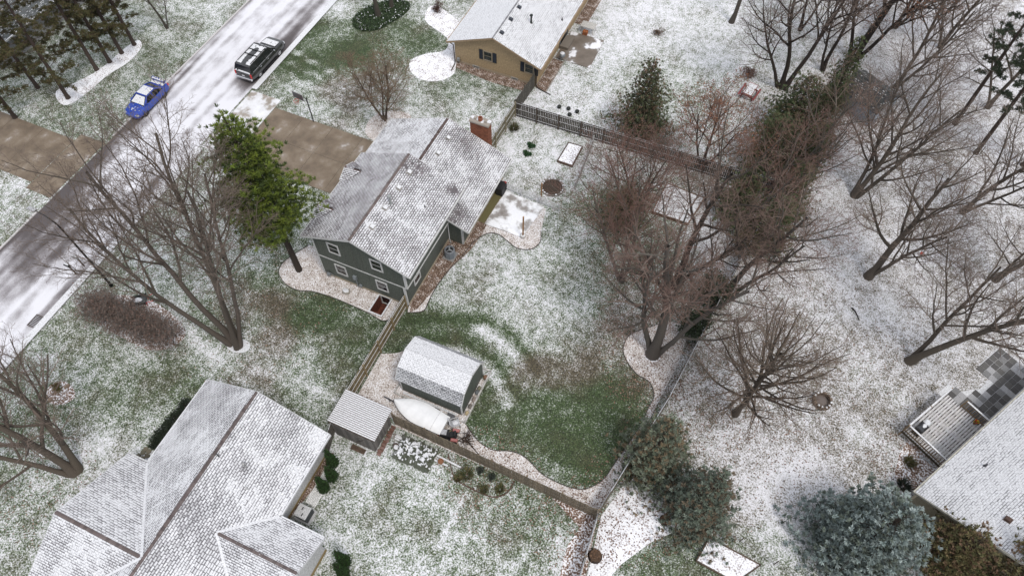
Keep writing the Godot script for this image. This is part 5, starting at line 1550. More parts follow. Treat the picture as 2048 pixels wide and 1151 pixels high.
func lean_to() -> void:
	var hs := thing("lean_to_shed", "low grey board shed with a corrugated white metal roof", "shed", Vector3(-17.35, 0, -13.2))
	var grey := Color(0.2, 0.185, 0.17)
	var w := MB.new()
	w.col = Color(0.19, 0.17, 0.15)
	w.box2(Vector3(-18.85, 0, -11.9), Vector3(-15.78, 1.95, -14.2))
	obj("frame", w, M.wood, hs)
	var bms := []
	for k in 3: bms.append(box_mesh(Vector3(0.14, 2.02, 0.022), mat(lin(0.2 * (0.8 + 0.2 * k), 0.185 * (0.8 + 0.2 * k), 0.17 * (0.82 + 0.2 * k)), 0.9, grain(60 + k, 0.03, 0.6, 1.0), 0.8)))
	var x := -18.8
	while x < -15.75:
		inst("board", bms[rng.randi() % 3], hs, Vector3(x, 1.01, -11.86))
		x += 0.15
	var z := -11.95
	var turn := Basis(Vector3.UP, PI / 2)
	while z > -14.2:
		inst("board", bms[rng.randi() % 3], hs, Vector3(-15.74, 1.01, z), turn)
		z -= 0.15
	var dr := MB.new()
	dr.col = Color(0.17, 0.15, 0.135)
	for y in [0.3, 1.6]: dr.box2(Vector3(-17.25, y, -11.845), Vector3(-16.3, y + 0.12, -11.82))
	dr.bar(Vector3(-17.2, 0.4, -11.83), Vector3(-16.35, 1.6, -11.83), 0.02, 0.1, Vector3(0, 0, 1))
	obj("door", dr, M.wood, hs)
	# ribbed sheet: ribs along x, snow lying in the pans between
	var rf := MB.new()
	var pans := MB.new()
	rf.col = Color(0.36, 0.32, 0.3)
	var zz := -14.45
	while zz < -11.95:
		var y0 := 2.14 + (-12.0 - zz) * 0.03
		rf.quad_to(Vector3(-19.2, y0, zz), Vector3(-15.45, y0, zz), Vector3(-15.45, y0 + 0.03, zz + 0.02), Vector3(-19.2, y0 + 0.03, zz + 0.02), Vector3(0, 1, -1))
		rf.quad_to(Vector3(-19.2, y0 + 0.03, zz + 0.02), Vector3(-15.45, y0 + 0.03, zz + 0.02), Vector3(-15.45, y0, zz + 0.04), Vector3(-19.2, y0, zz + 0.04), Vector3(0, 1, 1))
		rf.quad_to(Vector3(-19.2, y0, zz + 0.04), Vector3(-15.45, y0, zz + 0.04), Vector3(-15.45, y0 - 0.004, zz + 0.14), Vector3(-19.2, y0 - 0.004, zz + 0.14), Vector3.UP)
		pans.box2(Vector3(-19.18, y0, zz + 0.048), Vector3(-15.47, y0 + 0.016, zz + 0.132))
		zz += 0.14
	rf.box2(Vector3(-19.18, 2.09, -14.42), Vector3(-15.47, 2.13, -11.95))
	var ro := obj("roof", rf, M.metal, hs)
	stuff(obj("snow", pans, M.snow, ro))
	var fas := MB.new()
	fas.col = Color(0.12, 0.07, 0.05)
	fas.box2(Vector3(-19.15, 1.97, -11.93), Vector3(-15.5, 2.09, -11.97))
	fas.box2(Vector3(-15.5, 1.97, -11.95), Vector3(-15.54, 2.09, -14.4))
	obj("fascia", fas, M.wood, hs)
	# doorstep, bricks and planks around it
	var st := MB.new()
	st.col = Color(0.13, 0.09, 0.06)
	for k in 3: st.box(Vector3(-16.9, 0.1, -11.62 + k * 0.13), Vector3(1.1, 0.05, 0.11))
	st.box(Vector3(-16.9, 0.04, -11.5), Vector3(1.0, 0.08, 0.3))
	tag(obj("wood_step", st, M.wood), "low dark slatted step in front of the metal roofed shed", "step")
	var br := thing("brick_row", "row of old red bricks stacked along the metal roofed shed", "bricks", Vector3(-15.4, 0, -12.9))
	var bmesh := []
	for k in 3: bmesh.append(box_mesh(Vector3(0.3, 0.09, 0.14), mat(lin(0.22 + 0.06 * k, 0.11 + 0.05 * k, 0.08 + 0.05 * k), 0.9, grain(70 + k, 0.06, 0.6, 1.0), 0.4), Vector3.ZERO, 0.012))
	for k in 15:
		inst("brick", bmesh[rng.randi() % 3], br, Vector3(-15.42 + rng.randf_range(-0.04, 0.04), 0.06, -11.75 - k * 0.155), Basis(Vector3.UP, rng.randf_range(-0.12, 0.12)))
	for k in 9:
		inst("brick", bmesh[rng.randi() % 3], br, Vector3(-15.42 + rng.randf_range(-0.05, 0.05), 0.15, -12.0 - k * 0.24), Basis(Vector3.UP, rng.randf_range(-0.2, 0.2)))
	var pl := [[Vector3(-15.2, 0.06, -13.5), Vector3(-9.6, 0.05, -13.25)], [Vector3(-15.1, 0.06, -13.25), Vector3(-11.6, 0.05, -13.08)], [Vector3(-15.1, 0.14, -13.38), Vector3(-12.0, 0.12, -13.3)], [Vector3(-14.9, 0.06, -13.02), Vector3(-12.6, 0.05, -12.85)], [Vector3(-12.2, 0.06, -12.98), Vector3(-10.6, 0.05, -12.98)]]
	for k in pl.size():
		var mb := MB.new()
		mb.col = [Color(0.3, 0.27, 0.24), Color(0.36, 0.33, 0.3)][k % 2]
		mb.bar(pl[k][0], pl[k][1], 0.16, 0.05)
		var o := thing("plank", "snow dusted grey plank lying along the outside of the board fence", "plank", (pl[k][0] + pl[k][1]) * 0.5, 0, "planks lying outside the fence")
		obj("timber", mb, M.wood, o)
		var sn := MB.new()
		sn.bar(pl[k][0].lerp(pl[k][1], 0.04) + Vector3(0, 0.035, 0), pl[k][0].lerp(pl[k][1], 0.97) + Vector3(0, 0.035, 0), 0.12, 0.02)
		obj("snow", sn, M.snow, o)
	tarp_pile()

func tarp_pile() -> void:
	# a heap of logs under a crumpled olive tarpaulin; snow lies in its hollows
	var o := Vector3(-13.15, 0, -12.88)
	var t := thing("tarp_heap", "olive tarpaulin crumpled over a woodpile with snow on its folds", "tarpaulin", o)
	var nx := 30
	var nz := 20
	var f := FastNoiseLite.new()
	f.seed = 77
	f.frequency = 0.9
	f.fractal_octaves = 3
	f.fractal_type = FastNoiseLite.FRACTAL_RIDGED
	var hgt := []
	for j in nz + 1:
		var row := []
		for i in nx + 1:
			var a := float(i) / nx * 2 - 1
			var b := float(j) / nz * 2 - 1
			var x := a * 1.45
			var z := b * 0.92
			var edge := 1.0 - pow(maxf(absf(a), absf(b)), 4.0)
			var y := 0.06 + edge * (0.48 + 0.3 * f.get_noise_2d(x * 1.3, z * 1.3)) + 0.05 * f.get_noise_2d(x * 4.0, z * 4.0)
			row.append(o + Vector3(x + 0.1 * f.get_noise_2d(z * 2.0, 9.0), maxf(y, 0.03), z + 0.12 * f.get_noise_2d(x * 2.0, 3.0)))
		hgt.append(row)
	var mb := MB.new()
	var sn := MB.new()
	for j in nz:
		for i in nx:
			var k := rng.randf_range(0.85, 1.15)
			mb.col = Color(0.065, 0.072, 0.05) * k
			mb.tri_to(hgt[j][i], hgt[j][i + 1], hgt[j + 1][i + 1], Vector3.UP)
			mb.tri_to(hgt[j][i], hgt[j + 1][i + 1], hgt[j + 1][i], Vector3.UP)
			var nr: Vector3 = (hgt[j + 1][i] - hgt[j][i]).cross(hgt[j][i + 1] - hgt[j][i]).normalized()
			var p: Vector3 = hgt[j][i] - o
			if absf(nr.y) > 0.72 and f.get_noise_2d(p.x * 0.5 + 30, p.z * 0.9) > -0.25:
				var up := Vector3(0, 0.018, 0)
				sn.tri_to(hgt[j][i] + up, hgt[j][i + 1] + up, hgt[j + 1][i + 1] + up, Vector3.UP)
				sn.tri_to(hgt[j][i] + up, hgt[j + 1][i + 1] + up, hgt[j + 1][i] + up, Vector3.UP)
	var m: StandardMaterial3D = M.gloss
	obj("tarpaulin", mb, m, t)
	stuff(obj("snow", sn, M.snow, t))
	var lt := thing("log_round", "cut log round with a cap of snow beside the olive tarpaulin", "log", Vector3(-14.57, 0, -12.72))
	var rk := MB.new()
	rk.col = Color(0.16, 0.12, 0.1)
	rk.lathe(Vector3(-14.57, 0, -12.72), PackedVector2Array([Vector2(0.22, 0), Vector2(0.23, 0.3), Vector2(0.2, 0.34), Vector2(0, 0.34)]), 12)
	obj("wood", rk, M.bark, lt)
	var sk := MB.new()
	sk.blob(Vector3(-14.47, 0.35, -12.63), Vector3(0.2, 0.05, 0.18), 0.15, rng)
	obj("snow", sk, M.snow, lt)
	var pp := Vector3(-11.18, 0, -13.01)
	var pot := MB.new()
	pot.col = Color(0.28, 0.13, 0.07)
	pot.lathe(pp, PackedVector2Array([Vector2(0.12, 0), Vector2(0.19, 0.3), Vector2(0.21, 0.3), Vector2(0.21, 0.35), Vector2(0.17, 0.35), Vector2(0.15, 0.26), Vector2(0, 0.26)]), 12)
	tag(obj("clay_pot", pot, M.stone), "terracotta pot standing in the leaves near the olive tarpaulin", "pot")

func far_shed() -> void:
	var o := Vector3(9.6, 0, -59.9)
	var hs := thing("far_shed", "old grey shingled shed with pale blue grey walls under bare trees", "shed", o, deg_to_rad(-30.0), "", true)
	var w := MB.new()
	w.col = Color(0.4, 0.46, 0.54)
	w.box2(Vector3(-1.95, 0, -1.5), Vector3(1.95, 2.05, 1.5))
	for s in [-1.0, 1.0]: w.tri_to(Vector3(s * 1.95, 2.05, -1.5), Vector3(s * 1.95, 2.05, 1.5), Vector3(s * 1.95, 2.95, -0.1), Vector3(s, 0, 0))
	obj("wall", w, M.paint, hs)
	var bt := box_mesh(Vector3(0.05, 2.0, 0.02), mat(lin(0.4, 0.44, 0.48), 0.8))
	for i in 14: inst("batten", bt, hs, Vector3(-1.9 + i * 0.29, 1.02, 1.51))
	var db := MB.new()
	db.col = Color(0.5, 0.53, 0.56)
	db.box2(Vector3(1.96, 0.1, -0.5), Vector3(1.99, 1.95, 0.6))
	obj("door", db, M.paint, hs)
	var rf := Roof.new()
	var sn := func(p: Vector3) -> float: return 0.08 + noise.get_noise_2d(p.x * 3.0, p.z * 3.0) * 0.25
	roof_face(rf, [Vector3(-2.2, 1.95, 1.85), Vector3(2.2, 1.95, 1.85), Vector3(2.2, 3.05, -0.1), Vector3(-2.2, 3.05, -0.1)], Color(0.06, 0.063, 0.065), sn, 0.17, 0.25)
	roof_face(rf, [Vector3(-2.2, 2.0, -1.9), Vector3(2.2, 2.0, -1.9), Vector3(2.2, 3.05, -0.1), Vector3(-2.2, 3.05, -0.1)], Color(0.06, 0.063, 0.065), sn, 0.17, 0.25)
	ridge_caps(rf, Vector3(-2.2, 3.05, -0.1), Vector3(2.2, 3.05, -0.1), Vector3(0, -0.5, 0.86), Vector3(0, -0.5, -0.86), Color(0.1, 0.1, 0.1), 0.1)
	finish_roof(rf, hs)

func board_fence(called: String, label: String, line: PackedVector2Array, h: float, c: Color, rails_side: float, snow := true, named := 300, post_step := 2.4, gap := 0.012) -> Node3D:
	# line: the foot of the fence; boards 14 cm wide on one side of three rails, a post every so far
	var mid := line[line.size() / 2]
	var t := thing(called, label, "fence", Vector3(mid.x, 0, mid.y))
	var ms := []
	for k in 4:
		var b := c * (0.82 + 0.12 * k)
		var mb := MB.new()
		mb.col = Color(1, 1, 1)
		mb.prism(PackedVector2Array([Vector2(-0.068, -0.011), Vector2(0.068, -0.011), Vector2(0.068, 0.011), Vector2(-0.068, 0.011)]), 0.03, h - rng.randf_range(0.0, 0.03))
		ms.append(mesh_of(mb, mat(lin(b.r, b.g, b.b), 0.92, grain(80 + k, 0.025, 0.55, 1.0, 128), 0.9)))
	var pm := box_mesh(Vector3(0.1, h + 0.06, 0.1), mat(lin(c.r * 0.75, c.g * 0.72, c.b * 0.7), 0.92), Vector3(0, (h + 0.06) * 0.5, 0), 0.02)
	var rest := MB.new()
	var made := 0
	for s in line.size() - 1:
		var a := line[s]
		var b := line[s + 1]
		var d := (b - a)
		var l := d.length()
		d /= l
		var d3 := Vector3(d.x, 0, d.y)
		var out := Vector3(-d.y, 0, d.x)
		var bs := Basis(d3, Vector3.UP, d3.cross(Vector3.UP))
		var n := maxi(int(l / (0.136 + gap)), 1)
		for i in n:
			var p := a + d * (l * (i + 0.5) / n)
			var at := Vector3(p.x, 0, p.y)
			if made < named:
				inst("board", ms[rng.randi() % 4], t, at + Vector3(0, rng.randf_range(-0.015, 0.01), 0), Basis(d3, Vector3.UP, d3.cross(Vector3.UP)).rotated(d3, rng.randf_range(-0.012, 0.012)))
				made += 1
			else:
				rest.col = c * rng.randf_range(0.8, 1.2)
				rest.box(at + Vector3(0, h * 0.5, 0), Vector3(0.136, h - 0.02, 0.022), bs)
		var np := maxi(int(round(l / post_step)), 1)
		for i in np + (1 if s == line.size() - 2 else 0):
			var p := a + d * (l * i / np)
			inst("post", pm, t, Vector3(p.x, 0, p.y) + out * (rails_side * 0.075), bs)
		for y in [0.25, h * 0.52, h - 0.2]:
			var rl := MB.new()
			rl.col = c * 0.95
			var p0 := Vector3(a.x, y, a.y) + out * (rails_side * 0.035)
			var p1 := Vector3(b.x, y, b.y) + out * (rails_side * 0.035)
			rl.bar(p0, p1, 0.045, 0.085)
			var r := obj("rail", rl, M.wood, t)
			if snow:
				var sn := MB.new()
				sn.bar(p0 + Vector3(0, 0.05, 0) + out * (rails_side * 0.004), p1 + Vector3(0, 0.05, 0) + out * (rails_side * 0.004), 0.03, 0.014)
				obj("snow", sn, M.snow, r)
		if snow:
			var sn := MB.new()
			var x := 0.0
			while x < l:
				var e := minf(x + rng.randf_range(0.3, 1.2), l)
				if rng.randf() < 0.8: sn.bar(Vector3(a.x + d.x * x, h + 0.002, a.y + d.y * x), Vector3(a.x + d.x * e, h + 0.002, a.y + d.y * e), 0.026, 0.016)
				x = e + 0.03
			if sn.v.size(): stuff(obj("snow", sn, M.snow, t))
	if rest.v.size(): stuff(obj("far_boards", rest, M.wood, t))
	return t

func fences() -> void:
	var fresh := Color(0.3, 0.235, 0.13)
	var brown := Color(0.22, 0.17, 0.12)
	var old := Color(0.12, 0.105, 0.09)
	board_fence("board_fence", "pale new board fence running from the green house to the metal roofed shed", PackedVector2Array([Vector2(-19.32, -23.0), Vector2(-19.24, -14.55)]), 1.83, fresh, -1.0)
	board_fence("board_fence", "brown board fence behind the boat and along the winding gravel", PackedVector2Array([Vector2(-15.5, -14.2), Vector2(-0.02, -13.85)]), 1.83, Color(0.25, 0.2, 0.14), -1.0, false)
	board_fence("board_fence", "weathered board fence with a white snow cap running far under the tree row", PackedVector2Array([Vector2(-0.02, -13.85), Vector2(1.77, -23.32), Vector2(2.74, -31.5), Vector2(5.31, -51.6), Vector2(9.6, -79.0)]), 1.83, Color(0.2, 0.17, 0.13), -1.0, true, 220)
	board_fence("board_fence", "short grey fence running on beyond the gravel corner towards the round stump", PackedVector2Array([Vector2(0.02, -13.75), Vector2(0.45, -8.0)]), 1.83, Color(0.24, 0.21, 0.17), 1.0)
	board_fence("board_fence", "dark weathered fence across the end of the snowy vegetable yard", PackedVector2Array([Vector2(-19.98, -45.6), Vector2(-11.3, -45.75), Vector2(-2.0, -45.9), Vector2(4.6, -46.1)]), 1.83, Color(0.12, 0.1, 0.085), 1.0, true, 130, 2.4, 0.03)
	board_fence("board_fence", "pale fence joining the brick chimney to the dark fence corner", PackedVector2Array([Vector2(-20.08, -39.15), Vector2(-20.0, -45.5)]), 1.83, Color(0.32, 0.29, 0.2), 1.0)
	board_fence("board_fence", "leaning grey fence between the fence corner and the tan house", PackedVector2Array([Vector2(-20.0, -45.75), Vector2(-19.85, -49.95)]), 1.83, Color(0.13, 0.12, 0.1), -1.0, false)
	board_fence("board_fence", "short grey fence between the metal roofed shed and the white walled house", PackedVector2Array([Vector2(-19.1, -12.0), Vector2(-18.7, -10.5)]), 1.6, Color(0.16, 0.14, 0.12), 1.0, true, 300, 1.5)
	picket("white picket fence beside the patio and fire pit", PackedVector2Array([Vector2(-17.4, -37.2), Vector2(-11.96, -36.82)]), 0.95, Color(0.72, 0.72, 0.73))
	picket("low snowy lath fence along the raised garden bed", PackedVector2Array([Vector2(-12.05, -45.4), Vector2(-11.6, -39.6)]), 0.8, Color(0.5, 0.49, 0.48))
	# low wire fence on thin posts beyond the spruces
	wire_fence("low wire fence with dark posts under the two spruces", PackedVector2Array([Vector2(0.80, -16.55), Vector2(2.54, -16.35), Vector2(4.13, -16.33), Vector2(6.49, -15.95)]))
	wire_fence("dark low wire fence crossing the snow beside the raised timber bed", PackedVector2Array([Vector2(7.34, -16.54), Vector2(9.10, -16.27), Vector2(11.47, -15.75), Vector2(13.20, -15.46)]))
	wire_fence("far wire fence at the end of the wooded yard", PackedVector2Array([Vector2(17.60, -61.38), Vector2(20.31, -58.29), Vector2(24.27, -54.25), Vector2(25.62, -53.06)]))

func picket(label: String, line: PackedVector2Array, h: float, c: Color) -> void:
	var a := Vector3(line[0].x, 0, line[0].y)
	var b := Vector3(line[1].x, 0, line[1].y)
	var t := thing("picket_fence", label, "fence", (a + b) * 0.5)
	var m := mat(lin(c.r, c.g, c.b), 0.6, grain(91, 0.03, 0.8, 1.0, 128), 0.9)
	var d := (b - a).normalized()
	var bs := Basis(d, Vector3.UP, d.cross(Vector3.UP))
	var mb := MB.new()
	mb.box(Vector3(0, h * 0.47, 0), Vector3(0.045, h * 0.94, 0.02))
	mb.tri_to(Vector3(-0.022, h * 0.94, 0.01), Vector3(0.022, h * 0.94, 0.01), Vector3(0, h, 0), Vector3.BACK)
	mb.tri_to(Vector3(-0.022, h * 0.94, -0.01), Vector3(0.022, h * 0.94, -0.01), Vector3(0, h, 0), Vector3.FORWARD)
	var pk := mesh_of(mb, m)
	var n := int(a.distance_to(b) / 0.13)
	for i in n + 1: inst("picket", pk, t, a.lerp(b, float(i) / n), bs)
	for y in [h * 0.25, h * 0.8]:
		var r := MB.new()
		r.bar(a + Vector3(0, y, 0) + bs.z * 0.03, b + Vector3(0, y, 0) + bs.z * 0.03, 0.03, 0.06)
		obj("rail", r, m, t)
	var ps := box_mesh(Vector3(0.09, h + 0.1, 0.09), m, Vector3(0, (h + 0.1) * 0.5, 0), 0.02)
	for i in 4: inst("post", ps, t, a.lerp(b, i / 3.0) + bs.z * 0.06, bs)

func wire_fence(label: String, line: PackedVector2Array) -> void:
	var t := thing("wire_fence", label, "fence", Vector3(line[0].x, 0, line[0].y))
	var pm := box_mesh(Vector3(0.05, 1.0, 0.05), mat(lin(0.07, 0.055, 0.045), 0.9), Vector3(0, 0.5, 0))
	for s in line.size() - 1:
		var n := maxi(int(line[s].distance_to(line[s + 1]) / 1.6), 1)
		for i in n + (1 if s == line.size() - 2 else 0):
			var p := line[s].lerp(line[s + 1], float(i) / n)
			inst("post", pm, t, Vector3(p.x, 0, p.y))
	for y in [0.15, 0.4, 0.65, 0.92]:
		var w := MB.new()
		w.col = Color(0.3, 0.28, 0.27)
		var p := PackedVector3Array()
		var r := PackedFloat32Array()
		for q in line:
			p.append(Vector3(q.x, y, q.y))
			r.append(0.007)
		w.tube(p, r, 4)
		obj("wire", w, M.twig, t)

# ---------------------------------------------------------------- vehicles
func hull(mb: MB, st: Array, c: Color, crown := 0.03) -> void:   # st: [z, half width, underside, top] from the tail to the nose
	var rings := []
	for s in st:
		var hw: float = s[1]
		var yb: float = s[2]
		var yt: float = s[3]
		var half := [Vector2(hw * 0.8, yb), Vector2(hw * 0.97, yb + 0.1), Vector2(hw, yb + (yt - yb) * 0.55), Vector2(hw * 0.985, yt - 0.09), Vector2(hw * 0.93, yt - 0.02), Vector2(hw * 0.8, yt), Vector2(hw * 0.4, yt + crown * 0.8)]
		var r := []
		for p in half: r.append(Vector3(p.x, p.y, s[0]))
		r.append(Vector3(0, yt + crown, s[0]))
		for i in range(half.size() - 1, -1, -1): r.append(Vector3(-half[i].x, half[i].y, s[0]))
		rings.append(r)
	mb.col = c
	for i in rings.size() - 1:
		for k in rings[i].size() - 1:
			var mid: Vector3 = (rings[i][k] + rings[i + 1][k + 1]) * 0.5
			mb.quad_to(rings[i][k], rings[i][k + 1], rings[i + 1][k + 1], rings[i + 1][k], Vector3(mid.x, (mid.y - 0.5) * 1.5, 0))
	for q in [[0, 1.0], [rings.size() - 1, -1.0]]:
		var r: Array = rings[q[0]]
		var ctr := Vector3.ZERO
		for p in r: ctr += p / r.size()
		for k in r.size() - 1: mb.tri_to(ctr, r[k], r[k + 1], Vector3(0, 0, q[1]))
		mb.tri_to(ctr, r[r.size() - 1], r[0], Vector3(0, 0, q[1]))

func wheel(car: Node, x: float, z: float, r: float, rim: Color) -> void:
	var s := signf(x)
	var bs := Basis(Vector3.UP, Vector3.RIGHT * s, Vector3.UP.cross(Vector3.RIGHT * s))
	var w := Node3D.new()
	w.name = "wheel"
	car.add_child(w, true)
	orgs[w] = Vector3.ZERO
	var ty := MB.new()
	var c := Vector3(x, r, z)
	ty.lathe(c, PackedVector2Array([Vector2(r * 0.62, -0.2), Vector2(r * 0.95, -0.2), Vector2(r, -0.16), Vector2(r, -0.03), Vector2(r * 0.94, 0.01), Vector2(r * 0.66, 0.012), Vector2(r * 0.64, -0.03)]), 20, bs)
	obj("tyre", ty, M.rubber, w)
	var rm := MB.new()
	rm.col = rim
	rm.lathe(c, PackedVector2Array([Vector2(r * 0.64, -0.03), Vector2(r * 0.58, -0.015), Vector2(r * 0.55, -0.05), Vector2(0.0, -0.06)]), 20, bs)
	for i in 5:
		var a := TAU * i / 5
		var d := bs * Vector3(cos(a), 0, sin(a))
		rm.bar(c + d * 0.04 + bs.y * -0.02, c + d * (r * 0.6) + bs.y * -0.02, r * 0.2, 0.04, bs.y)
	rm.lathe(c, PackedVector2Array([Vector2(r * 0.16, -0.05), Vector2(r * 0.14, 0.005), Vector2(0, 0.01)]), 10, bs)
	obj("rim", rm, M.metal, w)

func cabin(car: Node, zb0: float, zb1: float, zt0: float, zt1: float, hb: float, ht: float, yb: float, yt: float, paint: Color, pillars: Array) -> void:
	# glasshouse: rear base zb0 and front base zb1, roof from zt0 (rear) to zt1 (front)
	var g := MB.new()
	var lo := [Vector3(-hb, yb, zb0), Vector3(hb, yb, zb0), Vector3(hb, yb, zb1), Vector3(-hb, yb, zb1)]
	var hi := [Vector3(-ht, yt, zt0), Vector3(ht, yt, zt0), Vector3(ht, yt, zt1), Vector3(-ht, yt, zt1)]
	for i in 4:
		var j := (i + 1) % 4
		var mid: Vector3 = (lo[i] + lo[j]) * 0.5 - Vector3(0, 0, (zb0 + zb1) * 0.5)
		g.quad_to(lo[i], lo[j], hi[j], hi[i], mid + Vector3.UP * 0.1 - Vector3(0, mid.y, 0))
	obj("window_glass", g, M.glass, car)
	var r := MB.new()
	r.col = paint
	var n := 6
	for i in n:      # a slightly domed roof
		for s in [-1.0, 1.0]:
			var z0 := lerpf(zt0 + 0.06, zt1 - 0.06, float(i) / n)
			var z1 := lerpf(zt0 + 0.06, zt1 - 0.06, float(i + 1) / n)
			var y0 := yt + 0.015 + 0.045 * sin(PI * (i + 0.3) / (n + 0.6))
			var y1 := yt + 0.015 + 0.045 * sin(PI * (i + 1.3) / (n + 0.6))
			r.quad_to(Vector3(0, y0 + 0.02, z0), Vector3(0, y1 + 0.02, z1), Vector3(s * (ht + 0.02), y1 - 0.03, z1), Vector3(s * (ht + 0.02), y0 - 0.03, z0), Vector3.UP)
			r.quad_to(Vector3(s * (ht + 0.02), y1 - 0.03, z1), Vector3(s * (ht + 0.02), y0 - 0.03, z0), Vector3(s * (ht + 0.02), yt - 0.06, z0), Vector3(s * (ht + 0.02), yt - 0.06, z1), Vector3(s, 0, 0))
	for z in [[zt0 + 0.06, 1.0], [zt1 - 0.06, -1.0]]: r.quad_to(Vector3(-ht - 0.02, yt - 0.05, z[0]), Vector3(ht + 0.02, yt - 0.05, z[0]), Vector3(ht, yt + 0.03, z[0]), Vector3(-ht, yt + 0.03, z[0]), Vector3(0, 0, z[1]))
	for s in [-1.0, 1.0]:
		for p in pillars:
			r.bar(Vector3(s * (hb + 0.008), yb, p[0]), Vector3(s * (ht + 0.012), yt, p[1]), 0.03, 0.09, Vector3(0, 0, 1))
		r.bar(Vector3(s * (hb + 0.005), yb, zb0), Vector3(s * (ht + 0.01), yt, zt0), 0.06, 0.1)
		r.bar(Vector3(s * (hb + 0.005), yb, zb1), Vector3(s * (ht + 0.01), yt, zt1), 0.06, 0.08)
		r.bar(Vector3(s * (ht + 0.012), yt, zt0), Vector3(s * (ht + 0.012), yt, zt1), 0.05, 0.05)
	obj("roof", r, M.gloss, car)

func snow_sheet(o: Node, called: String, a: Vector3, b: Vector3, c: Vector3, d: Vector3, cut: float, sd: int, nx := 26, nz := 22) -> void:   # a thin lumpy layer of snow over the patch abcd, with melted gaps
	var f := FastNoiseLite.new()
	f.seed = sd
	f.frequency = 2.2
	var up := (b - a).cross(d - a).normalized()
	if up.y < 0.0: up = -up
	var mb := MB.new()
	var pt := func(i: int, j: int) -> Vector3:
		var u := float(i) / nx
		var v := float(j) / nz
		var p: Vector3 = a.lerp(b, u).lerp(d.lerp(c, u), v)
		return p + up * (0.012 + 0.016 * absf(f.get_noise_2d(p.x * 2.0, p.z * 2.0)) + 0.02 * sin(PI * u) * sin(PI * v))
	for j in nz:
		for i in nx:
			var p: Vector3 = a.lerp(b, (i + 0.5) / nx).lerp(d.lerp(c, (i + 0.5) / nx), (j + 0.5) / nz)
			if f.get_noise_2d(p.x * 1.3 + 5.0, p.z * 1.3) < cut: continue
			mb.quad_to(pt.call(i, j), pt.call(i + 1, j), pt.call(i + 1, j + 1), pt.call(i, j + 1), up)
	if mb.v.size(): stuff(obj(called, mb, M.snow, o))

func small(car: Node, called: String, ctr: Vector3, size: Vector3, m: Material, c := Color(1, 1, 1), k := 0.015) -> MeshInstance3D:
	var mb := MB.new()
	mb.col = c
	mb.chamfer(ctr, size, k)
	return obj(called, mb, m, car)

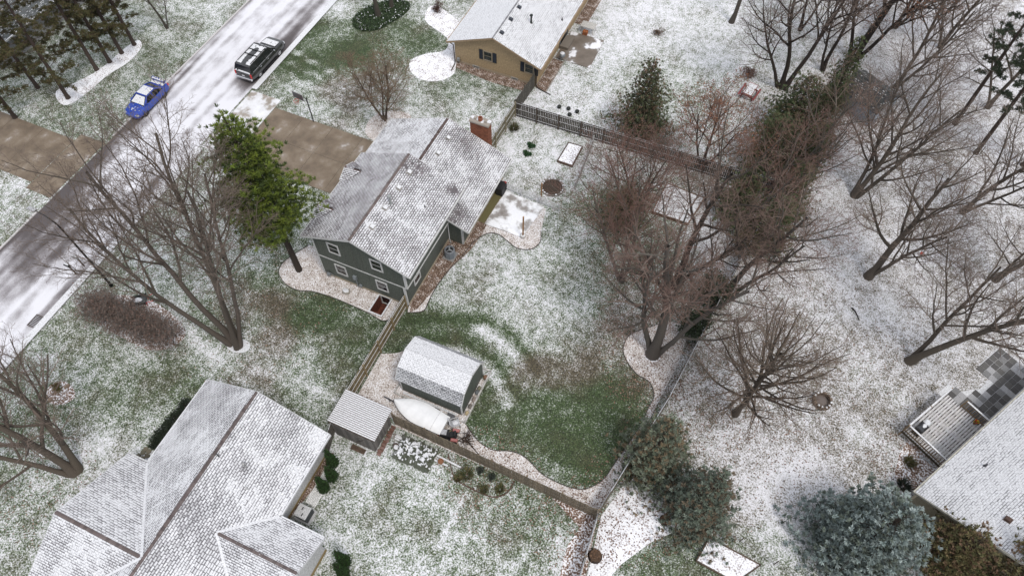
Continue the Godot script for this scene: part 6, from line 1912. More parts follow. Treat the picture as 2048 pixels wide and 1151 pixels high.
func vehicles() -> void:
	var black := Color(0.012, 0.012, 0.014)
	var s := thing("black_suv", "black long roofed SUV with chrome wheels parked at the kerb", "SUV", Vector3(-45.72, 0.006, -41.98), 0.0, "", true)
	var b := MB.new()
	hull(b, [[2.84, 0.88, 0.5, 1.0], [2.76, 0.97, 0.4, 1.13], [2.3, 1.0, 0.32, 1.17], [1.0, 1.0, 0.3, 1.18], [-1.2, 1.0, 0.3, 1.18], [-1.6, 0.99, 0.3, 1.17], [-2.4, 0.97, 0.33, 1.09], [-2.72, 0.9, 0.38, 1.0], [-2.84, 0.8, 0.45, 0.85]], black, 0.035)
	obj("body", b, M.gloss, s)
	cabin(s, 2.74, -1.3, 2.5, -0.55, 0.95, 0.79, 1.16, 1.84, black, [[1.55, 1.5], [0.35, 0.35], [-0.75, -0.5]])
	for x in [-0.97, 0.97]:
		wheel(s, x, 1.67, 0.39, Color(0.62, 0.62, 0.64))
		wheel(s, x, -1.68, 0.39, Color(0.62, 0.62, 0.64))
		small(s, "tail_light", Vector3(x * 0.92, 0.95, 2.82), Vector3(0.14, 0.42, 0.08), M.red)
		small(s, "headlight", Vector3(x * 0.78, 0.8, -2.78), Vector3(0.3, 0.2, 0.12), M.chrome)
		small(s, "mirror", Vector3(x * 1.12, 1.24, -0.95), Vector3(0.2, 0.16, 0.1), M.chrome)
		for z in [0.05, 1.25]: small(s, "door_handle", Vector3(x * 1.032, 1.02, z), Vector3(0.03, 0.035, 0.2), M.chrome)
		var ar := MB.new()
		ar.col = Color(0.6, 0.6, 0.62)
		ar.bar(Vector3(x * 0.985, 1.19, 2.4), Vector3(x * 0.985, 1.19, -1.0), 0.02, 0.025)
		obj("window_trim", ar, M.metal, s)
		var sb := MB.new()
		sb.col = Color(0.03, 0.03, 0.03)
		sb.bar(Vector3(x * 1.03, 0.34, 1.2), Vector3(x * 1.03, 0.34, -1.2), 0.14, 0.05)
		obj("running_board", sb, M.metal, s)
		var rr := MB.new()
		rr.col = black
		rr.bar(Vector3(x * 0.74, 1.94, 2.2), Vector3(x * 0.74, 1.94, -0.3), 0.05, 0.05)
		obj("roof_rail", rr, M.gloss, s)
	small(s, "rear_bumper", Vector3(0, 0.55, 2.88), Vector3(1.82, 0.2, 0.16), M.chrome, Color(1, 1, 1), 0.04)
	small(s, "front_bumper", Vector3(0, 0.5, -2.86), Vector3(1.7, 0.24, 0.14), M.gloss, black, 0.04)
	small(s, "licence_plate", Vector3(0, 0.82, 2.87), Vector3(0.32, 0.16, 0.02), M.paint, Color(0.7, 0.7, 0.72), 0.004)
	for z in [0.35, 1.05]: small(s, "crossbar", Vector3(0, 1.965, z), Vector3(1.5, 0.05, 0.09), M.dark)
	snow_sheet(s, "snow", Vector3(-0.76, 1.86, 2.35), Vector3(0.76, 1.86, 2.35), Vector3(0.76, 1.875, 0.0), Vector3(-0.76, 1.875, 0.0), -0.6, 3)
	snow_sheet(s, "snow", Vector3(-0.74, 1.875, 0.0), Vector3(0.74, 1.875, 0.0), Vector3(0.72, 1.86, -0.45), Vector3(-0.72, 1.86, -0.45), -0.4, 4, 12, 5)
	snow_sheet(s, "snow", Vector3(-0.8, 1.23, -1.5), Vector3(0.8, 1.23, -1.5), Vector3(0.74, 1.14, -2.3), Vector3(-0.74, 1.14, -2.3), -0.45, 9)
	snow_sheet(s, "snow", Vector3(-0.72, 1.8, -0.62), Vector3(0.72, 1.8, -0.62), Vector3(0.85, 1.25, -1.22), Vector3(-0.85, 1.25, -1.22), 0.05, 12)
	snow_sheet(s, "snow", Vector3(-0.8, 1.3, 2.72), Vector3(0.8, 1.3, 2.72), Vector3(0.86, 1.17, 2.8), Vector3(-0.86, 1.17, 2.8), -0.4, 14, 10, 3)

	var blue := Color(0.012, 0.05, 0.32)
	var c := thing("blue_sedan", "bright blue sedan with a tall rear wing parked on the street edge", "car", Vector3(-52.36, 0.006, -32.9), PI, "", true)
	var d := MB.new()
	hull(d, [[2.3, 0.74, 0.42, 0.86], [2.2, 0.84, 0.32, 0.98], [1.7, 0.89, 0.26, 1.0], [0.8, 0.9, 0.24, 0.95], [-0.9, 0.9, 0.24, 0.93], [-1.2, 0.89, 0.25, 0.9], [-1.9, 0.86, 0.27, 0.8], [-2.2, 0.76, 0.3, 0.7], [-2.3, 0.62, 0.34, 0.6]], blue, 0.05)
	obj("body", d, M.gloss, c)
	cabin(c, 1.72, -1.12, 0.92, -0.28, 0.82, 0.6, 0.94, 1.4, blue, [[0.3, 0.28], [-0.85, -0.3]])
	for x in [-0.87, 0.87]:
		wheel(c, x, 1.33, 0.33, Color(0.05, 0.05, 0.055))
		wheel(c, x, -1.33, 0.33, Color(0.05, 0.05, 0.055))
		small(c, "tail_light", Vector3(x * 0.86, 0.85, 2.24), Vector3(0.24, 0.16, 0.14), M.red)
		small(c, "headlight", Vector3(x * 0.76, 0.66, -2.16), Vector3(0.28, 0.14, 0.2), M.chrome)
		small(c, "mirror", Vector3(x * 1.1, 1.0, -0.75), Vector3(0.18, 0.12, 0.1), M.gloss, blue)
	var w := thing_part_wing(c, blue)
	small(c, "hood_scoop", Vector3(0, 0.95, -1.25), Vector3(0.5, 0.07, 0.4), M.gloss, blue, 0.03)
	snow_sheet(c, "snow", Vector3(-0.56, 1.44, 0.82), Vector3(0.56, 1.44, 0.82), Vector3(0.57, 1.45, -0.22), Vector3(-0.57, 1.45, -0.22), -0.75, 21)
	snow_sheet(c, "snow", Vector3(-0.5, 1.36, -0.38), Vector3(0.5, 1.36, -0.38), Vector3(0.72, 0.99, -1.06), Vector3(-0.72, 0.99, -1.06), -0.45, 22)
	snow_sheet(c, "snow", Vector3(-0.7, 0.94, -1.15), Vector3(0.7, 0.94, -1.15), Vector3(0.66, 0.84, -1.9), Vector3(-0.66, 0.84, -1.9), 0.3, 23)
	snow_sheet(c, "snow", Vector3(-0.72, 1.05, 1.72), Vector3(0.72, 1.05, 1.72), Vector3(0.72, 1.04, 2.1), Vector3(-0.72, 1.04, 2.1), -0.4, 24, 12, 5)

func thing_part_wing(c: Node, blue: Color) -> MeshInstance3D:
	var w := MB.new()
	w.col = blue
	w.chamfer(Vector3(0, 1.3, 2.12), Vector3(1.42, 0.04, 0.3), 0.015, Basis(Vector3.RIGHT, -0.1))
	for x in [-0.6, 0.6]: w.bar(Vector3(x, 0.98, 2.05), Vector3(x, 1.3, 2.12), 0.04, 0.16)
	for x in [-0.72, 0.72]: w.chamfer(Vector3(x, 1.28, 2.12), Vector3(0.03, 0.16, 0.32), 0.01)
	var o := obj("rear_wing", w, M.gloss, c)
	snow_sheet(o, "snow", Vector3(-0.68, 1.32, 2.0), Vector3(0.68, 1.32, 2.0), Vector3(0.68, 1.33, 2.25), Vector3(-0.68, 1.33, 2.25), -0.2, 31, 12, 3)
	return o

# ---------------------------------------------------------------- yard things
func rods(mb: MB, pts: Array, r: float, sides := 6) -> void:
	var rr := PackedFloat32Array()
	for i in pts.size(): rr.append(r)
	mb.tube(PackedVector3Array(pts), rr, sides, true)

func boat() -> void:
	var o := Vector3(-14.1, 0, -15.45)
	var ang := atan2(-(-15.38 + 15.6), 4.05)      # stern lies a little south of the bow
	var t := thing("covered_boat", "boat under a taut white cover on its trailer behind the fence", "boat", o, ang, "", true)
	# own axes: bow at -x
	var n := 16
	var cov := MB.new()
	var hul := MB.new()
	cov.col = Color(0.84, 0.845, 0.86)
	hul.col = Color(0.06, 0.065, 0.07)
	var rows := []
	for i in n + 1:
		var u := float(i) / n
		var x := -2.05 + u * 4.15
		var hw := 0.84 * pow(sin(minf(u * 0.95 + 0.015, 0.5) * PI), 0.8) * (1.0 - 0.35 * maxf(0.0, u - 0.6))
		var top := 0.86 - 0.1 * u + 0.025 * sin(u * 12.0) * u
		var r := []
		for k in 9:
			var a := float(k) / 8 * 2 - 1
			r.append(Vector3(x, top - 0.12 * pow(absf(a), 2.2) + 0.05 * (1.0 - absf(a)) + 0.006 * sin(u * 23 + a * 5), a * (hw + 0.02)))
		rows.append(r)
	for i in n:
		for k in 8:
			cov.quad_to(rows[i][k], rows[i][k + 1], rows[i + 1][k + 1], rows[i + 1][k], Vector3.UP)
		for e in [[0, -1.0], [8, 1.0]]:
			var p: Vector3 = rows[i][e[0]]
			var q: Vector3 = rows[i + 1][e[0]]
			cov.quad_to(p, q, q - Vector3(0, 0.16, 0.02 * e[1]), p - Vector3(0, 0.16, 0.02 * e[1]), Vector3(0, 0, e[1]))
			hul.quad_to(p - Vector3(0, 0.14, 0.03 * e[1]), q - Vector3(0, 0.14, 0.03 * e[1]), Vector3(q.x, 0.28, q.z * 0.55), Vector3(p.x, 0.28, p.z * 0.55), Vector3(0, -0.4, e[1]))
	for k in 8:
		cov.quad_to(rows[n][k], rows[n][k + 1], rows[n][k + 1] - Vector3(0, 0.3, 0), rows[n][k] - Vector3(0, 0.3, 0), Vector3.RIGHT)
	obj("cover", cov, M.cover, t)
	obj("hull", hul, M.gloss, t)
	for x in [1.5]:
		var sm := MB.new()
		sm.col = Color(0.8, 0.8, 0.82)
		for k in 8:
			var i := int((x + 2.05) / 4.15 * n)
			sm.bar(rows[i][k] + Vector3(0, 0.008, 0), rows[i][k + 1] + Vector3(0, 0.008, 0), 0.04, 0.012)
		obj("seam", sm, M.paint, t)
	var tr := MB.new()
	tr.col = Color(0.09, 0.09, 0.095)
	rods(tr, [Vector3(-3.0, 0.42, 0), Vector3(-1.8, 0.3, 0), Vector3(1.9, 0.26, 0)], 0.05)
	rods(tr, [Vector3(-1.6, 0.28, 0), Vector3(-0.4, 0.26, 0.55), Vector3(1.9, 0.26, 0.55)], 0.04)
	rods(tr, [Vector3(-1.6, 0.28, 0), Vector3(-0.4, 0.26, -0.55), Vector3(1.9, 0.26, -0.55)], 0.04)
	rods(tr, [Vector3(-2.5, 0.05, 0.06), Vector3(-2.5, 0.75, 0.06)], 0.035)
	obj("trailer", tr, M.metal, t)
	for z in [-0.85, 0.85]:
		var ty := MB.new()
		ty.lathe(Vector3(0.9, 0.26, z), PackedVector2Array([Vector2(0, -0.08), Vector2(0.26, -0.08), Vector2(0.26, 0.08), Vector2(0.12, 0.08), Vector2(0, 0.07)]), 14, Basis(Vector3.RIGHT, Vector3.BACK, Vector3.DOWN))
		obj("wheel", ty, M.rubber, t)

func mower() -> void:
	var o := Vector3(-11.55, 0, -14.91)
	var t := thing("riding_mower", "black and red garden tractor parked against the brown fence", "mower", o, 0.25, "", true)
	var b := MB.new()
	b.col = Color(0.025, 0.025, 0.028)
	b.chamfer(Vector3(-0.15, 0.42, 0), Vector3(0.9, 0.4, 0.5), 0.07)
	b.chamfer(Vector3(0, 0.22, 0), Vector3(1.2, 0.12, 0.85), 0.03)
	obj("body", b, M.metal, t)
	var f := MB.new()
	f.col = Color(0.33, 0.11, 0.1)
	for z in [-0.36, 0.36]: f.chamfer(Vector3(0.5, 0.52, z), Vector3(0.5, 0.12, 0.24), 0.04)
	f.chamfer(Vector3(-0.68, 0.45, 0.3), Vector3(0.12, 0.2, 0.2), 0.03)
	obj("fender", f, M.gloss, t)
	var st := MB.new()
	st.col = Color(0.5, 0.5, 0.52)
	st.chamfer(Vector3(-0.3, 0.66, -0.05), Vector3(0.42, 0.06, 0.4), 0.02)
	obj("panel", st, M.metal, t)
	var se := MB.new()
	se.col = Color(0.03, 0.03, 0.03)
	se.chamfer(Vector3(0.3, 0.62, 0), Vector3(0.4, 0.12, 0.4), 0.05)
	se.chamfer(Vector3(0.5, 0.8, 0), Vector3(0.1, 0.35, 0.4), 0.04)
	obj("seat", se, M.rubber, t)
	for q in [[0.5, -0.42, 0.24], [0.5, 0.42, 0.24], [-0.6, -0.36, 0.17], [-0.6, 0.36, 0.17]]:
		var w := MB.new()
		w.lathe(Vector3(q[0], q[2], q[1]), PackedVector2Array([Vector2(0, -0.09), Vector2(q[2], -0.09), Vector2(q[2], 0.09), Vector2(q[2] * 0.5, 0.09), Vector2(0, 0.07)]), 14, Basis(Vector3.RIGHT, Vector3.BACK, Vector3.DOWN))
		obj("wheel", w, M.rubber, t)
	var sw := MB.new()
	sw.col = Color(0.02, 0.02, 0.02)
	rods(sw, [Vector3(-0.1, 0.6, 0), Vector3(0.02, 0.85, 0)], 0.02)
	for i in 10: sw.bar(Vector3(0.02 + 0.04 * cos(TAU * i / 10.0), 0.86, 0.17 * sin(TAU * i / 10.0)), Vector3(0.02 + 0.04 * cos(TAU * (i + 1) / 10.0), 0.86, 0.17 * sin(TAU * (i + 1) / 10.0)), 0.025, 0.025)
	obj("steering_wheel", sw, M.rubber, t)
	var h := MB.new()
	h.col = Color(0.4, 0.33, 0.16)
	rods(h, [Vector3(-11.92, 0.3, -14.82) - o, Vector3(-11.35, 0.7, -15.15) - o], 0.02)
	obj("lever", h, M.wood, t)

func garden_chair(o: Vector3, turn: float) -> void:
	var t := thing("slatted_chair", "grey slatted plastic garden chair tipped back near the boat's stern", "chair", o, turn, "", true)
	var g := Color(0.42, 0.43, 0.45)
	var sl := box_mesh(Vector3(0.055, 0.02, 0.5), mat(lin(g.r, g.g, g.b), 0.5))
	for i in 7: inst("seat_slat", sl, t, Vector3(-0.22 + i * 0.072, 0.4, 0.05))
	var bl := box_mesh(Vector3(0.055, 0.55, 0.02), mat(lin(g.r, g.g, g.b), 0.5))
	for i in 7: inst("back_slat", bl, t, Vector3(-0.22 + i * 0.072, 0.66, -0.28), Basis(Vector3.RIGHT, -0.3))
	for x in [-0.3, 0.3]:
		var a := MB.new()
		a.col = Color(0.6, 0.6, 0.62)
		rods(a, [Vector3(x, 0.0, 0.3), Vector3(x, 0.6, 0.28), Vector3(x, 0.64, 0.2), Vector3(x, 0.64, -0.25), Vector3(x * 0.95, 0.95, -0.4)], 0.032)
		rods(a, [Vector3(x, 0.64, -0.22), Vector3(x, 0.0, -0.34)], 0.03)
		obj("arm_frame", a, M.paint, t)
	var tp := MB.new()
	tp.col = Color(0.6, 0.6, 0.62)
	rods(tp, [Vector3(-0.28, 0.95, -0.4), Vector3(0.28, 0.95, -0.4)], 0.035)
	obj("top_rail", tp, M.paint, t)
	var s := MB.new()
	s.blob(Vector3(0, 0.42, 0.02), Vector3(0.16, 0.02, 0.18), 0.2, rng)
	obj("snow", s, M.snow, t)

func ring_of_stones(called: String, label: String, cat: String, o: Vector3, r: float, rows: int, c: Color, ash: Color) -> void:
	var t := thing(called, label, cat, o)
	var ms := []
	for k in 3:
		var q := c * (0.75 + 0.25 * k)
		ms.append(box_mesh(Vector3(0.24, 0.13, 0.17), mat(lin(q.r, q.g, q.b), 0.92, grain(95, 0.06, 0.65, 1.0, 128), 0.5), Vector3.ZERO, 0.025))
	var n := int(TAU * r / 0.27)
	for y in rows:
		for i in n:
			var a := TAU * (i + 0.5 * (y % 2)) / n
			inst("stone", ms[rng.randi() % 3], t, o + Vector3(cos(a) * r, 0.065 + y * 0.14, sin(a) * r), Basis(Vector3.UP, -a + PI / 2 + rng.randf_range(-0.08, 0.08)))
	var b := MB.new()
	b.col = ash
	b.lathe(o, PackedVector2Array([Vector2(r - 0.06, 0.02), Vector2(r * 0.5, 0.08), Vector2(0, 0.1)]), 14)
	obj("ash", b, M.stone, t)
	var s := MB.new()
	for i in n:
		if rng.randf() < 0.7:
			var a := TAU * (i + 0.5 * ((rows - 1) % 2)) / n
			s.blob(o + Vector3(cos(a) * r, rows * 0.14 + 0.005, sin(a) * r), Vector3(0.09, 0.015, 0.09), 0.25, rng, 6, 4)
	stuff(obj("snow", s, M.snow, t))

func timber_frame(called: String, label: String, cat: String, pts: PackedVector2Array, h: float, c: Color, fill: Material) -> void:
	var t := thing(called, label, cat, Vector3(pts[0].x, 0, pts[0].y))
	for i in pts.size():
		var a := pts[i]
		var b := pts[(i + 1) % pts.size()]
		var mb := MB.new()
		mb.col = c * rng.randf_range(0.85, 1.15)
		mb.bar(Vector3(a.x, h * 0.5, a.y), Vector3(b.x, h * 0.5, b.y), 0.09, h)
		obj("timber", mb, M.wood, t)
	var f := MB.new()
	f.prism(pts, 0.0, h - 0.03)
	obj("fill", f, fill, t)

func yard_things() -> void:
	boat()
	mower()
	garden_chair(Vector3(-11.48, 0, -15.88), 2.3)
	# hinged crate behind the boat
	var cr := thing("wire_crate", "grey wire crate between the boat's stern and the slatted chair", "crate", Vector3(-12.04, 0, -16.12))
	var wm := box_mesh(Vector3(0.5, 0.015, 0.015), mat(lin(0.2, 0.2, 0.21), 0.5))
	for i in 7: inst("wire", wm, cr, Vector3(-12.04, 0, -16.12) + Vector3(0, 0.36, -0.3 + i * 0.1))
	var cb := MB.new()
	cb.col = Color(0.13, 0.13, 0.14)
	cb.box(Vector3(-12.04, 0, -16.12) + Vector3(0, 0.17, 0), Vector3(0.5, 0.34, 0.6))
	obj("case", cb, M.metal, cr)
	# brush pile
	var bo := Vector3(-10.31, 0, -15.26)
	var bp := thing("brush_pile", "heap of cut brown branches lying on the gravel", "branches", bo)
	for i in 46:
		var mb := MB.new()
		mb.col = Color(0.09, 0.055, 0.04) * rng.randf_range(0.7, 1.4)
		var a := rng.randf_range(0, TAU)
		var l := rng.randf_range(0.4, 1.0)
		var p := bo + Vector3(rng.randf_range(-0.25, 0.25), rng.randf_range(0.04, 0.3), rng.randf_range(-0.35, 0.35))
		var d := Vector3(cos(a), rng.randf_range(-0.05, 0.35), sin(a))
		mb.tube(PackedVector3Array([p, p + d * (l * 0.5) + Vector3(0, 0.03, 0), p + d * l + Vector3(rng.randf_range(-0.1, 0.1), rng.randf_range(-0.1, 0.1), 0)]), PackedFloat32Array([0.022, 0.016, 0.006]), 4)
		obj("branch", mb, M.bark, bp)
	var ls := MB.new()
	ls.col = Color(0.07, 0.045, 0.035)
	ls.tube(PackedVector3Array([bo + Vector3(0.1, 0.1, 0.1), Vector3(-9.51, 0.08, -14.82), Vector3(-9.01, 0.05, -14.58)]), PackedFloat32Array([0.045, 0.035, 0.02]), 6)
	obj("branch", ls, M.bark, bp)
	# basketball hoop
	var ho := Vector3(-36.86, 0, -37.27)
	var bh := thing("basketball_hoop", "black basketball hoop on a leaning pole beside the driveway", "basketball hoop", ho)
	var pl := MB.new()
	pl.col = Color(0.015, 0.015, 0.017)
	rods(pl, [ho + Vector3(0, 0, 0), ho + Vector3(0, 2.9, 0)], 0.055, 8)
	obj("pole", pl, M.metal, bh)
	var am := MB.new()
	am.col = Color(0.02, 0.02, 0.02)
	for dy in [0.0, 0.35]: rods(am, [ho + Vector3(0, 2.5 + dy, 0), ho + Vector3(-0.5, 2.95 + dy, 0.28)], 0.025)
	obj("arm", am, M.metal, bh)
	var bb := MB.new()
	bb.col = Color(0.06, 0.065, 0.075)
	var bbs := Basis(Vector3.UP, deg_to_rad(-6))
	var bc := ho + Vector3(-0.58, 3.2, 0.3)
	bb.box(bc, Vector3(1.2, 0.75, 0.035), bbs)
	var brd := obj("backboard", bb, M.gloss, bh)
	var ed := MB.new()
	ed.col = Color(0.55, 0.55, 0.55)
	for s in [-1.0, 1.0]:
		ed.box(bc + bbs * Vector3(s * 0.6, 0, 0.02), Vector3(0.03, 0.78, 0.03), bbs)
		ed.box(bc + bbs * Vector3(0, s * 0.375, 0.02), Vector3(1.2, 0.03, 0.03), bbs)
	obj("edge", ed, M.paint, brd)
	var rm := MB.new()
	rm.col = Color(0.55, 0.06, 0.03)
	var rc := bc + bbs * Vector3(0, -0.25, 0.36)
	for i in 16: rm.bar(rc + Vector3(cos(TAU * i / 16.0), 0, sin(TAU * i / 16.0)) * 0.23, rc + Vector3(cos(TAU * (i + 1) / 16.0), 0, sin(TAU * (i + 1) / 16.0)) * 0.23, 0.03, 0.03)
	obj("rim", rm, M.metal, bh)
	var nt := MB.new()
	nt.col = Color(0.6, 0.25, 0.22)
	for i in 10:
		var a := TAU * i / 10.0
		rods(nt, [rc + Vector3(cos(a), 0, sin(a)) * 0.23, rc + Vector3(cos(a + 0.3) * 0.13, -0.4, sin(a + 0.3) * 0.13)], 0.01, 3)
	obj("net", nt, M.twig, bh)
	# street lamp
	var lo := Vector3(-41.89, 0, -15.23)
	var sl := thing("street_lamp", "tall black street lamp pole with a pale lamp head", "street lamp", lo)
	var lp := MB.new()
	lp.col = Color(0.012, 0.012, 0.013)
	lp.tube(PackedVector3Array([lo, lo + Vector3(0, 0.4, 0), lo + Vector3(0, 6.8, 0), lo + Vector3(-0.1, 8.0, 0), lo + Vector3(-0.7, 8.7, 0), lo + Vector3(-1.5, 8.9, 0)]), PackedFloat32Array([0.16, 0.1, 0.075, 0.05, 0.04, 0.035]), 10)
	obj("pole", lp, M.metal, sl)
	var lh := MB.new()
	lh.col = Color(0.55, 0.56, 0.58)
	lh.chamfer(lo + Vector3(-1.8, 8.92, 0), Vector3(0.7, 0.14, 0.3), 0.05)
	obj("lamp_head", lh, M.metal, sl)
	# letterboxes at the kerb
	for q in [[152, 548, "black letterbox on a timber post"], [166, 533, "pale letterbox on a crooked post with bare vines"]]:
		var p: Vector3 = Vector3(-45.22, 0, -14.95) if q[0] == 152 else Vector3(-45.17, 0, -15.82)
		var mb := thing("letterbox", "%s by the street lamp" % q[2], "mailbox", p)
		var po := MB.new()
		po.col = Color(0.14, 0.1, 0.07)
		po.box(p + Vector3(0, 0.55, 0), Vector3(0.1, 1.1, 0.1))
		po.bar(p + Vector3(0, 0.7, 0), p + Vector3(-0.5, 1.0, 0), 0.06, 0.06)
		obj("post", po, M.wood, mb)
		var bx := MB.new()
		bx.col = Color(0.02, 0.02, 0.022) if q[0] == 152 else Color(0.4, 0.42, 0.45)
		bx.chamfer(p + Vector3(-0.2, 1.2, 0), Vector3(0.55, 0.24, 0.2), 0.08)
		obj("box", bx, M.metal, mb)
		var ss := MB.new()
		ss.chamfer(p + Vector3(-0.2, 1.33, 0), Vector3(0.42, 0.03, 0.1), 0.012)
		obj("snow", ss, M.snow, mb)
	# wheelbarrow by the hedge
	var wo := Vector3(-38.60, 0, -14.91)
	var wb := thing("wheelbarrow", "grey wheelbarrow with red handles behind the brown hedge", "wheelbarrow", wo, 0.6, "", true)
	var tray := MB.new()
	tray.col = Color(0.07, 0.075, 0.075)
	tray.prism(PackedVector2Array([Vector2(-0.5, -0.3), Vector2(0.5, -0.38), Vector2(0.5, 0.38), Vector2(-0.5, 0.3)]), 0.3, 0.5, true)
	for s in [-1.0, 1.0]: tray.bar(Vector3(-0.55, 0.52, s * 0.33), Vector3(0.55, 0.58, s * 0.42), 0.04, 0.16)
	obj("tray", tray, M.metal, wb)
	for s in [-1.0, 1.0]:
		var h := MB.new()
		h.col = Color(0.5, 0.02, 0.03)
		rods(h, [Vector3(-0.6, 0.3, s * 0.1), Vector3(0.4, 0.35, s * 0.3), Vector3(1.15, 0.62, s * 0.33)], 0.03)
		rods(h, [Vector3(0.45, 0.35, s * 0.3), Vector3(0.5, 0.0, s * 0.3)], 0.025)
		obj("handle", h, M.gloss, wb)
	var ww := MB.new()
	ww.lathe(Vector3(-0.72, 0.19, 0), PackedVector2Array([Vector2(0, -0.05), Vector2(0.19, -0.05), Vector2(0.19, 0.05), Vector2(0, 0.05)]), 14, Basis(Vector3.RIGHT, Vector3.BACK, Vector3.DOWN))
	obj("wheel", ww, M.rubber, wb)
	var wsn := MB.new()
	wsn.blob(Vector3(-0.1, 0.5, 0), Vector3(0.36, 0.06, 0.22), 0.12, rng)
	obj("snow", wsn, M.snow, wb)
	# round grey condenser by the green house
	var ao := Vector3(-18.4, 0, -28.85)
	var ac := thing("condenser_unit", "grey rounded air conditioner with an open fan top by the green wall", "air conditioner", ao)
	var ab := MB.new()
	ab.col = Color(0.17, 0.19, 0.22)
	var oc := PackedVector2Array()
	for i in 8: oc.append(Vector2(ao.x, ao.z) + Vector2(cos(TAU * (i + 0.5) / 8), sin(TAU * (i + 0.5) / 8)) * 0.44)
	ab.prism(oc, 0.06, 0.84)
	obj("casing", ab, M.metal, ac)
	var lv := box_mesh(Vector3(0.3, 0.015, 0.015), mat(lin(0.24, 0.27, 0.3), 0.5))
	for i in 8:
		for y in 8:
			var a := TAU * i / 8.0
			inst("louvre", lv, ac, ao + Vector3(cos(a) * 0.412, 0.14 + y * 0.09, sin(a) * 0.412), Basis(Vector3.UP, -a + PI / 2))
	var rim2 := MB.new()
	rim2.col = Color(0.3, 0.32, 0.35)
	rim2.lathe(ao + Vector3(0, 0.84, 0), PackedVector2Array([Vector2(0.44, 0), Vector2(0.43, 0.08), Vector2(0.33, 0.1), Vector2(0.3, 0.04), Vector2(0.3, 0.0)]), 16)
	obj("top_ring", rim2, M.metal, ac)
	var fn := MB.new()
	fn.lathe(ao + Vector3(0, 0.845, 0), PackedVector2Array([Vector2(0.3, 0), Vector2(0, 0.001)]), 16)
	obj("painted_fan_shade", fn, M.dark, ac)  # flat dark disc: the shade inside the fan opening, put in as colour
	var fb := MB.new()
	fb.col = Color(0.4, 0.42, 0.44)
	fb.lathe(ao + Vector3(0, 0.87, 0), PackedVector2Array([Vector2(0.09, 0), Vector2(0.09, 0.05), Vector2(0, 0.07)]), 12)
	for i in 3:
		var a := TAU * i / 3.0
		fb.box(ao + Vector3(cos(a) * 0.18, 0.885, sin(a) * 0.18), Vector3(0.2, 0.012, 0.1), Basis(Vector3.UP, -a) * Basis(Vector3.RIGHT, 0.3))
	obj("fan", fb, M.metal, ac)
	var apd := MB.new()
	apd.col = Color(0.3, 0.29, 0.28)
	apd.box(ao + Vector3(0, 0.04, 0), Vector3(1.0, 0.06, 1.0))
	obj("pad", apd, M.stone, ac)
	# artificial rock on the gravel
	var rk := MB.new()
	rk.col = Color(0.36, 0.33, 0.29)
	rk.blob(Vector3(-24.36, 0.12, -22.34), Vector3(0.34, 0.24, 0.27), 0.06, rng, 10, 7)
	var rko := thing("white_rock", "rounded pale rock with a snow cap on the gravel by the gable wall", "rock", Vector3(-24.36, 0, -22.34))
	obj("stone", rk, M.stone, rko)
	var rs := MB.new()
	rs.blob(Vector3(-24.36, 0.31, -22.34), Vector3(0.27, 0.07, 0.21), 0.06, rng, 10, 6)
	obj("snow", rs, M.snow, rko)
	# patio, moss strip, posts in tubs
	var pt := MB.new()
	pt.prism(PackedVector2Array([Vector2(-17.2, -32.95), Vector2(-13.75, -32.93), Vector2(-13.3, -36.7), Vector2(-17.0, -36.9)]), -0.02, 0.09)
	struct("patio", pt, M.patio)
	var ms := MB.new()
	ms.col = Color(0.16, 0.14, 0.06)
	ms.prism(PackedVector2Array([Vector2(-17.84, -33.0), Vector2(-17.25, -33.0), Vector2(-17.1, -37.0), Vector2(-17.84, -37.2)]), 0, 0.07)
	struct("mossy_strip", ms, M.stone)
	for q in [[Vector3(-13.70, 0, -33.02), 2.78, "tan timber post standing in a snowy tub at the patio edge"], [Vector3(-13.81, 0, -37.17), 2.37, "tan timber post in a white tub beside the fire pit"]]:
		var p: Vector3 = q[0]
		var h: float = q[1]
		var o := thing("tub_post", q[2], "post", p)
		var w := MB.new()
		w.col = Color(0.45, 0.24, 0.1)
		w.box(p + Vector3(0, h * 0.5, 0), Vector3(0.1, h, 0.1))
		obj("post", w, M.wood, o)
		var b := MB.new()
		b.col = Color(0.6, 0.58, 0.55)
		b.lathe(p, PackedVector2Array([Vector2(0.2, 0), Vector2(0.25, 0.32), Vector2(0.22, 0.32), Vector2(0.2, 0.28), Vector2(0, 0.28)]), 14)
		obj("tub", b, M.stone, o)
		var s := MB.new()
		s.blob(p + Vector3(0, 0.3, 0), Vector3(0.2, 0.04, 0.2), 0.1, rng)
		obj("snow", s, M.snow, o)
	var bg := thing("black_grill", "black covered grill standing against the patio window wall", "grill", Vector3(-17.3, 0, -36.75))
	var bgm := MB.new()
	bgm.col = Color(0.015, 0.015, 0.015)
	bgm.chamfer(Vector3(-17.35, 0.55, -36.7), Vector3(0.6, 1.0, 1.0), 0.14)
	obj("cover", bgm, M.dark, bg)
	var bgs := MB.new()
	bgs.col = Color(0.3, 0.04, 0.03)
	bgs.chamfer(Vector3(-17.2, 0.95, -37.1), Vector3(0.3, 0.14, 0.2), 0.04)
	obj("tank_cap", bgs, M.gloss, bg)
	# fire pit with a bare brown hollow
	var fo := Vector3(-13.48, 0, -38.97)
	ring_of_stones("fire_pit", "stone ringed fire pit with bare brown earth behind the picket fence", "fire pit", fo, 0.95, 1, Color(0.3, 0.26, 0.23), Color(0.06, 0.04, 0.03))
	ring_of_stones("fire_ring", "round brick fire ring on the open snowy lawn", "fire pit", Vector3(12.02, 0, -28.31), 0.6, 3, Color(0.22, 0.16, 0.12), Color(0.2, 0.17, 0.16))
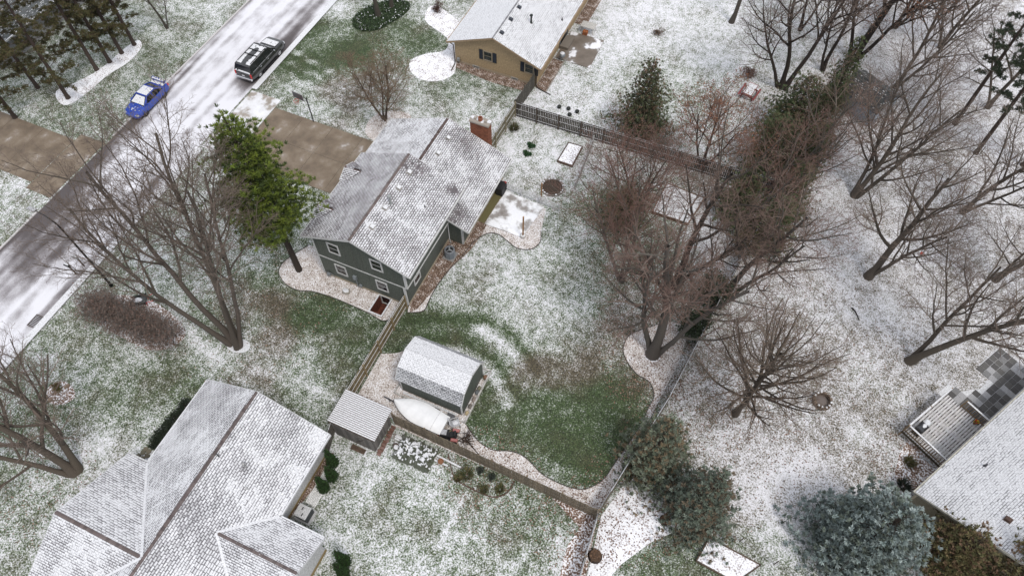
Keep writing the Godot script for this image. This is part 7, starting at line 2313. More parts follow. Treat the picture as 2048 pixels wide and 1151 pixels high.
	timber_frame("raised_bed", "square timber raised bed full of snow in the vegetable yard", "garden bed", PackedVector2Array([Vector2(-14.09, -44.31), Vector2(-12.77, -44.37), Vector2(-12.78, -41.87), Vector2(-14.19, -41.89)]), 0.24, Color(0.13, 0.085, 0.06), M.snowbed)
	timber_frame("sand_box", "large square timber framed bed under the bare trees covered in snow", "garden bed", PackedVector2Array([Vector2(-4.45, -43.3), Vector2(-4.65, -39.8), Vector2(-1.5, -39.8), Vector2(-1.0, -43.0)]), 0.3, Color(0.2, 0.12, 0.08), M.snow)
	timber_frame("raised_bed", "raised timber bed under snow beside the blue spruce", "garden bed", PackedVector2Array([Vector2(7.19, -15.63), Vector2(10.66, -15.32), Vector2(9.46, -13.63), Vector2(6.82, -13.89)]), 0.2, Color(0.12, 0.085, 0.06), M.snowbed)
	var wp := MB.new()
	wp.col = Color(0.7, 0.7, 0.7)
	wp.bar(Vector3(-17.63, 0.06, -41.15), Vector3(-17.19, 0.06, -44.02), 0.2, 0.06)
	tag(obj("white_board", wp, M.paint), "long white board lying on the snow of the vegetable yard", "board")
	var ub := MB.new()
	ub.col = Color(0.62, 0.62, 0.63)
	ub.chamfer(Vector3(-18.9, 0.3, -38.85), Vector3(0.6, 0.6, 0.5), 0.06)
	tag(obj("utility_box", ub, M.paint), "white box standing beside the foot of the brick chimney", "box")
	# red picnic table under the trees
	var ro := Vector3(-0.67, 0, -57.22)
	var rt := thing("picnic_table", "red picnic table dusted with snow under the bare trees", "table", ro, deg_to_rad(-10), "", true)
	var rb := box_mesh(Vector3(0.17, 0.04, 1.8), mat(lin(0.3, 0.06, 0.06), 0.6, grain(96, 0.02, 0.7, 1.0, 128), 0.8))
	for i in 5: inst("top_board", rb, rt, Vector3(-0.36 + i * 0.18, 0.74, 0))
	for x in [-0.75, 0.75]: inst("bench", rb, rt, Vector3(x, 0.44, 0))
	for z in [-0.6, 0.6]:
		var lg := MB.new()
		lg.col = Color(0.3, 0.04, 0.05)
		lg.bar(Vector3(-0.3, 0.72, z), Vector3(-0.62, 0, z), 0.04, 0.09)
		lg.bar(Vector3(0.3, 0.72, z), Vector3(0.62, 0, z), 0.04, 0.09)
		lg.bar(Vector3(-0.8, 0.41, z + 0.045), Vector3(0.8, 0.41, z + 0.045), 0.04, 0.09)
		obj("leg_frame", lg, M.wood, rt)
	snow_sheet(rt, "snow", Vector3(-0.4, 0.765, -0.8), Vector3(0.4, 0.765, -0.8), Vector3(0.4, 0.765, 0.8), Vector3(-0.4, 0.765, 0.8), -0.5, 51)
	# small scattered things
	var bl := MB.new()
	bl.col = Color(0.62, 0.07, 0.03)
	bl.lathe(Vector3(16.93, 0, -44.77), PackedVector2Array([Vector2(0, 0), Vector2(0.09, 0.03), Vector2(0.13, 0.13), Vector2(0.09, 0.23), Vector2(0, 0.26)]), 12)
	tag(obj("orange_ball", bl, M.gloss), "small orange red ball lying on the snowy lawn", "ball")
	var sk := MB.new()
	sk.col = Color(0.05, 0.035, 0.03)
	sk.tube(PackedVector3Array([Vector3(12.61, 0.06, -37.22), Vector3(12.92, 0.05, -37.02), Vector3(13.18, 0.05, -36.64), Vector3(13.35, 0.04, -36.33)]), PackedFloat32Array([0.07, 0.05, 0.045, 0.03]), 6, true)
	tag(obj("fallen_branch", sk, M.bark), "short dark fallen branch on the open snow", "branch")
	for q in [[1190, 1112, 0.42, "round brown stump in the snow beside the corner fence"], [1329, 1040, 0.32, "dark round stump below the nearer spruce"]]:
		var p: Vector3 = Vector3(0.76, 0, -11.52) if q[0] == 1190 else Vector3(4.17, 0, -15.55)
		var t := thing("tree_stump", q[3], "stump", p)
		var mb := MB.new()
		mb.col = Color(0.06, 0.035, 0.022)
		mb.lathe(p, PackedVector2Array([Vector2(q[2] * 1.15, 0), Vector2(q[2], 0.12), Vector2(q[2] * 0.95, 0.34)]), 14)
		obj("bark", mb, M.bark, t)
		var tp := MB.new()
		tp.col = Color(0.1, 0.055, 0.03)
		for k in 60:
			var a := rng.randf_range(0, TAU)
			var rr: float = q[2] * sqrt(rng.randf()) * 0.9
			var d := Vector3(rng.randf_range(-1, 1), rng.randf_range(0, 0.5), rng.randf_range(-1, 1)).normalized()
			tp.col = Color(0.13, 0.075, 0.045) * rng.randf_range(0.4, 1.3)
			tp.leaf(p + Vector3(cos(a) * rr, 0.33, sin(a) * rr), d, d.cross(Vector3.UP).normalized(), 0.16, 0.05)
		tp.lathe(p, PackedVector2Array([Vector2(q[2] * 0.95, 0.34), Vector2(0, 0.34)]), 14)
		obj("dead_leaves", tp, M.leaf, t)
	for q in [Vector3(-16.60, 0, -48.26), Vector3(-15.71, 0, -48.40), Vector3(-14.83, 0, -48.36), Vector3(-15.33, 0, -47.71)]:
		var mb := MB.new()
		var t := thing("dark_pot", "small dark round pot on the snow beyond the dark fence", "pot", q, 0, "dark pots beyond the fence")
		mb.col = Color(0.025, 0.03, 0.025)
		mb.lathe(q, PackedVector2Array([Vector2(0.12, 0), Vector2(0.2, 0.12), Vector2(0.2, 0.24), Vector2(0.16, 0.26), Vector2(0, 0.22)]), 12)
		obj("bowl", mb, M.stone, t)
	# stepping stones at the grey roofed house's door
	var so := thing("stepping_stones", "dark stepping stones with snow between them by the grey roofed house", "paving", Vector3(-30.33, 0, -5.15))
	for q in [Vector3(-30.68, 0, -4.83), Vector3(-30.56, 0, -5.16), Vector3(-30.14, 0, -5.08), Vector3(-30.54, 0, -5.45), Vector3(-30.23, 0, -5.39), Vector3(-30.33, 0, -4.83)]:
		var mb := MB.new()
		mb.col = Color(0.16, 0.14, 0.1) * rng.randf_range(0.8, 1.3)
		var pg := PackedVector2Array()
		for i in 7: pg.append(Vector2(q.x, q.z) + Vector2(cos(TAU * i / 7.0), sin(TAU * i / 7.0)) * rng.randf_range(0.14, 0.22))
		mb.prism(pg, 0, 0.06)
		obj("stone", mb, M.stone, so)
	# rocks in the little bed by the street
	for i in 7:
		var p := Vector3(-39.02, 0, -6.32) + Vector3(rng.randf_range(-1.0, 1.0), 0.06, rng.randf_range(-0.8, 0.8))
		var mb := MB.new()
		mb.col = Color(0.3, 0.22, 0.16) * rng.randf_range(0.6, 1.3)
		mb.blob(p, Vector3(0.14, 0.12, 0.16) * rng.randf_range(0.7, 1.3), 0.15, rng)
		tag(obj("bed_rock", mb, M.stone), "small brown rock in the round lawn bed near the street", "rock", "rocks in the round lawn bed")

# ---------------------------------------------------------------- trees
const SIDES := [9, 6, 4, 3, 3]
const SEGS := [9, 7, 5, 3, 2]

class BareTree:
	var trunk := MB.new()
	var crown := MB.new()
	var foliage := MB.new()
	var bark := Color(0.14, 0.12, 0.1)
	var twig := Color(0.165, 0.125, 0.105)
	var n := [8, 8, 7, 5]
	var ang := [42.0, 40.0, 42.0, 45.0]
	var ratio := [0.62, 0.5, 0.48, 0.5]
	var start := [0.35, 0.2, 0.15, 0.2]
	var up := [0.04, 0.1, 0.05, 0.0]
	var wig := [0.1, 0.16, 0.2, 0.2]
	var depth := 4
	var thin := 0.0085
	var leaves := 0.0
	var leaf_col := Color(0.2, 0.09, 0.045)
	var r := RandomNumberGenerator.new()

	func duplicate_look() -> BareTree:
		var t := BareTree.new()
		for k in ["bark", "twig", "n", "ang", "ratio", "start", "up", "wig", "depth", "thin", "leaves", "leaf_col"]: t.set(k, get(k))
		return t

	func rv() -> Vector3:
		return Vector3(r.randf_range(-1, 1), r.randf_range(-1, 1), r.randf_range(-1, 1))

	func limb(p: Vector3, dir: Vector3, l: float, r0: float, lv: int) -> void:
		var m: int = SEGS[lv]
		var pts := PackedVector3Array()
		var rad := PackedFloat32Array()
		var d := dir
		var dirs := []
		var r1 := maxf(r0 * (0.35 if lv == 0 else 0.25), thin * 0.6)
		for i in m + 1:
			pts.append(p)
			dirs.append(d)
			var t := float(i) / m
			var rr := lerpf(r0, r1, pow(t, 0.85))
			if lv == 0 and i == 0: rr *= 1.45
			rad.append(maxf(rr, thin * 0.6))
			p += d * (l / m)
			d = (d + rv() * wig[mini(lv, 3)] + Vector3.UP * up[mini(lv, 3)]).normalized()
		var mb := trunk if lv <= 1 else crown
		mb.col = (bark if lv <= 1 else bark.lerp(twig, 0.5 if lv == 2 else 1.0)) * r.randf_range(0.85, 1.15)
		mb.tube(pts, rad, SIDES[lv])
		if leaves > 0.0 and lv >= 3:
			for k in 3:
				if r.randf() < leaves:
					var q := rv().normalized()
					foliage.col = leaf_col * r.randf_range(0.6, 1.4)
					foliage.leaf(pts[r.randi() % pts.size()], q, q.cross(rv()).normalized(), 0.13, 0.04)
		if lv >= depth: return
		var nc: int = n[lv]
		if lv > 0: nc = maxi(2, int(nc * r.randf_range(0.7, 1.2)))
		var az := r.randf_range(0, TAU)
		for c in nc:
			var t: float = lerpf(start[lv], 0.97, (c + r.randf()) / nc)
			var fi := t * m
			var i := mini(int(fi), m - 1)
			var q := pts[i].lerp(pts[i + 1], fi - i)
			var dd: Vector3 = dirs[i]
			az += 2.4 + r.randf_range(-0.4, 0.4)
			var x := dd.cross(Vector3(0.3, 0.2, 0.9)).normalized()
			var perp := x * cos(az) + dd.cross(x) * sin(az)
			var a: float = deg_to_rad(ang[lv] * r.randf_range(0.75, 1.25))
			var cd := (dd * cos(a) + perp * sin(a)).normalized()
			if cd.y < -0.25: cd.y *= 0.3
			var cl: float = l * ratio[lv] * (1.2 - 0.7 * t) * r.randf_range(0.75, 1.2)
			limb(q, cd.normalized(), cl, maxf(lerpf(rad[i], rad[i + 1], fi - i) * 0.66, thin), lv + 1)

func plant_tree(t: BareTree, called: String, label: String, at: Vector3, stems: Array, sd: int, group := "bare trees of the block", cat := "tree") -> Node3D:
	# stems: [lean x, lean z, length, radius, foot offset x, z]
	t.r.seed = sd
	for s in stems:
		var d := Vector3(s[0], 1.0, s[1]).normalized()
		t.limb(at + Vector3(s[4] if s.size() > 4 else 0.0, -0.1, s[5] if s.size() > 5 else 0.0), d, s[2], s[3], 0)
	var o := thing(called, label, cat, at, 0, group)
	obj("trunk", t.trunk, M.bark, o)
	obj("crown", t.crown, M.twig, o)
	if t.foliage.v.size(): obj("dead_leaves", t.foliage, M.leaf, o)
	return o

func spruce(called: String, label: String, at: Vector3, h: float, r: float, cols: Array, sd: int, opt := {}) -> Node3D:
	var g := RandomNumberGenerator.new()
	g.seed = sd
	var o := thing(called, label, "tree", at, 0, opt.get("group", "evergreens of the block"))
	var tr := MB.new()
	tr.col = Color(0.075, 0.055, 0.045)
	tr.tube(PackedVector3Array([at, at + Vector3(0, h * 0.5, 0), at + Vector3(opt.get("lx", 0.0) * 0.5, h, opt.get("lz", 0.0) * 0.5)]), PackedFloat32Array([0.05 + h * 0.013, 0.03 + h * 0.008, 0.02]), 8)
	obj("trunk", tr, M.bark, o)
	var cr := MB.new()
	var wood := MB.new()
	wood.col = Color(0.06, 0.045, 0.035)
	var y: float = h * opt.get("bare", 0.04)
	var ll: float = opt.get("leaf", 0.22)
	var lb: float = opt.get("blade", 0.03)
	var step: float = opt.get("step", 0.34)
	var gap: float = opt.get("gap", 0.27)
	var tuft: int = opt.get("tuft", 9)
	var droop: float = opt.get("droop", -0.12)
	var uneven: float = opt.get("uneven", 0.15)
	while y < h:
		var k := y / h
		var rr := r * pow(1.0 - k, opt.get("power", 0.8)) + 0.12
		var low: float = opt.get("bare", 0.04)
		if low > 0.15: rr *= smoothstep(low - 0.02, low + 0.18, k) * 0.6 + 0.4
		var nb := int(5 + rr * opt.get("dense", 2.4))
		var a0 := g.randf_range(0, TAU)
		for b in nb:
			var az := a0 + TAU * b / nb + g.randf_range(-0.25, 0.25)
			var big: float = 1.0 + uneven * noise.get_noise_3d(cos(az) * 3.0 + sd, y * 1.2, sin(az) * 3.0) * 2.5
			var l: float = rr * clampf(g.randf_range(0.8, 1.1) * big, 0.35, 1.4)
			var d := Vector3(cos(az), droop + k * 0.75, sin(az)).normalized()
			var side := Vector3(-sin(az), 0, cos(az))
			var p0 := at + Vector3(opt.get("lx", 0.0) * 0.5 * k, y, opt.get("lz", 0.0) * 0.5 * k)
			wood.tube(PackedVector3Array([p0, p0 + d * l * 0.9]), PackedFloat32Array([0.025, 0.008]), 3)
			var s: float = opt.get("inner", 0.25) * l
			while s < l:
				var u := s / l
				var half := (1.0 - u) * 0.42 * l + 0.08
				var m := 1 + int(half / gap)
				for q in m:
					var off := 0.0 if m == 1 else lerpf(-half, half, q / (m - 1.0)) + g.randf_range(-0.5, 0.5) * gap
					var p := p0 + d * (s + g.randf_range(-0.4, 0.4) * gap) + side * off - Vector3(0, 0.08 * u * u * l + absf(off) * 0.15 - g.randf_range(-0.08, 0.1), 0)
					var sd2 := (d * 0.9 + side * (off / (half + 0.3)) + Vector3(0, 0.25, 0)).normalized()
					var cc: Color = cols[g.randi() % cols.size()]
					cc = cc * g.randf_range(0.8, 1.2)
					for w in tuft:
						var ld := (sd2 * 0.9 + Vector3(g.randf_range(-1, 1), g.randf_range(-0.5, 0.9), g.randf_range(-1, 1))).normalized()
						cr.col = cc * g.randf_range(0.85, 1.15)
						cr.leaf(p, ld, ld.cross(Vector3(g.randf_range(-0.8, 0.8), 1, g.randf_range(-0.8, 0.8))).normalized(), ll * g.randf_range(0.7, 1.2), lb * g.randf_range(0.8, 1.3))
				s += gap
		y += step * g.randf_range(0.85, 1.15)
	obj("branches", wood, M.twig, o)
	obj("crown", cr, M.leaf, o)
	return o

func pine(called: String, label: String, at: Vector3, h: float, sd: int, cols: Array, bare := 0.3, group := "tall pines", spread := 2.4, count := 26) -> void:
	var g := RandomNumberGenerator.new()
	g.seed = sd
	var o := thing(called, label, "tree", at, 0, group)
	var tr := MB.new()
	tr.col = Color(0.12, 0.085, 0.07)
	var lean := Vector3(g.randf_range(-0.4, 0.4), 0, g.randf_range(-0.4, 0.4))
	tr.tube(PackedVector3Array([at, at + Vector3(0, 0.5, 0), at + Vector3(0, h * 0.5, 0) + lean * 0.4, at + Vector3(0, h, 0) + lean]), PackedFloat32Array([0.26, 0.19, 0.14, 0.04]), 9)
	obj("trunk", tr, M.bark, o)
	var wood := MB.new()
	wood.col = Color(0.09, 0.06, 0.05)
	var cr := MB.new()
	for b in count:
		var k := lerpf(bare, 0.99, (b + g.randf()) / count)
		var az := b * 2.4 + g.randf_range(-0.5, 0.5)
		var l := spread * (1.05 - 0.55 * k) * g.randf_range(0.5, 1.15) * (0.7 + 0.3 * smoothstep(bare, bare + 0.2, k))
		var d := Vector3(cos(az), g.randf_range(-0.15, 0.3), sin(az)).normalized()
		var p0 := at + Vector3(0, h * k, 0) + lean * k * 0.9
		wood.tube(PackedVector3Array([p0, p0 + d * l * 0.5, p0 + d * l + Vector3(0, 0.12, 0)]), PackedFloat32Array([0.035, 0.022, 0.01]), 4)
		var tufts := int(5 + l * 6)
		for q in tufts:
			var u := lerpf(0.35, 1.0, (q + g.randf()) / tufts)
			var c := p0 + d * l * u + Vector3(g.randf_range(-0.35, 0.35), g.randf_range(-0.12, 0.25), g.randf_range(-0.35, 0.35)) * (0.5 + 0.5 * l / spread)
			wood.tube(PackedVector3Array([p0 + d * l * u * 0.9, c]), PackedFloat32Array([0.012, 0.006]), 3)
			for w in 26:
				var ld := Vector3(g.randf_range(-1, 1), g.randf_range(-0.5, 1), g.randf_range(-1, 1)).normalized()
				var cc: Color = cols[g.randi() % cols.size()]
				cr.col = cc * g.randf_range(0.7, 1.3)
				cr.leaf(c, ld, ld.cross(Vector3(g.randf_range(-1, 1), 0.4, 1)).normalized(), g.randf_range(0.16, 0.28), 0.024)
	obj("branches", wood, M.twig, o)
	obj("crown", cr, M.leaf, o)

func bush(called: String, label: String, at: Vector3, size: Vector3, cols: Array, count: int, leaf_l: float, leaf_b: float, sd: int, cat := "shrub", group := "", lumps := 14) -> Node3D:   # leaves on lumps spread through a rounded body, with a stem
	var g := RandomNumberGenerator.new()
	g.seed = sd
	var o := thing(called, label, cat, at, 0, group)
	var st := MB.new()
	st.col = Color(0.07, 0.05, 0.04)
	var mb := MB.new()
	var per := maxi(1, count / lumps)
	for k in lumps:
		var d := Vector3(g.randf_range(-1, 1), g.randf_range(-0.7, 1), g.randf_range(-1, 1)).normalized() * pow(g.randf_range(0.25, 1.0), 0.5)
		var c := at + Vector3(d.x * size.x, size.y * (1.0 + d.y * 0.85), d.z * size.z) * 0.78
		var rr := minf(size.x, minf(size.y, size.z)) * g.randf_range(0.32, 0.55)
		st.tube(PackedVector3Array([at + Vector3(0, 0.02, 0), (at + c) * 0.5 + Vector3(0, 0.1, 0), c]), PackedFloat32Array([0.03, 0.02, 0.008]), 4)
		for q in per:
			var n := Vector3(g.randf_range(-1, 1), g.randf_range(-1, 1), g.randf_range(-1, 1)).normalized()
			var p := c + n * rr * pow(g.randf(), 0.4)
			if p.y < 0.02: continue
			var ld := (n + Vector3(g.randf_range(-0.7, 0.7), g.randf_range(-0.2, 0.8), g.randf_range(-0.7, 0.7))).normalized()
			var cc: Color = cols[g.randi() % cols.size()]
			mb.col = cc * g.randf_range(0.7, 1.3)
			mb.leaf(p, ld, ld.cross(Vector3(g.randf_range(-1, 1), g.randf_range(0.2, 1), g.randf_range(-1, 1))).normalized(), leaf_l * g.randf_range(0.7, 1.3), leaf_b * g.randf_range(0.7, 1.3))
	obj("stems", st, M.bark, o)
	obj("foliage", mb, M.leaf, o)
	return o

func trees() -> void:
	var t := BareTree.new()
	# big many-stemmed maple on the front lawn
	t.n = [10, 10, 8, 5]
	t.bark = Color(0.17, 0.138, 0.112)
	t.twig = Color(0.15, 0.115, 0.095)
	t.ang = [34.0, 36.0, 40.0, 44.0]
	t.start = [0.38, 0.2, 0.15, 0.2]
	t.ratio = [0.52, 0.5, 0.46, 0.5]
	plant_tree(t, "maple_tree", "huge bare tree with five grey stems on the front lawn by the hedge", Vector3(-29.64, 0, -14.92),
		[[-0.85, 0.1, 14.5, 0.22, -0.35, 0.15], [-0.48, -0.1, 17.5, 0.24, -0.15, -0.1], [-0.25, -0.3, 17.5, 0.23, 0.1, -0.15], [0.02, -0.45, 15.5, 0.19, 0.35, 0.1], [-0.02, -0.2, 16.5, 0.2, 0.25, 0.25]], 101)
	var b := BareTree.new()
	b.n = [9, 9, 8, 4]
	b.bark = Color(0.175, 0.14, 0.11)
	b.ang = [48.0, 38.0, 42.0, 44.0]
	b.start = [0.2, 0.2, 0.15, 0.2]
	plant_tree(b, "bare_tree", "bare leaning tree with low forked limbs near the grey roofed house", Vector3(-33.88, 0, -2.13), [[-0.5, -0.1, 11.0, 0.3], [-0.35, -0.45, 10.5, 0.26, 0.1, -0.2], [-0.75, 0.35, 9.5, 0.2, -0.2, 0.2]], 102)
	var c := BareTree.new()
	c.n = [10, 9, 7, 3]
	c.bark = Color(0.17, 0.125, 0.09)
	c.twig = Color(0.18, 0.125, 0.085)
	c.ang = [42.0, 42.0, 44.0, 46.0]
	c.start = [0.3, 0.15, 0.1, 0.1]
	c.ratio = [0.66, 0.55, 0.5, 0.5]
	plant_tree(c, "crab_apple_tree", "small spreading bare tree in the round bed behind the driveway", Vector3(-31.01, 0, -40.23), [[-0.42, 0.16, 5.6, 0.11], [0.1, -0.25, 5.8, 0.11, 0.1, -0.1], [0.35, 0.2, 5.2, 0.1, 0.15, 0.1], [-0.2, -0.35, 5.4, 0.09, -0.1, -0.1]], 103)
	var d := BareTree.new()
	d.n = [6, 6, 5, 4]
	plant_tree(d, "young_tree", "thin young bare tree across the street from the black SUV", Vector3(-57.82, 0, -42.48), [[-0.1, 0.05, 7.0, 0.13], [0.35, -0.1, 4.5, 0.08]], 104)
	var e := BareTree.new()
	e.n = [7, 7, 6, 4]
	e.start = [0.5, 0.2, 0.2, 0.2]
	plant_tree(e, "lawn_tree", "grey trunked tree rising from the dark ivy bed", Vector3(-38.82, 0, -52.94), [[-0.05, 0.0, 12.0, 0.26]], 105)
	plant_tree(e.duplicate_look(), "lawn_tree", "slimmer trunk standing behind the ivy bed's edge", Vector3(-38.25, 0, -54.70), [[0.05, -0.05, 11.0, 0.2]], 106)
	# trees of the back lots
	var big := BareTree.new()
	big.n = [10, 10, 8, 3]
	big.bark = Color(0.17, 0.15, 0.13)
	big.twig = Color(0.175, 0.112, 0.092)
	big.start = [0.25, 0.2, 0.12, 0.15]
	big.ang = [50.0, 42.0, 44.0, 46.0]
	plant_tree(big, "maple_tree", "massive forked grey tree standing in the curved gravel bed", Vector3(-0.41, 0, -27.00), [[0.02, -0.12, 12.5, 0.42], [-0.42, -0.12, 10.5, 0.24, -0.1, -0.15], [0.42, -0.2, 10.5, 0.22, 0.25, -0.1]], 107)
	var d2 := BareTree.new()
	d2.n = [9, 9, 7, 3]
	d2.bark = Color(0.1, 0.082, 0.068)
	d2.twig = Color(0.16, 0.11, 0.09)
	d2.start = [0.35, 0.2, 0.12, 0.15]
	plant_tree(d2, "bare_tree", "tall dark trunk rising just inside the tree row by the snowy timber bed", Vector3(-0.77, 0, -33.48), [[0.06, -0.1, 13.5, 0.3], [0.3, 0.05, 11.0, 0.2, 0.2, -0.2]], 108)
	var d3 := BareTree.new()
	d3.n = [9, 9, 7, 3]
	d3.twig = Color(0.175, 0.112, 0.092)
	d3.bark = Color(0.17, 0.155, 0.13)
	d3.start = [0.3, 0.15, 0.1, 0.15]
	plant_tree(d3, "bare_tree", "bare tree with mossy leaning stems on the fence line by the dark ivy", Vector3(3.29, 0, -34.37), [[0.12, -0.15, 12.0, 0.25], [0.35, 0.1, 10.0, 0.18, 0.2, 0.1]], 109)
	var red := BareTree.new()
	red.n = [9, 8, 7, 3]
	red.twig = Color(0.18, 0.1, 0.08)
	red.bark = Color(0.19, 0.165, 0.14)
	red.start = [0.28, 0.15, 0.1, 0.1]
	red.ratio = [0.68, 0.55, 0.5, 0.5]
	red.ang = [40.0, 40.0, 42.0, 46.0]
	plant_tree(red, "thorn_tree", "dense red twigged thicket tree beside the low lath fence", Vector3(-6.30, 0, -39.14), [[-0.15, -0.1, 8.0, 0.13], [0.25, 0.1, 7.6, 0.12, 0.2, 0.1], [-0.35, 0.2, 7.2, 0.11, -0.2, 0.2], [0.15, -0.4, 7.2, 0.1, 0.1, -0.3]], 110)
	var red2 := red.duplicate_look()
	red2.leaves = 0.25
	red2.leaf_col = Color(0.22, 0.1, 0.055)
	plant_tree(red2, "thorn_tree", "red twigged tree with a few rusty leaves behind the dark fence", Vector3(-2.22, 0, -46.83), [[0.0, -0.1, 7.5, 0.15], [0.3, 0.15, 6.8, 0.12, 0.2, 0.1], [-0.3, 0.1, 6.6, 0.12, -0.2, 0.1]], 111)
	var red3 := red.duplicate_look()
	red3.n = [8, 7, 6, 3]
	plant_tree(red3, "thorn_tree", "fine red twigged tree spreading over the fence near the mossy evergreens", Vector3(3.50, 0, -43.81), [[0.1, 0.0, 8.5, 0.16], [-0.25, 0.2, 7.5, 0.13, -0.2, 0.1], [0.35, 0.2, 7.2, 0.12, 0.2, 0.2]], 112)
	var red4 := red.duplicate_look()
	red4.n = [8, 8, 7, 5]
	plant_tree(red4, "thorn_tree", "loose red twigged tree arching over the lawn from the tree row", Vector3(-4.87, 0, -32.28), [[-0.5, -0.15, 8.5, 0.15], [-0.15, -0.3, 9.0, 0.16, 0.1, -0.1], [0.1, 0.0, 8.5, 0.14, 0.2, 0.1]], 113)
	var bi := BareTree.new()
	bi.bark = Color(0.3, 0.28, 0.25)
	bi.twig = Color(0.16, 0.1, 0.085)
	bi.n = [6, 6, 6, 4]
	plant_tree(bi, "pale_stemmed_tree", "slender tree with pale whitish stems inside the red thicket", Vector3(-5.15, 0, -38.78), [[-0.1, -0.2, 6.5, 0.08], [0.1, -0.3, 6.5, 0.07, 0.1, 0.0], [-0.35, 0.0, 5.5, 0.06]], 114)
	var f := BareTree.new()
	f.n = [10, 10, 8, 4]
	f.bark = Color(0.17, 0.138, 0.11)
	f.start = [0.28, 0.2, 0.15, 0.15]
	f.ang = [46.0, 40.0, 42.0, 44.0]
	plant_tree(f, "bare_tree", "bare spreading tree with flared roots beside the orange ball", Vector3(13.32, 0, -40.75), [[0.12, -0.12, 11.5, 0.3], [0.3, 0.1, 9.0, 0.18, 0.0, 0.0]], 115)
	plant_tree(f.duplicate_look(), "bare_tree", "bare forked tree leaning over the lawn towards the timber deck", Vector3(17.37, 0, -34.27), [[0.34, -0.1, 12.0, 0.28], [0.12, -0.32, 10.5, 0.2, 0.1, -0.15]], 116)
	var y := BareTree.new()
	y.n = [40, 9, 6, 4]
	y.start = [0.22, 0.2, 0.2, 0.2]
	y.ang = [46.0, 34.0, 38.0, 40.0]
	y.ratio = [0.62, 0.42, 0.45, 0.5]
	y.bark = Color(0.165, 0.13, 0.1)
	y.twig = Color(0.15, 0.11, 0.085)
	y.up = [0.02, 0.1, 0.05, 0.0]
	plant_tree(y, "oval_tree", "oval bare tree with many rising branches near the brick fire ring", Vector3(6.52, 0, -24.81), [[0.05, -0.04, 10.5, 0.22]], 117)
	var h := BareTree.new()
	h.n = [10, 10, 8, 3]
	h.bark = Color(0.18, 0.148, 0.12)
	h.start = [0.15, 0.15, 0.1, 0.15]
	plant_tree(h, "bare_tree", "bare tree with fanned limbs in front of the old grey shed", Vector3(10.78, 0, -48.73), [[0.2, -0.25, 12.0, 0.24], [0.0, -0.35, 11.0, 0.18, -0.1, -0.1], [0.4, 0.0, 11.0, 0.2, 0.15, 0.0]], 118)
	var j := BareTree.new()
	j.n = [9, 9, 7, 3]
	j.bark = Color(0.075, 0.055, 0.045)
	plant_tree(j, "bare_tree", "dark forked tree behind the red picnic table", Vector3(1.99, 0, -59.53), [[-0.1, 0.0, 12.0, 0.25], [0.2, -0.15, 12.0, 0.24, 0.3, 0.0], [-0.45, 0.2, 9.5, 0.18, -0.3, 0.0]], 119)
	var k := BareTree.new()
	k.n = [10, 9, 7, 3]
	k.bark = Color(0.06, 0.045, 0.038)
	k.leaves = 0.3
	k.leaf_col = Color(0.2, 0.085, 0.045)
	plant_tree(k, "oak_tree", "great dark oak holding rusty leaves on the fence beyond the old shed", Vector3(7.53, 0, -66.43), [[0.15, -0.05, 14.0, 0.4], [0.4, 0.2, 11.0, 0.22, 0.2, 0.1], [-0.4, -0.1, 10.0, 0.2, -0.1, 0.0]], 120)
	plant_tree(h.duplicate_look(), "bare_tree", "bare tree behind the far corner of the old grey shed", Vector3(12.01, 0, -63.99), [[0.15, -0.2, 12.0, 0.2], [0.4, 0.1, 10.0, 0.16]], 121)
	plant_tree(e.duplicate_look(), "lawn_tree", "lone leaning trunk on the bright snow behind the tan house yard", Vector3(-4.94, 0, -67.06), [[0.12, -0.1, 11.0, 0.24]], 122)
	plant_tree(f.duplicate_look(), "bare_tree", "bare tree on the wooded yard below the far wire fence", Vector3(22.67, 0, -44.54), [[0.25, -0.15, 11.0, 0.22], [-0.1, 0.25, 8.5, 0.14]], 123)
	plant_tree(h.duplicate_look(), "bare_tree", "bare tree at the top of the wooded yard behind the far pines", Vector3(15.29, 0, -71.75), [[0.1, -0.1, 11.0, 0.2], [-0.35, 0.1, 9.0, 0.14]], 128)
	plant_tree(j.duplicate_look(), "bare_tree", "bare tree in the row between the picnic table and the old oak", Vector3(5.12, 0, -63.61), [[0.0, -0.15, 11.0, 0.2], [-0.3, 0.1, 9.0, 0.15]], 129)
	plant_tree(d3.duplicate_look(), "bare_tree", "bare tree rising through the mossy evergreens on the fence", Vector3(5.01, 0, -45.68), [[0.1, -0.2, 11.0, 0.18], [0.35, 0.1, 9.0, 0.14]], 130)
	plant_tree(h.duplicate_look(), "bare_tree", "bare tree in the wooded yard just inside the far wire fence", Vector3(19.56, 0, -50.66), [[0.2, -0.2, 12.0, 0.2], [0.4, 0.1, 10.0, 0.14]], 131)
	plant_tree(f.duplicate_look(), "bare_tree", "bare tree close under the far pine tufts", Vector3(20.41, 0, -64.77), [[0.1, -0.1, 11.0, 0.2], [-0.3, 0.15, 9.5, 0.14]], 132)
	plant_tree(h.duplicate_look(), "bare_tree", "bare tree between the great oak and the far pines", Vector3(10.68, 0, -73.06), [[0.1, -0.05, 11.0, 0.2], [0.4, 0.2, 9.5, 0.14]], 133)
	plant_tree(j.duplicate_look(), "bare_tree", "bare tree on the snow beyond the dark forked tree", Vector3(1.82, 0, -68.69), [[-0.1, -0.1, 10.0, 0.17], [0.3, 0.0, 9.0, 0.13]], 134)
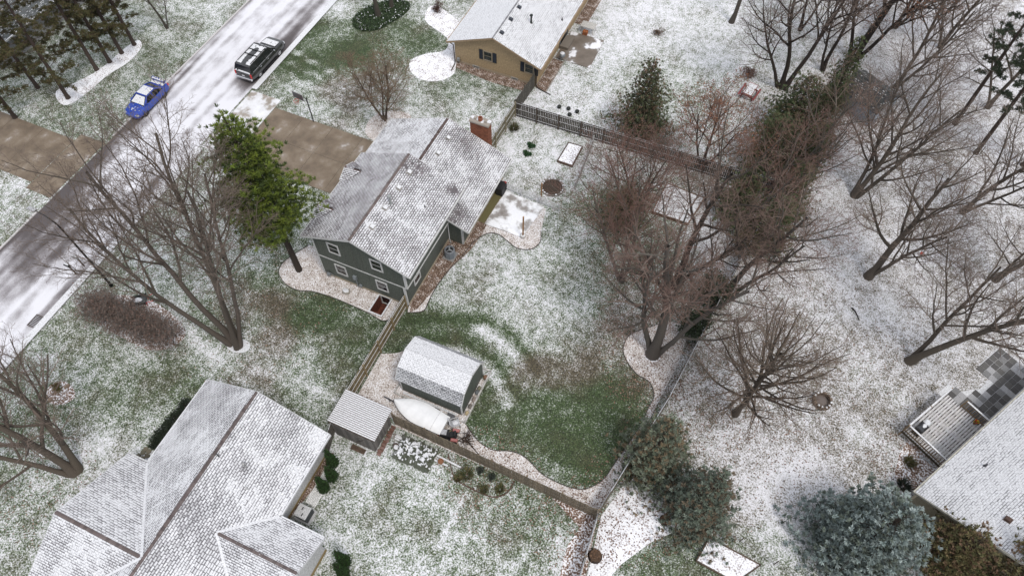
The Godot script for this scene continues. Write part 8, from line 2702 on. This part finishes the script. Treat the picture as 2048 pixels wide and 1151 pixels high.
	# brown hedge by the street
	for q in [[210, 628, 124], [250, 640, 125], [295, 655, 126], [330, 672, 127]]:
		var s := BareTree.new()
		s.n = [7, 6, 5, 3]
		s.depth = 3
		s.twig = Color(0.2, 0.17, 0.15)
		s.bark = Color(0.17, 0.14, 0.125)
		s.start = [0.1, 0.1, 0.1, 0.1]
		s.ratio = [0.75, 0.6, 0.6, 0.5]
		s.ang = [38.0, 42.0, 45.0, 45.0]
		s.leaves = 0.2
		s.leaf_col = Color(0.16, 0.1, 0.08)
		var p: Vector3 = HEDGE[[210, 250, 295, 330].find(q[0])]
		var stems := []
		for i in 15:
			var a := TAU * i / 15.0
			stems.append([cos(a) * 0.5, sin(a) * 0.4, 2.3 - 0.2 * (i % 3), 0.022, cos(a * 2.3) * 0.6, sin(a * 1.7) * 0.55])
		plant_tree(s, "brown_hedge_shrub", "dense brown leafless shrub in the hedge beside the street lamp", p, stems, q[2], "shrubs of the brown hedge", "shrub")

	# evergreens
	var yg := [Color(0.12, 0.165, 0.02), Color(0.15, 0.19, 0.026), Color(0.09, 0.125, 0.02), Color(0.05, 0.075, 0.02)]
	spruce("tall_conifer", "tall bright green conifer with a bare lower trunk beside the green house", Vector3(-28.97, 0, -22.61), 17.0, 4.6, yg, 201, {"bare": 0.3, "leaf": 0.3, "blade": 0.02, "power": 0.5, "droop": 0.0, "uneven": 0.55, "step": 0.55, "dense": 1.5, "gap": 0.28, "tuft": 22, "lx": -0.6, "lz": 0.4})
	var blue := [Color(0.22, 0.27, 0.26), Color(0.155, 0.19, 0.18), Color(0.29, 0.34, 0.33), Color(0.12, 0.145, 0.12)]
	spruce("blue_spruce", "broad blue grey spruce against the cream house", Vector3(15.75, 0, -18.78), 8.4, 4.2, blue, 202, {"power": 0.62, "leaf": 0.27, "blade": 0.04, "uneven": 0.22, "tuft": 15, "gap": 0.36, "inner": 0.35})
	var gg := [Color(0.14, 0.165, 0.115), Color(0.1, 0.12, 0.08), Color(0.18, 0.205, 0.155), Color(0.17, 0.13, 0.08)]
	spruce("spruce_tree", "dull green spruce with orange cones on the corner of the gravel", Vector3(2.11, 0, -18.54), 8.8, 2.9, gg, 203, {"uneven": 0.25, "tuft": 13, "gap": 0.36, "leaf": 0.25})
	var g2 := [Color(0.125, 0.155, 0.12), Color(0.095, 0.115, 0.085), Color(0.165, 0.195, 0.16), Color(0.14, 0.11, 0.075)]
	spruce("spruce_tree", "grey green spruce standing past the low wire fence", Vector3(5.78, 0, -16.63), 8.6, 3.0, g2, 204, {"uneven": 0.25, "tuft": 13, "gap": 0.36, "leaf": 0.25})
	var br := [Color(0.13, 0.115, 0.05), Color(0.16, 0.13, 0.06), Color(0.1, 0.1, 0.042), Color(0.16, 0.1, 0.06)]
	spruce("arborvitae_tree", "brownish arborvitae below the cream house window", Vector3(20.85, 0, -20.20), 5.6, 2.7, br, 205, {"power": 0.45, "droop": 0.35, "uneven": 0.3})
	spruce("arborvitae_tree", "brown green arborvitae at the gable end beside the blue spruce", Vector3(23.89, 0, -20.55), 6.4, 3.2, br, 206, {"power": 0.45, "droop": 0.35, "uneven": 0.3})
	var cd := [Color(0.085, 0.1, 0.05), Color(0.1, 0.11, 0.055), Color(0.065, 0.075, 0.04), Color(0.15, 0.1, 0.065)]
	spruce("cedar_tree", "dark green pointed cedar behind the weathered dark fence", Vector3(-8.62, 0, -48.11), 8.4, 3.0, cd, 207, {"power": 0.7, "droop": 0.1, "uneven": 0.5})
	var hm := [Color(0.075, 0.1, 0.042), Color(0.09, 0.115, 0.05), Color(0.055, 0.075, 0.034), Color(0.12, 0.1, 0.055)]
	spruce("hemlock_tree", "mossy dark evergreen by the picnic table", Vector3(3.80, 0, -54.05), 6.5, 3.0, hm, 208, {"uneven": 0.5, "power": 0.6})
	spruce("hemlock_tree", "ragged dark evergreen against the fence below the old oak", Vector3(6.08, 0, -53.49), 8.0, 1.7, hm, 209, {"uneven": 0.4, "power": 0.5})
	spruce("hemlock_tree", "narrow mossy evergreen on the fence nearer the old oak", Vector3(6.58, 0, -58.61), 8.0, 1.6, hm, 210, {"uneven": 0.4, "power": 0.5})
	spruce("hemlock_tree", "wide shaggy evergreen between the picnic table and the weathered fence", Vector3(2.88, 0, -49.10), 5.5, 3.2, hm, 216, {"uneven": 0.55, "power": 0.5})
	for q in [[1600, 352, 217], [1565, 428, 218], [1532, 492, 219]]:
		spruce("hemlock_tree", ["shaggy green brown evergreen on the weathered fence across from the old grey shed", "shaggy green brown evergreen on the weathered fence between two others of its row", "shaggy green brown evergreen on the weathered fence nearest the snowy timber bed"][int(q[2]) - 217], [Vector3(6.01, 0, -49.09), Vector3(5.55, 0, -44.25), Vector3(5.06, 0, -40.37)][int(q[2]) - 217], 6.2, 1.9, hm, q[2], {"uneven": 0.5, "power": 0.5, "group": "evergreen row along the weathered fence"})
	spruce("hemlock_tree", "low dark evergreen among the red thicket by the garden", Vector3(-6.58, 0, -38.14), 3.8, 2.4, hm, 211, {"uneven": 0.4, "power": 0.45})
	spruce("hemlock_tree", "dark evergreen under the bare trees behind the snowy timber bed", Vector3(1.88, 0, -42.49), 5.0, 2.6, hm, 212, {"uneven": 0.5, "power": 0.5})
	var iv := [Color(0.025, 0.04, 0.018), Color(0.035, 0.055, 0.025), Color(0.02, 0.03, 0.014), Color(0.05, 0.06, 0.04)]
	bush("holly_bush", "dark green holly climbing the fence beside the massive grey tree", Vector3(1.82, 0, -30.01), Vector3(1.3, 1.7, 1.5), iv, 2600, 0.16, 0.06, 213, "shrub", "", 26)
	bush("holly_bush", "dark green holly mass under the mossy leaning stems", Vector3(2.43, 0, -33.48), Vector3(1.5, 1.9, 1.7), iv, 3000, 0.16, 0.06, 214, "shrub", "", 28)
	bush("holly_bush", "olive green evergreen bush at the fence below the red thicket", Vector3(3.63, 0, -39.02), Vector3(1.3, 1.6, 1.5), [Color(0.06, 0.06, 0.02), Color(0.045, 0.05, 0.02), Color(0.07, 0.055, 0.025)], 2200, 0.17, 0.06, 215, "shrub", "", 24)
	var pn := [Color(0.07, 0.07, 0.025), Color(0.09, 0.08, 0.03), Color(0.05, 0.055, 0.02), Color(0.1, 0.07, 0.035)]
	var who := ["street pine nearest the concrete driveway", "street pine second along the snowy bed from the driveway", "street pine with a rust stained trunk in the snowy bed", "street pine second from the bed's far tip", "street pine at the far tip of the snowy bed"]
	var feet := [Vector3(-59.96, 0, -30.38), Vector3(-60.19, 0, -34.61), Vector3(-59.75, 0, -35.99), Vector3(-59.55, 0, -37.53), Vector3(-59.24, 0, -39.06)]
	for i in 5: pine("street_pine", who[i], feet[i], 14.0 + 0.6 * (i % 3), 220 + i, pn, 0.12 if i == 0 else 0.16, "street pines", 3.4, 46)
	pine("street_pine", "street pine standing behind the bed near the grey roofed corner", Vector3(-63.66, 0, -30.30), 13.0, 226, pn, 0.12, "street pines", 3.2, 44)
	pine("street_pine", "street pine crowding the white gutter of the grey roofed corner", Vector3(-62.68, 0, -26.34), 13.0, 227, pn, 0.12, "street pines", 3.2, 40)
	var gp := [Color(0.035, 0.05, 0.028), Color(0.05, 0.065, 0.035), Color(0.03, 0.04, 0.022)]
	pine("far_pine", "tall pine with dark tufts on the far wire fence", Vector3(19.96, 0, -58.27), 15.0, 230, gp, 0.35, "far pines", 3.0, 30)
	pine("far_pine", "tall pine with dark tufts behind the old grey shed's yard", Vector3(17.83, 0, -61.27), 16.0, 231, gp, 0.35, "far pines", 3.0, 30)
	pine("far_pine", "tall pine rising beyond the far wire fence corner", Vector3(23.94, 0, -58.47), 15.0, 232, gp, 0.3, "far pines", 2.8, 26)

func small_plants() -> void:
	var ar := [Color(0.02, 0.05, 0.012), Color(0.03, 0.07, 0.016), Color(0.018, 0.038, 0.01)]
	var names := ["pointed green arborvitae shrub next to the short grey fence", "pointed green arborvitae shrub at the middle of the board walk", "pointed green arborvitae shrub against the board walk nearest the air conditioner", "pointed green arborvitae shrub off the east gable of the white house", "pointed green arborvitae shrub further along the east gable of the white house"]
	var at := [Vector3(-17.84, 0, -9.85), Vector3(-17.40, 0, -9.01), Vector3(-17.48, 0, -8.11), Vector3(-13.70, 0, -4.55), Vector3(-13.44, 0, -3.93)]
	for i in 5: spruce("arborvitae_shrub", names[i], at[i], [3.0, 2.5, 2.8, 3.6, 3.4][i], 0.46, ar, 300 + i, {"group": "arborvitae shrubs by the white house", "power": 1.15, "droop": 0.9, "leaf": 0.1, "blade": 0.025, "step": 0.1, "dense": 14.0, "gap": 0.12, "inner": 0.5, "tuft": 5})
	# clipped dark hedge on the street side of the grey roofed house
	for i in 7:
		var p := Vector3(-29.82, 0, -9.18).lerp(Vector3(-30.12, 0, -5.96), i / 6.0)
		bush("dark_hedge_shrub", "low dark green shrub along the gutter of the grey roofed house", p, Vector3(0.55, 0.5, 0.6), [Color(0.014, 0.022, 0.012), Color(0.02, 0.03, 0.016)], 700, 0.09, 0.035, 310 + i, "shrub", "dark shrubs along the grey roofed house", 10)
	# perennials in the bed outside the fence
	var gs := [Color(0.1, 0.11, 0.035), Color(0.15, 0.13, 0.06), Color(0.06, 0.08, 0.03), Color(0.2, 0.16, 0.09)]
	for q in [[Vector3(-9.15, 0, -12.95), 0.62, "wide clump of yellow green grass in the planted bed outside the fence"], [Vector3(-7.66, 0, -12.52), 0.4, "small grass clump near the rusty edging of the planted bed"], [Vector3(-6.68, 0, -12.99), 0.42, "small grass clump at the tip of the planted bed"], [Vector3(-9.62, 0, -12.43), 0.34, "brown grass clump at the corner of the planted bed"]]:
		grass_clump(q[2], q[0], q[1], gs)
	grass_clump("yucca like spiky clump beside the cream house corner", Vector3(18.33, 0, -24.35), 0.6, [Color(0.03, 0.045, 0.03), Color(0.05, 0.065, 0.045)])
	grass_clump("yellow dead grass clump under the deck railing", Vector3(18.47, 0, -26.21), 0.5, gs)
	grass_clump("tall dry weeds by the pale fence in the vegetable yard", Vector3(-19.39, 0, -44.00), 0.6, [Color(0.12, 0.1, 0.05), Color(0.08, 0.09, 0.04)])
	for q in [[Vector3(-17.08, 0, -42.71), "leafy green plant by the long white board nearer the dark fence"], [Vector3(-17.02, 0, -41.67), "leafy green plant by the long white board nearer the house"]]:
		bush("leafy_plant", q[1], q[0], Vector3(0.36, 0.22, 0.36), [Color(0.02, 0.06, 0.02), Color(0.035, 0.085, 0.03)], 260, 0.16, 0.06, 330, "plant", "", 9)
	for q in [[Vector3(-7.48, 0, -13.50), "dark rounded shrub between the grass clumps and the fence"], [Vector3(-8.39, 0, -13.59), "grey green cushion plant near the fence in the planted bed"]]:
		bush("cushion_plant", q[1], q[0], Vector3(0.3, 0.2, 0.3), [Color(0.05, 0.06, 0.05), Color(0.03, 0.04, 0.03)], 260, 0.1, 0.04, 331, "plant", "", 8)
	bush("brush_clump", "rusty brown brush clump in the snow behind the picnic table", Vector3(-1.35, 0, -59.95), Vector3(0.8, 0.4, 0.7), [Color(0.14, 0.06, 0.04), Color(0.1, 0.05, 0.035)], 900, 0.2, 0.02, 332, "shrub", "", 14)
	bush("dead_shrub", "low brown dead shrub alone on the tan house's snowy yard", Vector3(-11.25, 0, -62.27), Vector3(0.7, 0.3, 0.6), [Color(0.16, 0.11, 0.075), Color(0.12, 0.08, 0.055)], 500, 0.25, 0.015, 333, "shrub", "", 12)
	bush("round_bush", "round rust brown bush near the tan house's street side", Vector3(-33.60, 0, -56.24), Vector3(0.6, 0.7, 0.6), [Color(0.1, 0.05, 0.04), Color(0.07, 0.04, 0.03)], 800, 0.14, 0.03, 334, "shrub", "", 14)
	bush("flower_remains", "yellow green plant in the round lawn bed near the street", Vector3(-39.40, 0, -6.63), Vector3(0.5, 0.22, 0.45), [Color(0.12, 0.12, 0.03), Color(0.16, 0.1, 0.05)], 400, 0.14, 0.03, 335, "plant", "", 10)
	# ivy carpet round the two lawn trunks: too many leaves to count
	var iv := MB.new()
	var bed_poly := smooth(PackedVector2Array([Vector2(-40.47, -50.55), Vector2(-41.01, -52.05), Vector2(-40.25, -54.18), Vector2(-38.56, -56.02), Vector2(-36.88, -56.04), Vector2(-36.43, -54.98), Vector2(-36.90, -53.01), Vector2(-37.85, -51.03), Vector2(-39.18, -50.26)]))
	var g := RandomNumberGenerator.new()
	g.seed = 340
	var box := Rect2(bed_poly[0], Vector2.ZERO)
	for p in bed_poly: box = box.expand(p)
	var cols := [Color(0.02, 0.04, 0.014), Color(0.03, 0.058, 0.02), Color(0.015, 0.028, 0.01), Color(0.045, 0.07, 0.03)]
	var made := 0
	while made < 9000:
		var p := box.position + Vector2(g.randf(), g.randf()) * box.size
		made += 1
		if not Geometry2D.is_point_in_polygon(p, bed_poly): continue
		var d := Vector3(g.randf_range(-1, 1), g.randf_range(0.1, 0.9), g.randf_range(-1, 1)).normalized()
		iv.col = cols[g.randi() % 4] * g.randf_range(0.7, 1.3)
		if g.randf() < 0.035: iv.col = Color(0.75, 0.76, 0.8)
		iv.leaf(Vector3(p.x, g.randf_range(0.02, 0.22), p.y), d, d.cross(Vector3(g.randf_range(-1, 1), 1, 0)).normalized(), 0.16, 0.06)
	bed("ivy_ground", bed_poly, M.ivy, 0.03)
	var io := obj("ivy_carpet", iv, M.leaf)
	tag(io, "dark green ivy carpet filling the kidney shaped lawn bed", "ground cover", "", "stuff")
	# fallen leaves on the snow of the back lots
	var lf := MB.new()
	var lc := [Color(0.16, 0.09, 0.06), Color(0.2, 0.12, 0.09), Color(0.1, 0.06, 0.045), Color(0.26, 0.17, 0.13)]
	for q in LEAFSPOTS:
		for i in int(q[2]):
			var a := g.randf_range(0, TAU)
			var rr: float = q[1] * sqrt(g.randf())
			var c: Vector2 = q[0]
			var d := Vector3(g.randf_range(-1, 1), g.randf_range(0.0, 0.35), g.randf_range(-1, 1)).normalized()
			lf.col = lc[g.randi() % 4] * g.randf_range(0.7, 1.3)
			lf.leaf(Vector3(c.x + cos(a) * rr, 0.03, c.y + sin(a) * rr), d, d.cross(Vector3(g.randf_range(-0.4, 0.4), 1, 0)).normalized(), g.randf_range(0.08, 0.14), 0.045)
	tag(obj("fallen_leaves", lf, M.leaf), "brown fallen leaves scattered over the snow and gravel", "leaves", "", "stuff")

func grass_clump(label: String, p: Vector3, r: float, cols: Array) -> void:
	var o := thing("grass_clump", label, "plant", p)
	var mb := MB.new()
	for i in 320:
		var a := rng.randf_range(0, TAU)
		var d := Vector3(cos(a) * rng.randf_range(0.1, 1.3), 1.0, sin(a) * rng.randf_range(0.1, 1.3)).normalized()
		var q := p + Vector3(cos(a), 0, sin(a)) * r * 0.4 * sqrt(rng.randf())
		mb.col = cols[rng.randi() % cols.size()] * rng.randf_range(0.7, 1.3)
		mb.leaf(q, d, d.cross(Vector3(rng.randf_range(-1, 1), 0.3, rng.randf_range(-1, 1))).normalized(), r * rng.randf_range(0.6, 1.3), 0.018)
	obj("blades", mb, M.leaf, o)

var HEDGE := [Vector3(-40.47, 0, -12.98), Vector3(-38.70, 0, -13.08), Vector3(-36.66, 0, -13.12), Vector3(-34.75, 0, -13.11)]
var LEAFSPOTS := [[Vector2(3.70, -25.60), 5.0, 900], [Vector2(6.57, -21.90), 6.0, 500], [Vector2(-0.42, -26.44), 4.0, 500], [Vector2(1.44, -15.42), 4.0, 700], [Vector2(-1.03, -12.53), 3.0, 400], [Vector2(10.14, -29.79), 9.0, 900], [Vector2(11.93, -40.29), 9.0, 700], [Vector2(6.83, -45.29), 6.0, 700], [Vector2(18.65, -25.33), 3.0, 350], [Vector2(-8.95, -13.81), 3.0, 350], [Vector2(-6.65, -12.93), 3.5, 350], [Vector2(0.01, -23.96), 3.0, 250], [Vector2(-34.03, -0.37), 3.5, 350], [Vector2(-29.89, -17.10), 6.0, 450], [Vector2(-24.70, -23.46), 3.0, 120], [Vector2(-16.92, -49.25), 6.0, 160], [Vector2(-2.67, -33.26), 5.0, 500], [Vector2(10.30, -62.85), 8.0, 700]]
